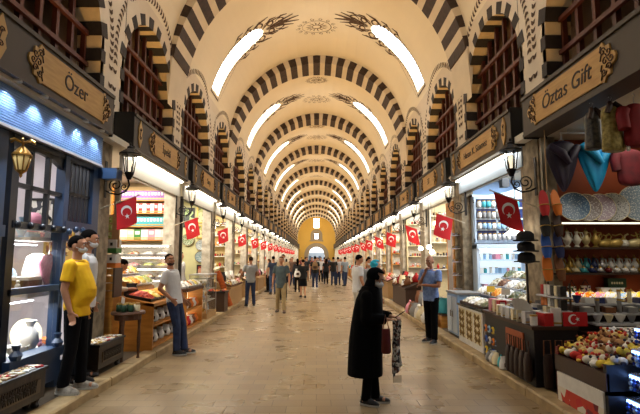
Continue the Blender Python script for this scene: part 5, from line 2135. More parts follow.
def gift_shop():
    Y = 6.86
    gs = 'gift shop'
    mb = mat('rust_panel', (166, 74, 32), .6, var=.12, scale=3)
    shelf_unit(1, 3.36, 5.0, Y, [2.19, 1.83, 1.47, 1.07], .34, cm('dark brown'), mb, 'dark shelves on the rust coloured wall of the gift shop', zt=3.42, posts=False)
    o = thing('rail_light', 'white strip light along the top plate shelf of the gift shop', 'light', (4.2, 6.5, 2.17))
    MB().use(mat('shelf_glow', (255, 236, 200), .3, emit=2.2)).box(-.75, .75, -.008, 0, -.012, .006).build('tube', parent=o)
    MB().use(cm('silver')).box(-.78, .78, 0, .012, -.02, .01).build('housing', parent=o)
    # plates leaning on the top shelf
    pl = [('blue', (92, 130, 160), (40, 66, 96), (170, 190, 200), 3.66, .21), ('brown', (150, 130, 120), (66, 50, 44), (206, 196, 190), 3.86, .2), ('pink and grey', (190, 160, 170), (110, 80, 96), (226, 216, 214), 4.05, .2),
          ('white flowered', (236, 234, 226), (110, 110, 100), (60, 60, 60), 4.26, .21), ('blue rimmed', (190, 206, 216), (60, 90, 120), (236, 236, 230), 4.62, .27)]
    for i, (nm, base, ring, dots, x, r) in enumerate(pl):
        o = thing('decorative_plate', 'large %s decorative plate leaning on the top shelf of the gift shop' % nm, 'plate', (x, Y - .30 + .03 * (i % 2) + .012 * i, 2.195 + r * .97), 0, 'decorative plates on the top shelf')
        o.rotation_euler = (R_(78), 0, R_(-12))
        MB().use(mat_plate('plate_%d' % i, base, ring, dots, 22 + 3 * i)).lathe([(r * .5, 0), (r * .55, .012), (r * .88, .028), (r, .034), (r, .042), (r * .86, .037), (r * .5, .02), (0, .016)], 32).build('dish', parent=o, smooth=True)
        MB().use(cm('cream')).tube([(r * math.cos(a * PI / 12), r * math.sin(a * PI / 12), .04) for a in range(24)], .006, 5, close=True).build('rim', parent=o)
    # gilt and white ewers
    G1, G2 = mat('antique_gilt', (196, 166, 90), .35, metal=.5), mat('pale_gilt', (224, 206, 150), .4, metal=.3)
    PW = mat('porcelain', (238, 232, 214), .25)
    for i in range(9):
        k = ['ewer', 'ewer', 'ewer', 'ewer', 'swan', 'swan', 'teapot', 'swan', 'ewer'][i]
        m = [PW, PW, G2, G1, G1, G1, PW, G2, G1][i]
        c = {'porcelain': 'white porcelain', 'pale_gilt': 'pale gilt', 'antique_gilt': 'gilt'}[m.name]
        ewer(k, m, G1, '%s %s, %s from the aisle, second gift shop shelf' % (c, {'ewer': 'ewer', 'teapot': 'teapot', 'swan': 'swan shaped pourer'}[k], ORD[i]), 'pourers on the second shelf', (3.6 + .135 * i, Y - .2, 1.83), .25 * (-1) ** i, .95)
    # two rows of small tea sets
    cols = ['silver', 'gold', 'cream', 'teal', 'dark blue', 'silver', 'white', 'white', 'white', 'white', 'gold', 'brown']
    for r in range(2):
        for i in range(11):
            c = cols[(i + r) % 12]
            if r == 1 and i == 5:
                c = 'dark red'
            m = cm(c, .3)
            ewer('ewer' if r == 0 else 'teapot', m, cm('gold', .3), '%s %s, %s from the aisle, %s row, third gift shop shelf' % (c, 'tea urn' if r == 0 else 'teapot', ORD[i], ['back', 'front'][r]), 'tea sets on the third shelf', (3.54 + .118 * i, Y - .12 - .14 * r, 1.47), .3, .88 if r == 0 else .62)
    # lanterns and small boxes on the fourth shelf
    for i in range(9):
        c = ['silver', 'red', 'orange', 'pink', 'white', 'pale blue', 'cream', 'yellow', 'orange'][i]
        o = thing('mosaic_lantern', '%s glass mosaic lantern, %s from the aisle on the fourth gift shop shelf' % (c, ORD[i]), 'lantern', (3.55 + .145 * i, Y - .27, 1.073), 0, 'mosaic lanterns on the fourth shelf')
        MB().use(cm('gold', .3)).lathe([(.04, 0), (.045, .012), (.02, .03), (.03, .04)], 10).build('base', parent=o, smooth=True)
        MB().use(mat_voronoi('lantern_' + c.replace(' ', '_'), [RGB[c], RGB['white'], RGB[c], RGB['yellow']], 55, .25, emit=.9)).lathe([(.03, .04), (.065, .065), (.075, .095), (.06, .125), (.03, .14)], 12).build('globe', parent=o, smooth=True)
        MB().use(cm('gold', .3)).lathe([(.033, .138), (.02, .16), (.006, .17), (0, .19)], 10).build('cap', parent=o, smooth=True)
    for (x, w, h, c, lab) in ((3.68, .12, .2, 'green', 'white and green beaded bag behind the mosaic lanterns of the gift shop'), (3.88, .14, .21, 'purple', 'white and purple beaded bag behind the mosaic lanterns'), (4.4, .1, .12, 'gold', 'small gilt box behind the lanterns of the gift shop')):
        o = thing('beaded_bag', lab, 'bag', (x, Y - .1, 1.074))
        MB().use(mat_voronoi('bead_' + c, [RGB[c], RGB['white'], RGB['black'], RGB['white']], 40, .5)).loft([(0, 0, 0, w * .4, .03), (0, 0, .02, w * .5, .05), (0, 0, h * .6, w * .45, .045), (0, 0, h, w * .55, .02)], 12).build('pouch', parent=o, smooth=True)
        MB().use(cm('black')).tube([(-w * .4, 0, h), (0, 0, h + .09), (w * .4, 0, h)], .006, 5).build('handle', parent=o)
    o = thing('inlaid_box', 'white inlaid box with dark dots behind the gift shop lanterns', 'box', (4.22, Y - .12, 1.07))
    MB().use(cm('white')).box(-.16, .16, -.06, .06, 0, .17).build('box_body', parent=o)
    b = MB().use(cm('black'))
    for q in range(7):
        b.ball((-.13 + q * .043, -.06, .1), .014, 6, 4)
    b.build('inlay', parent=o)
    MB().use(cm('white')).box(-.17, .17, -.07, .07, .17, .19).build('lid', parent=o)
    o = thing('green_case', 'dark green case with pale lettering on the white inlaid box', 'case', (4.3, Y - .12, 1.26))
    MB().use(cm('dark green')).box(-.13, .13, -.05, .05, 0, .13).build('case_body', parent=o)
    b = MB().use(cm('cream'))
    for q in range(5):
        b.box(-.09 + q * .036, -.066 + q * .036, -.053, -.05, .05, .08)
    b.build('print', parent=o)
    # rail and clothes
    o = thing('clothes_rail', 'metal clothes rail under the ceiling of the gift shop', 'rail', (4.0, 6.3, 3.41))
    MB().use(cm('silver', .3)).tube([(-.62, 0, 0), (.8, 0, 0)], .014, 8).build('rod', parent=o)
    for x in (-.5, .6):
        MB().use(cm('silver', .3)).tube([(x, 0, 0), (x, 0, .05)], .008, 6).build('drop', parent=o)
    PU = mat('purple_satin', (32, 10, 46), .6, rgb2=(16, 5, 24), scale=6)
    TU = mat('turquoise_satin', (20, 158, 206), .5, rgb2=(10, 130, 190), scale=6)
    CR = mat('crimson_velvet', (116, 16, 30), .75, rgb2=(80, 10, 20), scale=7)
    GD = mat('gold_brocade', (178, 160, 92), .4, metal=.3, rgb2=(110, 96, 44), scale=26)
    BK = mat('black_brocade', (34, 32, 38), .5, rgb2=(90, 84, 70), scale=30)
    garment('gathered', PU, 'dark purple shawl gathered to a point, beside the door frame of the gift shop', (3.40, 6.3, 3.32), 0, .74, .23)
    garment('gathered', TU, 'turquoise blue shawl gathered to a point above the plates', (3.83, 6.28, 3.32), 0, .74, .23)
    garment('robe', CR, 'crimson robe hanging right of the turquoise shawl', (4.27, 6.2, 3.16), 0, .52, .22)
    garment('vest', BK, 'black brocade vest hung before the turquoise shawl', (3.13, 5.12, 3.34), .1, .45, .13, cm('white'))
    garment('vest', GD, 'gold brocade vest hung in front of the turquoise shawl', (3.22, 4.92, 3.34), .1, .52, .17, cm('white'))
    garment('robe', mat('scarlet_cloth', (140, 12, 20), .75, var=.3, scale=5), 'bright red robe at the edge of the gift shop under its sign board', (3.42, 4.84, 3.34), 0, .5, .15)
    # strings of slippers beside the frame
    cord = [('red', 'orange', 2.40), ('black', 'dark brown', 2.12), ('blue', 'dark blue', 1.84), ('orange', 'brown', 1.54)]
    for ci, (c1, c2, z) in enumerate(cord):
        for q, c in enumerate((c1, c2)):
            slipper((3.06 + .15 * q, 6.2 - .02 * q, z), (R_(78), 0, R_(-8 + 16 * q)), c, '%s embroidered slipper, %s pair on the string, %s' % (c, ['top', 'second', 'third', 'fourth', 'lowest'][ci], ['aisle side', 'shop side'][q]), 'slippers on the string', 1.32)
    o = thing('slipper_string', 'cord from which the pairs of slippers hang at the gift shop edge', 'cord', (3.15, 6.26, 1.4))
    MB().use(cm('tan')).tube([(0, 0, 0), (0, .01, 1.2), (0, 0, 2.04)], .007, 5).build('cord', parent=o)
    MB().use(cm('silver', .3)).tube([(-.06, -.02, 1.1), (0, 0, 1.2), (.06, -.02, 1.1)], .006, 5).build('hook', parent=o)
    # black felt hats and a white shade next to the slippers
    for i, z in enumerate((1.62, 1.77, 1.92)):
        o = thing('felt_hat', 'black felt hat, %s from the top of the dark hat pile by the slipper string' % ORD[2 - i], 'hat', (2.98, 6.62, z), 0, 'black felt hats')
        MB().use(cm('black', .9)).lathe([(.17, 0), (.17, .015), (.12, .02)], 16).build('brim', parent=o, smooth=True)
        MB().use(cm('black', .9)).lathe([(.12, .01), (.115, .1), (.07, .14), (0, .145)], 16).build('crown', parent=o, smooth=True)
    o = thing('hat_stand', 'thin dark stand that carries the pile of black felt hats', 'stand', (2.98, 6.62, .84))
    MB().use(cm('black')).lathe([(.1, 0), (.1, .02), (.015, .03), (.015, .76), (.1, .775), (.1, .78), (0, .78)], 12).build('pole', parent=o)
    # stepped wares in front: shelf boards of small grey boxes
    o = thing('tiered_stand', 'dark tiered stand of small boxes in front of the gift shop shelves', 'stand', (4.12, 5.95, .1))
    for i, (y, z) in enumerate(((.34, .98), (.12, .88), (-.1, .78), (-.32, .68))):
        MB().use(cm('silver')).box(-.72, .72, y - .11, y + .11, z - .02, z).build('shelf_board', parent=o)
    MB().use(cm('dark brown')).box(-.72, .72, -.4, .45, 0, .64).build('stand_body', parent=o)
    MB().use(cm('dark brown')).box(-.72, .72, .2, .45, .64, .94).build('riser', parent=o)
    for r, (y, z) in enumerate(((.34, .98), (.12, .88), (-.1, .78), (-.32, .68))):
        for i in range(10):
            rnd = random.Random(r * 40 + i)
            c = rnd.choice(['grey', 'white', 'silver', 'grey', 'cream', 'brown', 'dark blue'])
            ware(rnd.choice(['flat_box', 'flat_box', 'tin', 'bowl']), c, (3.48 + .142 * i, 5.95 + y, .1 + z), rnd.uniform(-.2, .2), '%s small ware, %s from the aisle, %s step of the dark tiered stand' % (c, ORD[i], ['top', 'second', 'third', 'lowest'][r]), 'small wares on the tiered stand', (.42, .7, 1.0) if True else 1)
    # counter of boxed souvenirs nearer the aisle
    o = thing('souvenir_counter', 'dark souvenir counter at the kerb in front of the slipper string', 'counter', (2.93, 6.45, .1))
    MB().use(cm('black')).box(-.26, .28, -.62, .62, 0, .70).build('counter_body', parent=o)
    MB().use(mat('rust_leather', (170, 84, 44), .45)).box(-.28, -.26, -.35, .2, .2, .62).build('leather_panel', parent=o)
    MB().use(cm('dark brown')).box(-.29, .29, -.64, .64, .70, .74).build('worktop', parent=o)
    for i in range(7):
        for r in range(4):
            rnd = random.Random(i * 13 + r)
            c = rnd.choice(['white', 'grey', 'red', 'cream', 'silver', 'pink', 'white', 'dark blue', 'brown'])
            k = rnd.choice(['carton', 'book', 'carton', 'tin', 'flat_box'])
            ware(k, c, (2.72 + .14 * r, 5.92 + .175 * i, .84), rnd.uniform(-.3, .3), '%s %s, %s row from the aisle, %s along, dark souvenir counter' % (c, KIND_WORD[k], ORD[r], ORD[i]), 'souvenirs on the dark counter', (.9, .9, .75 + .16 * r) if k != 'flat_box' else (.45, .8, 2.2))
    o = thing('packet_rack', 'two step rack of small packets on the aisle side of the felt hats', 'rack', (3.08, 6.25, .84))
    for r in range(2):
        MB().use(cm('silver')).box(-.06, .12, -.36, .22, .16 + .17 * r, .18 + .17 * r).build('shelf_board', parent=o)
    for y in (-.35, .2):
        MB().use(cm('dark brown')).box(.10, .12, y, y + .02, 0, .52).build('upright', parent=o)
        MB().use(cm('dark brown')).box(-.06, -.04, y, y + .02, 0, .18).build('upright', parent=o)
    for r in range(2):
        for i in range(6):
            rnd = random.Random(900 + r * 10 + i)
            c = rnd.choice(['white', 'red', 'grey', 'cream', 'black', 'orange', 'pale blue'])
            ware('carton', c, (3.11, 5.95 + .09 * i, 1.02 + .17 * r), PI / 2, '%s carton, %s along the %s step of the packet rack' % (c, ORD[i], ['lower', 'upper'][r]), 'cartons on the packet rack', (.6, .8, .65))
    b = MB().use(cm('white', .8))
    o = thing('folding_fan', 'white printed folding fan lying at the edge of the dark souvenir counter', 'fan', (2.70, 6.3, .86), -.4)
    n = 12
    vs = [(0, 0, 0)]
    for i in range(n + 1):
        a = PI * (.1 + .55 * i / n)
        vs.append((.2 * math.cos(a), -.06, .02 + .26 * math.sin(a) * 1 + (.012 if i % 2 else 0)))
    vs2 = [(p[0], p[1] + .006, p[2]) for p in vs]
    b.add(vs + vs2, [(0, i, i + 1) for i in range(1, n + 1)] + [(n + 2, n + 2 + i + 1, n + 2 + i) for i in range(1, n + 1)])
    b.build('leaf', parent=o)
    MB().use(cm('brown')).tube([(0, .0, 0), (.01, -.07, .04)], .012, 6).build('rivet_end', parent=o)
    # dark shoulder bags on the floor edge
    for i in range(5):
        o = thing('shoulder_bag', 'dark leather shoulder bag, %s of the row hanging under the souvenir counter' % ORD[i], 'bag', (2.60, 5.88 + i * .14, .18), 0, 'dark shoulder bags')
        MB().use(mat('dark_leather', (52, 32, 24), .5, var=.4, scale=8)).loft([(0, 0, 0, .03, .05), (0, 0, .03, .05, .065), (0, 0, .25, .045, .06), (0, 0, .34, .02, .05)], 12).build('bag_body', parent=o, smooth=True)
        MB().use(cm('dark brown')).tube([(0, -.045, .32), (0, -.04, .48), (0, .04, .48), (0, .045, .32)], .008, 6).build('strap', parent=o, smooth=True)
    for i in range(4):
        o = thing('shoulder_bag', 'dark leather shoulder bag, %s of those against the near end of the souvenir counter' % ORD[i], 'bag', (2.78 + .14 * i, 5.73, .13), PI / 2, 'bags at the counter end')
        MB().use(mat('dark_leather', (52, 32, 24))).loft([(0, 0, 0, .03, .05), (0, 0, .03, .05, .06), (0, 0, .3, .045, .058), (0, 0, .4, .02, .05)], 12).build('bag_body', parent=o, smooth=True)
        MB().use(cm('brown')).tube([(0, -.045, .38), (0, -.04, .56), (0, .04, .56), (0, .045, .38)], .008, 6).build('strap', parent=o, smooth=True)
    for i in range(8):
        bag((2.66 + .02 * (i % 2), 6.75 + .14 * i - .2 * (i // 5), .118), i, ['white', 'teal', 'cream', 'white', 'grey', 'pale blue', 'white', 'cream'][i], '%s small bag, %s along the foot of the dark souvenir counter' % (['white', 'teal', 'cream', 'white', 'grey', 'pale blue', 'white', 'cream'][i], ORD[i]), 'small bags at the counter foot', .75) if i < 5 else None
    # flag board
    o = thing('flag_board', 'small rectangular red flag board standing at the near end of the dark souvenir counter', 'flag', (3.19, 5.82, .845))
    MB().use(mat('flag_red', (205, 20, 28))).box(-.15, .15, 0, .01, 0, .17).build('board', parent=o)
    e = MB().use(M_fwhite)
    flag_emblem(e, -.03, .085, .12, (1, 0), lambda x, z: -.003)
    e.build('crescent_and_star', parent=o, fix=False)
    # bin of toys and cushions
    o = thing('toy_bin', 'dark wooden bin on the kerb filled with colourful stuffed toys', 'bin', (3.02, 4.95, .1), -PI / 2)
    W, D = .47, .3
    MB().use(cm('dark red', .6)).box(-W, -W + .05, -D, D, 0, .58).build('end_panel', parent=o)
    MB().use(cm('black')).box(W, W - .05, -D, D, 0, .58).build('end_panel', parent=o)
    MB().use(cm('dark brown')).box(-W, W, D - .03, D, 0, .6).build('back_panel', parent=o)
    MB().use(cm('dark brown')).box(-W, W, -D, D, .3, .34).build('bottom_board', parent=o)
    b = MB().use(cm('dark brown')).box(-W, W, -D - .01, -D + .02, .34, .5)
    b.build('front_board', parent=o)
    pr = MB().use(mat_voronoi('printed_panel', [(196, 40, 40), (230, 220, 200), (120, 30, 40), (200, 60, 40)], 9, .6)).box(-W + .05, W - .05, -D - .02, -D, .0, .17)
    pr.use(cm('white')).box(-W + .05, W - .05, -D - .02, -D, .17, .32)
    pr.build('printed_front', parent=o)
    pal = [[(226, 196, 130), (200, 60, 40)], [(240, 234, 220), (60, 60, 70)], [(200, 50, 40), (230, 190, 80)], [(230, 200, 70), (120, 60, 30)], [(190, 140, 90), (90, 50, 30)], [(236, 226, 206), (190, 60, 60)]]
    words = ['sand and red', 'white and grey', 'red and yellow', 'yellow and brown', 'tan and brown', 'cream and red']
    cnt = {}
    for a in range(8):
        for c in range(5):
            rnd = random.Random(a * 9 + c)
            q = rnd.randrange(6)
            soft_toy((2.79 + .115 * c, 4.54 + .118 * a, .62 + .05 * c + rnd.uniform(0, .05)), rnd.uniform(0, 6), q, words[q], ORD[a], ORD[c], pal[q])
    # pale round cushions between bin and tiered stand
    for i in range(6):
        cushion((3.40 + .17 * (i % 3) + .02 * i, 5.42 - .15 * (i // 3), .80 - .0 * (i // 3)), (R_(55), .3 * (i % 3) - .3, .2), [(226, 222, 212), (70, 74, 84), (200, 60, 50)] if i % 2 else [(206, 206, 210), (240, 238, 230), (90, 90, 100)], '%s cushion of the pale heap behind the toy bin, %s row' % (['leftmost', 'middle', 'rightmost'][i % 3], ['upper', 'lower'][i // 3]), 'pale cushions behind the toy bin', .55)
    o = thing('cushion_bench', 'dark bench under the pale cushions behind the toy bin', 'bench', (3.62, 5.36, .1))
    MB().use(cm('black')).box(-.32, .32, -.2, .18, 0, .56).build('bench_body', parent=o)
    MB().use(cm('dark brown')).box(-.34, .34, -.22, .2, .56, .6).build('bench_top', parent=o)
    # stand of blue glass beads
    o = thing('bead_stand', 'lit display stand hung with blue glass beads at the near end of the gift shop', 'stand', (3.02, 4.05, .1), -PI / 2)
    MB().use(cm('black')).box(-.42, .42, .06, .1, 0, .95).build('back_board', parent=o)
    MB().use(cm('black')).box(-.42, .42, -.25, .1, 0, .06).build('base', parent=o)
    for i, z in enumerate((.28, .5, .72, .92)):
        MB().use(cm('silver', .2)).box(-.42, .42, -.02 - .04 * (3 - i), .0 + .06, z, z + .015).build('rail', parent=o)
        MB().use(mat('blue_light', (130, 175, 255), .3, emit=9)).box(-.4, .4, -.03 - .04 * (3 - i), -.01 - .04 * (3 - i), z - .03, z).build('light_strip', parent=o)
    BB = [mat('bead_blue', (40, 80, 190), .15), mat('bead_ice', (170, 200, 236), .1, metal=.3), mat('bead_navy', (20, 30, 90), .15)]
    beadp = None
    for i, z in enumerate((.28, .5, .72, .92)):
        for q in range(16):
            b = MB().use(BB[(q + i) % 3])
            y = 3.66 + .78 * (q + .5) / 16
            x = 3.02 - (.03 + .04 * (3 - i))
            lab = '%s bead pendant, %s from the near end, %s rail of the bead stand' % (['blue', 'ice blue', 'navy'][(q + i) % 3], ORD[q], ['lowest', 'second', 'third', 'top'][i])
            key = ('bead', (q + i) % 3)
            loc = (x - .012, y, .1 + z)
            if key in GOODS:
                dup(GOODS[key], loc, 0, lab, 'bead pendants on the stand')
                continue
            b.ball((0, 0, -.03), .016, 8, 5)
            b.ball((0, 0, -.068), .022, 8, 5)
            b.ball((0, 0, -.112), .018, 8, 5)
            b.tube([(0, 0, 0), (0, 0, -.12)], .003, 4)
            t = b.build('bead_pendant', smooth=True, loc=loc)
            GOODS[key] = tag(t, lab, 'pendant', 'bead pendants on the stand')
    # trinket rack above the bead stand
    o = thing('trinket_shelf', 'dark shelf of small trinkets above the blue bead stand', 'shelf', (3.6, 4.7, .1), -PI / 2)
    MB().use(cm('dark brown')).box(-.42, .5, -.1, .2, .0, .82).build('stand_body', parent=o)
    MB().use(cm('silver')).box(-.44, .52, -.12, .22, .82, .85).build('shelf_board', parent=o)
    for i in range(8):
        for r in range(2):
            rnd = random.Random(i * 5 + r + 3)
            c = rnd.choice(['silver', 'white', 'teal', 'gold', 'dark blue', 'black', 'cream'])
            k = rnd.choice(['figurine', 'vase', 'tin', 'jar', 'bottle'])
            ware(k, c, (3.55 + .14 * r, 4.25 + .11 * i, .95), 0, '%s %s, %s along the %s row of the trinket shelf' % (c, KIND_WORD[k], ORD[i], ['front', 'back'][r]), 'trinkets above the bead stand', .68)


TOYS = {}


def soft_toy(loc, rz, q, word, o1, o2, cols):
    lab = '%s stuffed toy, %s along and %s from the aisle in the bin' % (word, o1, o2)
    if q in TOYS:
        return dup(TOYS[q], loc, rz, lab, 'stuffed toys in the bin', scale=.72)
    o = thing('stuffed_toy', lab, 'toy', loc, rz, 'stuffed toys in the bin')
    o.scale = (.72,) * 3
    m1 = mat('plush_%d_a' % q, cols[0], .9, var=.15, scale=30)
    m2 = mat('plush_%d_b' % q, cols[1], .9)
    MB().use(m1).ball((0, 0, 0), (.075, .085, .06), 10, 6).build('body', parent=o, smooth=True)
    b = MB().use(m1).ball((.0, -.1, .03), .05, 10, 6)
    b.build('head', parent=o, smooth=True)
    for d in (-1, 1):
        MB().use(m2).ball((d * .045, -.1, .075), .022, 8, 5).build('ear', parent=o, smooth=True)
        MB().use(m2).ball((d * .07, -.03, -.01), (.03, .045, .025), 8, 5).build('paw', parent=o, smooth=True)
    TOYS[q] = o
    return o


# ================================================================== right: the pale blue spice shop
def spice_shop():
    Y = pier(1, 1) - .14
    PB = mat('pale_blue_paint', (150, 184, 222), .45, var=.06)
    WB = mat('white_blue_paint', (206, 222, 238), .4)
    o = thing('wall_cupboard', 'white wall cupboard with glazed rows of dark jars in the pale blue spice shop', 'cupboard', (3.98, Y, 2.0))
    MB().use(WB).box(-.52, .62, -.3, 0, 0, 1.02).build('cupboard_body', parent=o)
    b = MB().use(WB)
    for z in (0.04, .28, .52, .76, .98):
        b.box(-.46, .6, -.33, -.3, z, z + .035)
    for x in (-.5, -.02, .58):
        b.box(x, x + .04, -.33, -.3, .02, 1.02)
    b.build('face_frame', parent=o)
    MB().use(cm('dark blue')).box(-.46, .58, -.308, -.3, .06, .98).build('dark_recess', parent=o)
    b = MB().use(WB)
    b.add([(-.54, -.34, 1.02), (.64, -.34, 1.02), (.64, -.34, 1.28), (.2, -.34, 1.12), (-.2, -.34, 1.06), (-.54, -.34, 1.08), (-.54, -.1, 1.02), (.64, -.1, 1.02), (.64, -.1, 1.28), (.2, -.1, 1.12), (-.2, -.1, 1.06), (-.54, -.1, 1.08)],
          [(0, 1, 2, 3, 4, 5), (11, 10, 9, 8, 7, 6), (5, 4, 10, 11), (4, 3, 9, 10), (3, 2, 8, 9), (0, 6, 7, 1)])
    b.build('crest', parent=o)
    for sx in (-.52,):
        for z in (.06, .92):
            MB().use(cm('black')).box(sx - .005, sx + .02, -.345, -.33, z - .04, z + .04).build('hinge', parent=o)
    for r, z in enumerate((.075, .315, .555, .795)):
        for i in range(9):
            c = ['silver', 'pale blue', 'grey', 'teal'][r] if i % 3 else 'white'
            ware('jar', c, (3.58 + .105 * i, Y - .36, 2.0 + z), 0, '%s jar, %s from the aisle on the %s row of the white wall cupboard' % (c, ORD[i], ['lowest', 'third', 'second', 'top'][r]), 'jars of the white wall cupboard', .85)
    o = thing('open_cooler', 'white lit open cooler under the wall cupboard of the pale blue spice shop', 'cooler', (3.98, Y, .1))
    MB().use(WB).box(-.52, -.46, -.45, 0, 0, 1.86).build('side_panel', parent=o)
    MB().use(WB).box(.6, .66, -.45, 0, 0, 1.86).build('side_panel', parent=o)
    MB().use(mat('cooler_back', (226, 240, 250), .4, emit=.9)).box(-.46, .6, -.06, 0, 0, 1.86).build('back_panel', parent=o)
    for z in (.9, 1.25, 1.55):
        MB().use(WB).box(-.46, .6, -.4, -.06, z - .03, z).build('shelf_board', parent=o)
    MB().use(WB).box(-.52, .66, -.48, 0, 1.78, 1.88).build('canopy', parent=o)
    MB().use(mat('cool_tube', (226, 244, 255), .3, emit=9)).box(-.44, .58, -.4, -.37, 1.765, 1.778).build('tube', parent=o)
    for r, z in enumerate((1.0, 1.35, 1.65)):
        for i in range(8):
            c = ['pale blue', 'pink', 'white', 'teal', 'white', 'pale blue'][(i + 2 * r) % 6]
            k = ['tin', 'flat_box', 'jar', 'tin'][(i + r) % 4]
            ware(k, c, (3.58 + .125 * i, Y - .24, z), 0, '%s %s, %s from the aisle, %s shelf of the lit cooler' % (c, KIND_WORD[k], ORD[i], ['lowest', 'middle', 'upper'][r]), 'goods in the open cooler', .72 if k != 'flat_box' else (.4, 1, 1.6))
    # low pale blue cabinet between the stone pillar and the white counter
    o = thing('low_cabinet', 'low pale blue cabinet at the kerb behind the bald man', 'cabinet', (2.98, 9.65, .1), -PI / 2)
    MB().use(PB).box(-.36, .36, -.2, .25, .06, .86).build('cabinet_body', parent=o)
    MB().use(cm('black')).box(-.34, .34, -.18, .22, 0, .06).build('plinth', parent=o)
    for d in (-1, 1):
        dr = MB().use(WB).box(d * .02, d * .33, -.215, -.2, .1, .8).build('door', parent=o)
        MB().use(cm('silver', .2)).box(d * .05, d * .07, -.235, -.215, .4, .52).build('handle', parent=dr)
    MB().use(cm('grey')).box(-.38, .38, -.22, .26, .86, .9).build('top', parent=o)
    # white lattice counter
    o = thing('lattice_counter', 'white spice counter with three gold lattice panels at the kerb', 'counter', (3.0, 8.5, .1), -PI / 2)
    W = .66
    MB().use(cm('white', .4)).box(-W, W, -.25, .25, 0, .68).build('counter_body', parent=o)
    LG = mat('lattice_gold', (150, 118, 60), .45, metal=.3)
    for q in range(3):
        x0 = -W + .06 + q * .42
        b = MB().use(cm('cream')).box(x0, x0 + .36, -.258, -.25, .12, .64)
        b.use(LG)
        for k in range(4):
            zc = .185 + k * .125
            for d in (-1, 1):
                sp = spiral(x0 + .18 + d * .075, zc, .055, 0 if d > 0 else PI, 1.2, d, 10)
                for u in range(len(sp) - 1):
                    b.bar((sp[u][0], -.262, sp[u][1]), (sp[u + 1][0], -.262, sp[u + 1][1]), .022, .012)
            b.bar((x0 + .06, -.262, zc - .06), (x0 + .30, -.262, zc + .06), .018, .01)
            b.bar((x0 + .06, -.262, zc + .06), (x0 + .30, -.262, zc - .06), .018, .01)
        b.build('lattice_panel', parent=o)
    MB().use(mat('dark_glass', (60, 66, 66), .15)).box(-W - .02, W + .02, -.27, .27, .68, .72).build('worktop', parent=o)
    # black stand next to it
    o = thing('black_toy_case', 'black case of bright glass eyes between the lattice counter and the souvenir counter', 'case', (2.98, 7.45, .1), -PI / 2)
    MB().use(cm('black')).box(-.3, .32, -.22, .25, 0, .70).build('case_body', parent=o)
    MB().use(cm('dark brown')).box(-.32, .34, -.25, .27, .70, .74).build('worktop', parent=o)
    for i in range(12):
        c = ['white', 'blue', 'green', 'yellow', 'pale blue', 'orange'][i % 6]
        o = thing('glass_eye', '%s glass eye charm, %s of those on the front of the black case' % (c, ORD[i]), 'charm', (2.745, 7.22 + (i % 4) * .15, .22 + (i // 4) * .17), 0, 'glass eye charms')
        o.rotation_euler = (0, -PI / 2, 0)
        MB().use(cm(c, .2)).lathe([(.06, 0), (.055, .015), (0, .025)], 12).build('disc', parent=o, smooth=True)
        MB().use(cm('dark blue', .2)).lathe([(.03, .018), (.02, .03), (0, .032)], 10).build('pupil', parent=o)
    # sloping spice trays in tiers
    hs = ['spice', 'tea', 'white', 'apricot', 'spice', 'coconut', 'mixed', 'tea', 'spice', 'white', 'cocoa', 'spice', 'saffron', 'spice', 'white', 'tea']
    q = 0
    o = thing('spice_rack', 'tiered grey rack of sloping spice trays behind the lattice counter', 'rack', (3.62, 8.7, .1), -PI / 2)
    MB().use(cm('grey')).box(-1.2, 1.2, -.25, .6, 0, .75).build('rack_body', parent=o)
    b = MB().use(cm('dark brown'))
    b.add([(-1.2, -.3, .78), (1.2, -.3, .78), (1.2, .62, 1.3), (-1.2, .62, 1.3), (-1.2, -.3, .72), (1.2, -.3, .72), (1.2, .62, 1.0), (-1.2, .62, 1.0)], [(0, 1, 2, 3), (4, 7, 6, 5), (0, 4, 5, 1), (3, 2, 6, 7), (0, 3, 7, 4), (1, 5, 6, 2)])
    b.build('sloping_top', parent=o)
    for r, (x, z) in enumerate(((3.46, .99), (3.74, 1.148), (4.02, 1.306))):
        for i in range(6):
            h = hs[q % len(hs)]
            q += 1
            tray(.29, .36, h, '%s spice tray, %s along the %s row of the tiered spice rack' % (h, ORD[i], ['front', 'middle', 'back'][r]), 'tray', 'spice trays of the tiered rack', (x, 7.7 + i * .395, z), (0, -.515, 0), amp=.08, seed=200 + q, name='spice_tray', hname='spice')
    for i in range(4):
        h = ['tea', 'spice', 'white', 'spice'][i]
        tray(.44, .31, h, '%s heaped tray, %s along the top of the white lattice counter' % (h, ORD[i]), 'tray', 'trays on the lattice counter', (3.0, 8.0 + i * .325, .83), (0, -.06, 0), amp=.1, rim=cm('dark brown'), seed=230 + i, name='spice_tray', hname='spice')
    for i, (y, x, z, c) in enumerate(((7.75, 3.55, 1.09, 'white'), (8.2, 3.3, 1.0, 'white'), (8.9, 3.3, 1.0, 'yellow'))):
        o = thing('price_card', '%s price card, %s along the tiered spice rack' % (c, ORD[i]), 'card', (x, y, z), 0, 'price cards of the spice rack')
        MB().use(cm(c)).box(-.075, .075, -.004, .004, .04, .15).build('card', parent=o)
        MB().use(cm('black')).box(-.01, .01, -.003, .003, -.03, .04).build('stick', parent=o)
    for i in range(3):
        for r in range(3):
            c = ['red', 'white', 'orange', 'cream', 'white', 'red', 'pink', 'white', 'brown'][i * 3 + r]
            ware('carton', c, (2.84 + .14 * r, 7.24 + .17 * i, .84), .1 * r, '%s carton, %s along and %s from the aisle on the black case' % (c, ORD[i], ORD[r]), 'cartons on the black case', .95)
    # projector-like black spotlight under the ceiling
    o = thing('ceiling_spotlight', 'black box spotlight hanging under the ceiling of the pale blue spice shop', 'light', (3.85, 9.4, 3.46))
    MB().use(cm('black')).tube([(0, 0, 0), (0, 0, -.16)], .012, 6).build('stem', parent=o)
    MB().use(cm('black')).box(-.07, .07, -.09, .09, -.34, -.16).build('head', parent=o)
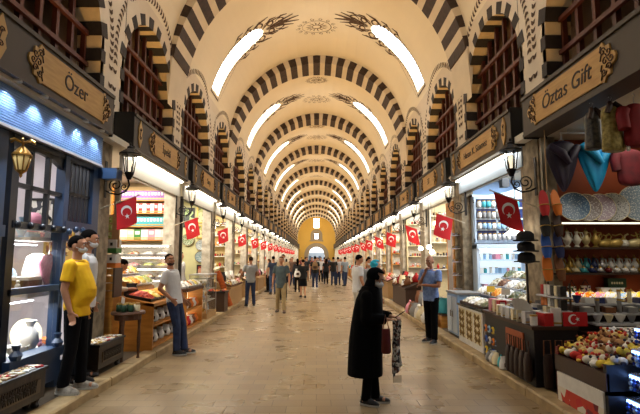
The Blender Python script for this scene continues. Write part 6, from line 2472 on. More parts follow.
    MB().use(cm('black')).box(-.3, .3, -.012, .012, -.03, 0).build('track', parent=o)
    o = thing('cone_lamp', 'bright white cone lampshade beside the black felt hats', 'lamp', (3.02, 7.0, 2.03))
    MB().use(mat('glowing_shade', (255, 250, 236), .5, emit=3.5)).lathe([(.06, .16), (.1, .07), (.19, 0)], 16).build('shade', parent=o, smooth=True)
    MB().use(cm('black')).tube([(0, 0, .12), (0, 0, 1.42)], .006, 5).build('cord', parent=o)


def bulb_shop():
    """third shop on the right: timber posts, hot bulbs, stacked glasses, bags heaped on the kerb"""
    Y = pier(1, 2) - .14
    s, j = 1, 2
    generic_shop(1, 2, stall=False)
    o = thing('timber_post', 'tall honey timber post beside the weathered stone pillar with the flag', 'post', (3.38, 11.5, .1))
    MB().use(M_oak).box(-.08, .08, -.3, .3, 0, 2.96).build('post', parent=o)
    MB().use(M_walnut).box(-.085, .085, -.305, .305, 0, .15).build('plinth', parent=o)
    for i, (x, y, z) in enumerate(((2.95, 11.9, 1.88), (3.05, 12.6, 2.02), (3.0, 13.4, 2.0))):
        bulb(1, (x, y, z), 'hot glass bulb hanging before the timber post, %s down the aisle' % ORD[i], r=.075)
    # glass shelf column
    o = thing('glass_rack', 'narrow rack of small glasses between the timber post and the pale blue shop', 'rack', (3.2, 10.72, .1))
    for z in (.3, .6, .9, 1.2, 1.5, 1.8, 2.1):
        MB().use(cm('silver')).box(-.14, .14, -.22, .1, z - .015, z).build('shelf_board', parent=o)
    for d in (-1, 1):
        MB().use(cm('silver', .3)).box(d * .15, d * .14, -.22, .1, 0, 2.3).build('side_panel', parent=o)
    for r, z in enumerate((1.2, 1.5, 1.8, 2.1)):
        for i in range(3):
            c = ['silver', 'white', 'gold'][(i + r) % 3]
            ware('bowl', c, (3.11 + .09 * i, 10.64, .1 + z), 0, '%s small bowl, %s from the aisle, %s glass rack shelf' % (c, ORD[i], ['fourth', 'third', 'second', 'top'][r]), 'bowls on the narrow glass rack', .42)
    # heap of white bags on the kerb platform
    for i in range(14):
        rnd = random.Random(i + 500)
        c = ['white', 'white', 'cream', 'white', 'grey', 'brown', 'pink', 'teal'][i % 8]
        r = i // 7
        x = (2.67, 2.98, 3.26)[r]
        y = 11.0 + (i % 7) * .42
        bag((x, y, (.12, .392, .662)[r]), rnd.uniform(0, 6), c, '%s cloth bag, %s along the %s tier of the kerb bag heap' % (c, ORD[i % 7], ['lowest', 'middle', 'top'][r]), 'cloth bags heaped on the kerb', 1.5)
    for r in range(1):
        o = thing('bag_step', '%s wooden step under the heap of cloth bags' % ['low', 'high'][r], 'step', (2.98 + .28 * r, 12.2, .1))
        MB().use(M_oak).box(-.14, .13, -1.45, 1.45, 0, .27 + .27 * r).build('riser', parent=o)
        MB().use(M_walnut).box(-.14, .13, -1.47, 1.47, .27 + .27 * r, .285 + .27 * r).build('tread', parent=o)


gift_shop()
spice_shop()
bulb_shop()
for j in range(3, 11):
    generic_shop(1, j)


# ------------------------------------------------------------------ people
def fuse(mb, name, voxel, m, smooth_it=4):
    """one continuous skin out of overlapping tapered volumes"""
    me = mb.mesh(name)
    o = bpy.data.objects.new(name, me)
    COL.objects.link(o)
    r = o.modifiers.new('r', 'REMESH')
    r.mode = 'VOXEL'
    r.voxel_size = voxel
    r.use_smooth_shade = True
    if smooth_it:
        sm = o.modifiers.new('s', 'SMOOTH')
        sm.iterations = smooth_it
        sm.factor = 0.5
    bpy.context.view_layer.update()
    dg = bpy.context.evaluated_depsgraph_get()
    new = bpy.data.meshes.new_from_object(o.evaluated_get(dg))
    bpy.data.objects.remove(o)
    bpy.data.meshes.remove(me)
    new.name = name
    new.materials.clear()
    new.materials.append(m)
    new.polygons.foreach_set('use_smooth', [True] * len(new.polygons))
    new.polygons.foreach_set('material_index', [0] * len(new.polygons))
    return new


def link(name, me, parent):
    o = bpy.data.objects.new(name, me)
    COL.objects.link(o)
    o.parent = parent
    return o


def limb(b, pts, rs, n=10):
    b.tube(pts, rs, n)
    for p, r in zip(pts, rs):
        b.ball(p, r * .99, n, 6)


def lerp(a, c, t):
    return tuple(a[i] + (c[i] - a[i]) * t for i in range(3))


SKIN = {'fair': (214, 160, 126), 'tan': (186, 130, 96), 'brown': (150, 100, 72)}
ARM_DOWN = {'L': ((-.235, -.03, 1.14), (-.245, .05, .89)), 'R': ((.235, -.03, 1.14), (.245, .05, .89))}
LEGS = {'L': ((-.095, .02, .50), (-.1, -.01, .085)), 'R': ((.095, .02, .50), (.1, -.01, .085))}


def hand(b, elbow, wrist, side, curl=.5, sc=1.0):
    """palm, four unequal bent fingers and a thumb that leaves the side of the palm"""
    d = (Vector(wrist) - Vector(elbow)).normalized()
    w = Vector(wrist)
    # palm plane: thumb towards the front (+y), fingers continue the forearm
    t = Vector((0, 1, 0)) - d * d.y
    if t.length < .2:
        t = Vector((0, 0, 1)) - d * d.z
    t.normalize()
    nrm = d.cross(t).normalized() * (1 if side == 'L' else -1)
    pc = w + d * .05
    for k in range(5):
        q = w + d * (.015 + .017 * k)
        for u in (-.026, -.009, .009, .026):
            b.ball(tuple(q + t * u), .0135 * sc + .001, 6, 4)
    ln = [.068, .078, .073, .056]
    for k in range(4):
        base = w + d * .085 + t * (.030 - .020 * k)
        L = ln[k]
        a1 = d * math.cos(curl * .6) - nrm * math.sin(curl * .6)
        a2 = d * math.cos(curl * 1.6) - nrm * math.sin(curl * 1.6)
        m_ = base + a1 * L * .55
        e = m_ + a2 * L * .5
        limb(b, [tuple(base), tuple(m_), tuple(e)], [.0098 * sc, .009 * sc, .0078 * sc], 6)
    th0 = w + d * .025 + t * .030
    th1 = th0 + (d * .6 + t * .8).normalized() * .036
    th2 = th1 + (d * .85 + t * .3 - nrm * .3).normalized() * .034
    limb(b, [tuple(th0), tuple(th1), tuple(th2)], [.0125 * sc, .0105 * sc, .009 * sc], 6)


def person(label, loc, heading, H=1.75, skin='tan', shirt=None, sleeve='short', trousers=None, shoes=None, hair=('short', 'black'), arms=None, legs=None,
           lean=0.0, turn=0.0, nod=0.0, belly=0.0, mask=None, beard=False, female=False, voxel=.016, near=False, hem=.84, skirt=None, curl=.5, group=None,
           shoulder=1.0, coat=None, cuff=.08, hood=None):
    t = thing('person', label, 'person', loc, heading, group)
    k = H / 1.75
    t.scale = (k, k, k)
    A = dict(ARM_DOWN)
    A.update(arms or {})
    G = dict(LEGS)
    G.update(legs or {})
    sm = mat('skin_' + skin, SKIN[skin], .55, var=.06, scale=30)
    ml = Matrix.Translation((0, 0, .95)) @ Matrix.Rotation(-R_(lean), 4, 'X') @ Matrix.Translation((0, 0, -.95))
    nk = Vector((0, -.005, 1.47))
    mh = ml @ Matrix.Translation(nk) @ Matrix.Rotation(R_(turn), 4, 'Z') @ Matrix.Rotation(-R_(nod), 4, 'X') @ Matrix.Translation(-nk)
    sw = shoulder * (.9 if female else 1.0)
    shl = {'L': tuple(ml @ Vector((-.175 * sw, -.005, 1.41))), 'R': tuple(ml @ Vector((.175 * sw, -.005, 1.41)))}
    hip = {'L': (-.085, 0, .90), 'R': (.085, 0, .90)}
    prof = [(.80, .10, .09, 0), (.86, .155, .11, 0), (.95, .162, .112, 0), (1.05, .15, .105 + belly * .5, belly * .45), (1.14, .15, .105 + belly * .5, belly * .5), (1.26, .168, .115 + belly * .2, belly * .25), (1.36, .178 * sw, .112, 0), (1.42, .155 * sw, .09, 0), (1.46, .075, .065, 0)]
    # -------- body
    b = MB()
    b.M = ml
    b.loft([(0, y, z, rx, ry) for z, rx, ry, y in prof], 20)
    b.M = mh
    b.tube([(0, -.01, 1.42), (0, .0, 1.56)], [.058, .052], 12)
    b.ball((0, -.002, 1.66), (.076, .096, .098), 16, 10)
    b.ball((0, .028, 1.60), (.058, .066, .07), 14, 8)
    b.ball((0, .055, 1.562), (.03, .03, .024), 10, 6)
    if near:
        b.tube([(0, .088, 1.655), (0, .108, 1.615), (0, .098, 1.605)], [.010, .015, .012], 8)
        b.ball((0, .086, 1.672), (.055, .014, .014), 10, 6)
        for d in (-1, 1):
            b.ball((d * .078, -.008, 1.63), (.012, .022, .034), 8, 6)
            b.ball((d * .04, .072, 1.615), (.024, .02, .02), 8, 6)
        b.ball((0, .089, 1.578), (.024, .012, .008), 8, 5)
    else:
        b.tube([(0, .088, 1.65), (0, .108, 1.61)], [.012, .016], 6)
        for d in (-1, 1):
            b.ball((d * .078, -.008, 1.63), (.014, .022, .034), 8, 6)
    b.M = Matrix.Identity(4)
    for s_ in 'LR':
        e, w = A[s_]
        limb(b, [shl[s_], lerp(shl[s_], e, .5), e], [.055, .048, .04])
        limb(b, [e, lerp(e, w, .35), w], [.04, .038, .026])
        if near:
            hand(b, e, w, s_, curl)
        else:
            d = (Vector(w) - Vector(e)).normalized()
            b.tube([w, tuple(Vector(w) + d * .09), tuple(Vector(w) + d * .17)], [.03, .036, .018], 8)
        kn, an = G[s_]
        limb(b, [hip[s_], lerp(hip[s_], kn, .5), kn], [.085, .072, .054])
        limb(b, [kn, lerp(kn, an, .35), an], [.054, .05, .036])
        b.tube([(an[0], an[1] - .04, .05), (an[0] * 1.08, an[1] + .13, .04)], [.036, .034], 8)
    body = link('body', fuse(b, 'body', voxel, sm, 4 if not near else 3), t)
    # -------- shirt
    if shirt is not None and coat is None:
        b = MB()
        b.M = ml
        g = .018
        pr = [(hem, prof[1][1] + .018, prof[1][2] + .018, belly * .2)] + [(z, rx + g, ry + g, y) for z, rx, ry, y in prof[2:]]
        pr[-1] = (1.455, .078, .07, 0)
        b.loft([(0, y, z, rx, ry) for z, rx, ry, y in pr], 22)
        b.M = Matrix.Identity(4)
        for s_ in 'LR':
            e, w = A[s_]
            if sleeve == 'short':
                q = lerp(shl[s_], e, .68)
                b.tube([shl[s_], lerp(shl[s_], e, .3), q], [.072, .07, .066], 12)
                b.ball(shl[s_], .072, 12, 8)
            elif sleeve == 'long':
                limb(b, [shl[s_], lerp(shl[s_], e, .5), e], [.07, .06, .055])
                b.tube([e, lerp(e, w, .5), lerp(e, w, .94)], [.055, .048, .042], 10)
        sh = link('shirt', fuse(b, 'shirt', voxel, shirt, 2), t)
        if near:
            c = MB()
            c.M = ml
            c.tube([(.062 * math.cos(a * PI / 8), .008 + .062 * math.sin(a * PI / 8), 1.468 - .012 * math.sin(a * PI / 8)) for a in range(16)], .012, 6, close=True)
            me = c.mesh('collar', True)
            me.materials.append(shirt)
            link('collar', me, sh)
    # -------- trousers or skirt
    if trousers is not None:
        b = MB()
        b.M = ml
        b.loft([(0, 0, .80, .12, .1), (0, 0, .86, .168, .122), (0, 0, .96, .168, .12), (0, 0, 1.0, .16, .112)], 20)
        b.M = Matrix.Identity(4)
        for s_ in 'LR':
            kn, an = G[s_]
            limb(b, [hip[s_], lerp(hip[s_], kn, .5), kn], [.1, .088, .072])
            b.tube([kn, lerp(kn, an, .5), (an[0], an[1], cuff + .02), (an[0], an[1], cuff)], [.072, .066, .064, .064], 12)
        link('trousers', fuse(b, 'trousers', voxel, trousers, 2), t)
    if skirt is not None:
        b = MB()
        b.loft([(0, 0, skirt[1], .2, .17), (0, 0, (skirt[1] + .9) / 2, .185, .145), (0, 0, .92, .17, .122), (0, 0, 1.04, .15, .112)], 20)
        link('skirt', fuse(b, 'skirt', voxel, skirt[0], 2), t)
    # -------- shoes
    for s_ in 'LR':
        kn, an = G[s_]
        x, y = an[0], an[1]
        sg = -1 if s_ == 'L' else 1
        b = MB()
        b.M = Matrix.Translation((x, y, 0)) @ Matrix.Rotation(-sg * .18, 4, 'Z')
        b.loft([(0, .055, 0.0, .046, .135), (0, .055, .025, .05, .14), (0, .05, .05, .046, .13), (0, .02, .075, .042, .09), (0, -.02, .1, .042, .052)], 14)
        me = b.mesh('shoe', True)
        me.materials.append(shoes or cm('black'))
        so = link('shoe', me, t)
        if near:
            b = MB()
            b.M = Matrix.Translation((x, y, 0)) @ Matrix.Rotation(-sg * .18, 4, 'Z')
            b.loft([(0, .055, 0.0, .048, .138), (0, .055, .022, .053, .144)], 14)
            me = b.mesh('sole', False)
            me.materials.append(mat('white_rubber', (226, 224, 218), .6) if shoes is not None and shoes.name.startswith('trainer') else cm('black'))
            link('sole', me, so)
    # -------- head details
    if hair:
        st, col = hair
        hm = mat('hair_' + col, {'black': (13, 10, 9), 'dark brown': (48, 32, 24), 'brown': (84, 56, 36), 'grey': (120, 116, 112), 'fair': (170, 130, 80)}[col], .95, spec=.05)
        b = MB()
        b.M = mh
        n, m = 18, 12
        b.ball((0, -.010, 1.666), (.081, .099, .098), n, m)
        vs = []
        for p in b.v:
            q = mh.inverted() @ Vector(p)
            front_ = q.y > .035 and q.z < 1.705 + .2 * (0.09 - q.y)
            low = q.z < 1.60
            ear = abs(q.x) > .06 and q.z < 1.645 and q.y > -.035
            if front_ or low or ear:
                q = Vector((0, -.01, 1.65)) + (q - Vector((0, -.01, 1.65))) * .72
            vs.append(tuple(mh @ q))
        b.v = vs
        if st == 'long':
            b.tube([(0, -.06, 1.68), (0, -.095, 1.55), (0, -.1, 1.38)], [.075, .075, .05], 12)
        if st == 'bun':
            b.ball((0, -.105, 1.7), .045, 10, 6)
        me = b.mesh('hair', True)
        me.materials.append(hm)
        link('hair', me, t)
    if hood is not None:
        b = MB()
        b.M = mh
        b.ball((0, -.02, 1.668), (.105, .13, .118), 20, 14)
        b.tube([(0, -.02, 1.62), (0, -.02, 1.50), (0, -.01, 1.40)], [.10, .10, .15], 16)
        vs = []
        for p in b.v:
            q = mh.inverted() @ Vector(p)
            if q.y > .02 and abs(q.x) < .08 and 1.52 < q.z < 1.735:
                q = q + Vector((0, -.12, 0))
            vs.append(tuple(mh @ q))
        b.v = vs
        me = b.mesh('headscarf', True)
        me.materials.append(hood)
        link('headscarf', me, t)
    if beard:
        b = MB()
        b.M = mh
        b.ball((0, .032, 1.585), (.062, .066, .052), 14, 8)
        vs = []
        for p in b.v:
            q = mh.inverted() @ Vector(p)
            if q.z > 1.598:
                q.z = 1.598
                q.y -= .03
            vs.append(tuple(mh @ q))
        b.v = vs
        me = b.mesh('beard', True)
        me.materials.append(mat('beard_dark', (44, 32, 27), .8))
        link('beard', me, t)
    if mask is not None:
        b = MB()
        b.M = mh
        b.ball((0, .046 if hood is None else .056, 1.592), (.060, .064, .046) if hood is None else (.07, .07, .055), 14, 10)
        b.tube([(-.062, .05, 1.60), (-.08, 0, 1.625)], .004, 4)
        b.tube([(.062, .05, 1.60), (.08, 0, 1.625)], .004, 4)
        me = b.mesh('face_mask', True)
        me.materials.append(mask)
        link('face_mask', me, t)
    if near:
        for d in (-1, 1):
            b = MB()
            b.M = mh
            b.use(cm('white')).ball((d * .031, .0815, 1.648), (.015, .010, .0085), 10, 6)
            b.use(cm('black')).ball((d * .031, .0905, 1.648), (.0065, .003, .0065), 8, 5)
            me = b.mesh('eye', True)
            link('eye', me, t)
            b = MB()
            b.M = mh
            b.tube([(d * .014, .097, 1.668), (d * .032, .098, 1.674), (d * .05, .083, 1.668)], .0045, 5)
            me = b.mesh('eyebrow', True)
            me.materials.append(cm('black'))
            link('eyebrow', me, t)
        if mask is None:
            b = MB()
            b.M = mh
            b.ball((0, .0985, 1.578), (.022, .005, .005), 8, 5)
            me = b.mesh('mouth', True)
            me.materials.append(mat('lips', (150, 80, 72), .5))
            link('mouth', me, t)
    return t, ml, mh


def cloth(name, rgb, rgb2=None, sc=12):
    return mat('cloth_' + name, rgb, .85, var=.12 if rgb2 is None else 0, rgb2=rgb2, scale=sc)


MASKW = mat('white_mask', (236, 238, 240), .8)
DENIM = cloth('denim', (40, 56, 92), (28, 40, 70))
DENIM2 = cloth('faded_denim', (70, 92, 128), (40, 58, 92))
BLACKC = mat('cloth_black', (10, 10, 12), .95, spec=.1)
NEARB = mat('cloth_soft_black', (14, 14, 18), .95, spec=.15)
TRAIN = mat('trainer_grey', (196, 190, 178), .7, rgb2=(140, 134, 124), scale=30)
TRAINB = mat('trainer_black', (24, 24, 26), .6)


def people():
    D = R_
    # yellow polo, profile to the right
    person('man in a yellow polo shirt and black trousers standing by the blue shopfront', (-2.88, 5.70, .115), D(-84), 1.83, 'tan', cloth('yellow', (248, 194, 8), (236, 176, 4)), 'short', NEARB, TRAIN,
           ('short', 'black'), arms={'R': ((.235, -.05, 1.15), (.235, .03, .90)), 'L': ((-.235, -.06, 1.15), (-.24, -.0, .9))}, legs={'L': ((-.09, .04, .5), (-.1, .05, .085)), 'R': ((.09, .0, .5), (.1, -.06, .085))},
           belly=.09, shoulder=1.06, mask=MASKW, voxel=.0085, near=True, curl=.7, lean=-2)
    person('man in a white shirt and face mask standing behind the man in yellow', (-3.07, 6.26, .1), D(-75), 1.95, 'tan', cloth('white', (226, 226, 228)), 'short', NEARB, None, ('short', 'black'), mask=MASKW, voxel=.013, near=True, nod=8)
    # white shirt leaning on the counter
    wt, _, _ = person('bearded man in a white short sleeved shirt and jeans leaning by the sweets counter', (-2.46, 8.42, 0), D(-98), 1.76, 'tan', cloth('white', (226, 226, 228)), 'short', DENIM, TRAINB, ('short', 'black'),
           arms={'R': ((.25, -.14, 1.16), (.21, .05, .96)), 'L': ((-.25, -.04, 1.15), (-.22, .08, .92))}, legs={'L': ((-.07, .1, .5), (-.03, .14, .085)), 'R': ((.09, .07, .5), (.09, .05, .085))}, beard=True, voxel=.0085, near=True,
           turn=-42, curl=.8, lean=-5, hem=.86, shoulder=.95)
    wt.rotation_euler = (Matrix.Rotation(R_(-4), 4, 'Y') @ Matrix.Rotation(D(-98), 4, 'Z')).to_euler()
    # seller bending over the trays
    person('dark haired seller bent over the trays at the near end of the sweets counter', (-3.72, 8.28, .1), D(-60), 1.62, 'tan', cloth('cream', (216, 206, 186)), 'long', NEARB, None, ('short', 'black'), lean=24, nod=10, voxel=.014,
           arms={'L': ((-.24, .2, 1.12), (-.2, .4, 1.12)), 'R': ((.24, .2, 1.12), (.2, .4, 1.12))})
    person('seller in a white shirt inside the picture and plate shop', (-3.9, 13.45, .1), D(-100), 1.75, 'fair', cloth('white', (226, 226, 228)), 'long', NEARB, None, ('short', 'dark brown'), voxel=.018)
    # grey shirt from behind
    person('man in a grey shirt and dark jeans seen from behind at the left kerb', (-2.31, 16.5, 0), D(18), 1.72, 'tan', cloth('grey', (150, 152, 154)), 'short', DENIM, TRAINB, ('short', 'dark brown'), voxel=.013, near=True,
           arms={'L': ((-.3, .04, 1.16), (-.33, .24, 1.02)), 'R': ((.25, 0, 1.15), (.2, .2, 1.02))}, legs={'L': ((-.11, .02, .5), (-.13, 0, .085)), 'R': ((.11, .02, .5), (.13, 0, .085))})
    # walker with khaki trousers
    person('man in an open grey green shirt and khaki trousers walking up the middle left', (-1.11, 14.75, 0), D(176), 1.72, 'tan', cloth('slate', (84, 98, 102), (62, 76, 82), 6), 'short', cloth('khaki', (166, 146, 106), (146, 124, 86)), cm('dark brown'), ('short', 'dark brown'),
           arms={'L': ((-.26, -.03, 1.14), (-.27, .06, .89)), 'R': ((.25, -.06, 1.14), (.27, -.0, .88))}, legs={'L': ((-.1, .08, .5), (-.12, .12, .085)), 'R': ((.1, -.0, .5), (.13, -.16, .1))}, voxel=.011, near=True, hem=.76, cuff=.06)
    # woman in black
    wp, ml, mh = person('woman in a long black coat and black headscarf looking at her phone', (.62, 5.62, 0), D(-112), 1.55, 'fair', None, 'none', BLACKC, TRAINB, None, mask=MASKW, voxel=.0085, near=True, nod=18, lean=5, female=True, hood=BLACKC,
           arms={'L': ((-.2, .04, 1.13), (-.1, .29, 1.12)), 'R': ((.21, .03, 1.11), (.08, .28, 1.10))}, legs={'L': ((-.08, .02, .5), (-.08, .06, .085)), 'R': ((.08, .02, .5), (.08, -.03, .085))}, curl=.9, cuff=.06)
    b = MB()
    b.M = Matrix.Identity(4)
    b.loft([(0, -.06, .36, .24, .235), (0, -.055, .55, .24, .23), (0, -.045, .8, .24, .225), (0, -.03, 1.0, .235, .21), (0, -.01, 1.2, .23, .195), (0, .0, 1.34, .215, .17), (0, .015, 1.44, .17, .14), (0, .03, 1.52, .11, .115)], 24)
    for sx, A in ((-1, ((-.2, .04, 1.13), (-.1, .29, 1.12))), (1, ((.21, .03, 1.11), (.08, .28, 1.10)))):
        limb(b, [(sx * .155, .02, 1.39), lerp((sx * .155, .02, 1.39), A[0], .5), A[0]], [.085, .082, .08])
        b.tube([A[0], lerp(A[0], A[1], .5), lerp(A[0], A[1], .9)], [.08, .07, .065], 12)
    link('coat', fuse(b, 'coat', .01, BLACKC, 4), wp)
    k = 1.55 / 1.75
    ph = thing('phone', 'dark phone held by the woman in the long black coat', 'phone', (.62 + .40 * k, 5.49, 1.16 * k), D(-112))
    MB().use(cm('black', .2)).box(-.036, .036, -.075, .075, 0, .009).build('phone_case', parent=ph)
    MB().use(mat('phone_screen', (60, 70, 84), .1)).box(-.032, .032, -.068, .068, .009, .0105).build('screen', parent=ph)
    ph.rotation_euler = (R_(35), 0, D(-112))
    # shawls and a red purse over her arm
    sc_ = thing('printed_shawl', 'black and white printed shawl hanging from the arm of the woman in black', 'shawl', (.62 + .225 * k, 5.52, 1.08 * k), 0)
    b = MB().use(mat_voronoi('shawl_print', [(230, 226, 218), (40, 40, 46), (230, 226, 218), (110, 70, 60), (60, 60, 70)], 42, .9))
    n = 12
    vs, fs = [], []
    for i in range(n + 1):
        for q in range(9):
            u = q / 8
            vs.append((.04 + .09 * u + .012 * math.sin(u * 14 + i * .5), -.17 + .03 * math.sin(u * 9), .02 - (.62 - .12 * u) * i / n))
    K = len(vs)
    vs += [(p[0], p[1] + .03, p[2]) for p in vs]
    for i in range(n):
        for q in range(8):
            a = i * 9 + q
            fs.append((a, a + 1, a + 10, a + 9))
            fs.append((K + a, K + a + 9, K + a + 10, K + a + 1))
    b.add(vs, fs)
    b.build('cloth', parent=sc_, smooth=True, fix=False)
    b = MB().use(cm('black'))
    for q in range(9):
        b.tube([(.04 + .011 * q, -.155, -.58), (.04 + .011 * q, -.155, -.66)], .003, 4)
    b.build('fringe', parent=sc_)
    pu = thing('red_purse', 'dark red purse hanging beside the printed shawl of the woman in black', 'purse', (.62 + .16, 5.33, .62), 0)
    MB().use(mat('dark_red_leather', (104, 26, 24), .5, var=.3, scale=20)).loft([(0, 0, 0, .04, .03), (0, 0, .02, .055, .04), (0, 0, .2, .05, .035), (0, 0, .27, .045, .02)], 12).build('purse_body', parent=pu, smooth=True)
    MB().use(cm('brown')).tube([(-.035, 0, .26), (0, .03, .42), (.035, 0, .26)], .007, 6).build('strap', parent=pu)
    # group behind her
    person('man in a white tee shirt looking down, behind the woman in black', (1.02, 11.6, 0), D(-70), 1.76, 'tan', cloth('white', (226, 226, 228)), 'short', cloth('stone', (196, 190, 178)), None, ('short', 'black'), voxel=.012, near=True, nod=14,
           arms={'L': ((-.24, 0, 1.15), (-.15, .22, 1.0)), 'R': ((.25, -.02, 1.14), (.22, .1, .9))})
    person('man in a grey shirt with a face mask between white tee and turquoise headscarf', (1.38, 12.3, 0), D(-150), 1.68, 'tan', cloth('grey', (150, 152, 154)), 'short', NEARB, None, ('short', 'black'), mask=MASKW, voxel=.014, near=True)
    person('woman in a turquoise headscarf and black coat behind the woman in black', (1.28, 10.0, 0), D(-110), 1.62, 'fair', cloth('black2', (20, 20, 24)), 'long', NEARB, None, None, voxel=.013, near=True, female=True, hood=cloth('turquoise', (40, 176, 206)), hem=.6)
    # bald man with folded arms
    person('bald man in a blue checked shirt and black trousers standing at the right kerb', (2.31, 9.5, 0), D(130), 1.72, 'brown', cloth('blue_check', (116, 140, 186), (84, 108, 160), 22), 'short', BLACKC, TRAINB, None,
           arms={'L': ((-.235, .05, 1.15), (.06, .17, 1.16)), 'R': ((.2, .11, 1.16), (.03, .13, 1.43))}, voxel=.0095, near=True, nod=6, curl=.9, turn=10, belly=.03, shoulder=1.1,
           legs={'L': ((-.09, .03, .5), (-.1, .05, .085)), 'R': ((.09, .0, .5), (.12, -.06, .085))})
    # further back, aisle left to right
    person('woman in a cream top and black trousers at the left kerb beyond the grey shirt', (-2.4, 23.6, 0), D(60), 1.63, 'fair', cloth('cream', (222, 206, 160)), 'short', NEARB, None, ('long', 'brown'), voxel=.018, female=True)
    person('man in a dark blue shirt and jeans beside the woman in the cream top', (-2.05, 22.2, 0), D(20), 1.76, 'tan', cloth('navy', (40, 50, 72)), 'short', DENIM2, None, ('short', 'black'), voxel=.018)
    person('masked man in a beige shirt just behind the khaki trousers walker', (-1.35, 19.0, 0), D(170), 1.82, 'tan', cloth('beige', (196, 170, 136)), 'short', NEARB, None, ('short', 'black'), mask=MASKW, voxel=.018)
    wd, _, _ = person('woman in a short black skirt walking away with a white bag', (-.58, 20.2, 0), D(8), 1.62, 'fair', cloth('black2', (20, 20, 24)), 'short', None, TRAINB, ('bun', 'black'), voxel=.016, female=True, skirt=(NEARB, .52),
                      legs={'L': ((-.08, .12, .5), (-.08, .12, .085)), 'R': ((.08, -.02, .5), (.08, -.2, .12))}, arms={'L': ((-.24, .0, 1.14), (-.2, .2, 1.06)), 'R': ((.24, 0, 1.14), (.24, .1, .9))})
    o = bag((-.80, 20.2, .86), 0, 'white', 'white shoulder bag of the woman in the short black skirt', None, 1.5)
    person('dark clothed woman walking away ahead of the woman in the short skirt', (-.95, 23.5, 0), D(5), 1.64, 'fair', cloth('charcoal', (44, 44, 50)), 'long', NEARB, None, ('long', 'black'), voxel=.02, female=True)
    bm, _, _ = person('man in a black tee shirt and jeans with a tan backpack walking away', (-.08, 25.6, 0), D(0), 1.76, 'tan', cloth('black2', (20, 20, 24)), 'short', DENIM, mat('trainer_white', (220, 218, 212), .6), ('short', 'black'), voxel=.018,
                      legs={'L': ((-.09, .1, .5), (-.1, .12, .085)), 'R': ((.09, 0, .5), (.1, -.12, .09))})
    o = thing('backpack', 'tan backpack on the back of the man in the black tee shirt', 'backpack', (-.08, 25.40, 1.05), 0)
    MB().use(cloth('tan', (150, 118, 80))).loft([(0, 0, 0, .13, .06), (0, 0, .04, .15, .075), (0, 0, .3, .14, .07), (0, .02, .4, .1, .04)], 14).build('pack', parent=o, smooth=True)
    MB().use(cm('dark brown')).box(-.1, .1, -.085, -.06, .06, .2).build('pocket', parent=o)
    far = [(.30, 33, 'white', (214, 212, 208), 'black', 180, 'person in a white shirt walking up the aisle beyond the tan backpack', False), (.62, 30.5, 'black2', (20, 20, 24), 'black', 0, 'woman in a black dress standing mid aisle beyond the backpack', True),
           (1.05, 29, 'black3', (30, 26, 26), 'black', 0, 'man in black, leftmost of the standing trio on the right of the aisle', False), (1.35, 29.4, 'pale', (196, 190, 190), 'black', 0, 'man in a pale shirt, middle of the standing trio', False),
           (1.72, 28.4, 'bluegrey', (130, 140, 150), 'black', 30, 'man in a blue grey shirt, rightmost of the standing trio', False),
           (-.35, 38, 'red2', (140, 60, 60), 'black', 180, 'person in a dull red top far down the aisle', False), (-1.5, 29, 'brown2', (110, 80, 64), 'black', 180, 'person in a brown top behind the masked beige man', False),
           (-1.9, 34, 'white2', (210, 206, 200), 'black', 180, 'person in white near the left kerb, far down', True), (-1.0, 42, 'navy2', (50, 56, 80), 'black', 0, 'person in navy blue, far down the left of the aisle', False),
           (.1, 46, 'grey2', (120, 116, 112), 'black', 180, 'person in mid grey, far down the centre of the aisle', False), (.9, 40, 'black4', (26, 26, 30), 'black', 0, 'person in black behind the standing trio', True),
           (1.9, 36, 'cream2', (206, 190, 160), 'black', 180, 'person in cream near the right kerb behind the trio', True), (-.6, 54, 'black5', (30, 30, 34), 'black', 0, 'small far person in black before the archway', False),
           (.5, 58, 'white3', (206, 204, 200), 'black', 180, 'small far person in white before the archway', False), (2.15, 24.5, 'pink2', (186, 140, 140), 'black', -60, 'person in a pink top at the right kerb stalls', True),
           (2.2, 19.5, 'dark2', (50, 44, 44), 'black', -90, 'person in dark clothes at the right kerb before the fifth stall', False), (1.3, 52, 'blue2', (70, 90, 130), 'black', 0, 'small far person in blue on the right of the aisle', False),
           (-1.6, 50, 'red3', (120, 50, 50), 'black', 180, 'small far person in dark red on the left of the aisle', False), (-2.2, 41, 'olive2', (96, 92, 66), 'black', 70, 'person in olive at the left kerb, far down', False)]
    cols2 = [('ash', (150, 146, 140)), ('ink', (34, 36, 46)), ('rust', (140, 80, 54)), ('snow', (214, 212, 208)), ('moss', (86, 96, 76)), ('plum', (90, 60, 80))]
    for i in range(14):
        nm, c = cols2[i % 6]
        col = ['ash grey', 'ink blue', 'rust', 'snow white', 'moss green', 'plum'][i % 6]
        far.append((-2.1 + (i * 1.37) % 4.3, 32.6 + i * 2.9, nm, c, 'black', [0, 180][i % 2], '%s topped person in the far crowd, %s of those by distance' % (col, ORD[i]), i % 3 == 0))
    for (x, y, nm, c, hc, hd, lab, fem) in far:
        rnd = random.Random(int(y * 10))
        a = rnd.uniform(-.08, .12)
        person(lab, (x, y, 0), D(hd), 1.62 if fem else 1.74, 'tan', cloth(nm, c), 'short', rnd.choice([NEARB, DENIM, NEARB]), None, ('long' if fem else 'short', 'black'), voxel=.024, female=fem,
               legs={'L': ((-.09, .05 + a, .5), (-.1, a, .085)), 'R': ((.09, .0, .5), (.1, -a, .085))})


people()


# ------------------------------------------------------------------ light
def area(name, loc, size, sizey, energy, col, rot):
    l = bpy.data.lights.new(name, 'AREA')
    l.shape = 'RECTANGLE'
    l.size, l.size_y = size, sizey
    l.energy = energy
    l.color = col
    o = bpy.data.objects.new(name, l)
    COL.objects.link(o)
    o.location = loc
    o.rotation_euler = rot
    return o


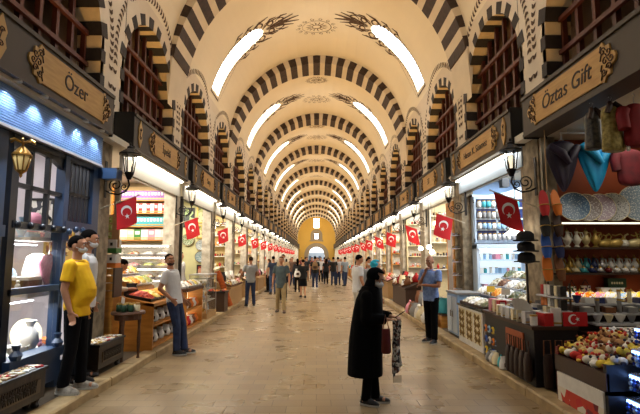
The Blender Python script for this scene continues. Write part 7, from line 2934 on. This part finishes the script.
def lighting():
    for s in (-1, 1):
        for k in range(0, NM):
            y = (pier(s, k - 1) + pier(s, k)) / 2
            # lamps on top of the fascia wash the vault
            warm = (1.0, 0.60, 0.22)
            e = 27
            if s > 0 and k in (0, 1):
                e = 16
            if s < 0 and k in (0,):
                e = 22
            lo = area('uplight', (s * 3.2, y, 4.2), 0.12, 2.6, e, warm, (0, R_(180) + s * R_(-25), 0))
            lo.data.spread = R_(140)
            # shop ceiling lamp
            col = (1.0, 0.93, 0.80)
            e = 125
            if (s, k) == (1, 1):
                col = (0.82, 0.92, 1.0)
            if (s, k) == (1, 0):
                e = 20
            if (s, k) == (-1, 0):
                col, e = (0.95, 0.95, 1.0), 50
            area('shop_lamp', (s * 4.2, y, 3.42), 1.0, 2.2, e, col, (0, 0, 0))
    for s in (-1, 1):
        area('far_wall_added_fill', (s * 2.9, YE - 5.0, 4.3), .4, 1.0, 105, (1.0, .86, .6), (R_(115), 0, s * R_(25)))  # added lamps without fittings, put in to brighten the far wall
    w = bpy.data.worlds.new('sky')
    SC.world = w
    w.use_nodes = True
    bg = w.node_tree.nodes['Background']
    bg.inputs[0].default_value = (0.85, 0.92, 1.0, 1)
    bg.inputs[1].default_value = 2.2


def camera():
    f = 465.0
    VX, VY = 316.5, 258.0
    yaw = -math.atan((VX - 320) / f)
    pit = math.atan((VY - 207) / f)
    cd = bpy.data.cameras.new('camera')
    cd.sensor_width = 36
    cd.lens = f / 640 * 36
    cd.clip_end = 300
    o = bpy.data.objects.new('camera', cd)
    COL.objects.link(o)
    o.location = (0, 0, 1.68)
    o.rotation_euler = (PI / 2 + pit, 0, -yaw)
    SC.camera = o


lighting()
camera()
SC.view_settings.view_transform = 'Standard'
SC.view_settings.look = 'None'
SC.view_settings.exposure = 0.0
SC.view_settings.gamma = 1.0
SC.view_settings.use_curve_mapping = False
SC.cycles.use_denoising = True
SC.cycles.max_bounces = 6
SC.cycles.diffuse_bounces = 2
SC.cycles.glossy_bounces = 3
SC.cycles.transmission_bounces = 4
SC.cycles.transparent_max_bounces = 8
SC.cycles.sample_clamp_indirect = 4.0
SC.cycles.caustics_reflective = False
SC.cycles.caustics_refractive = False
for lb, names in LABELS.items():
    if len(names) > 1:
        print('SAME LABEL', len(names), lb)
    if not 4 <= len(lb.split()) <= 16:
        print('LONG', len(lb.split()), lb)
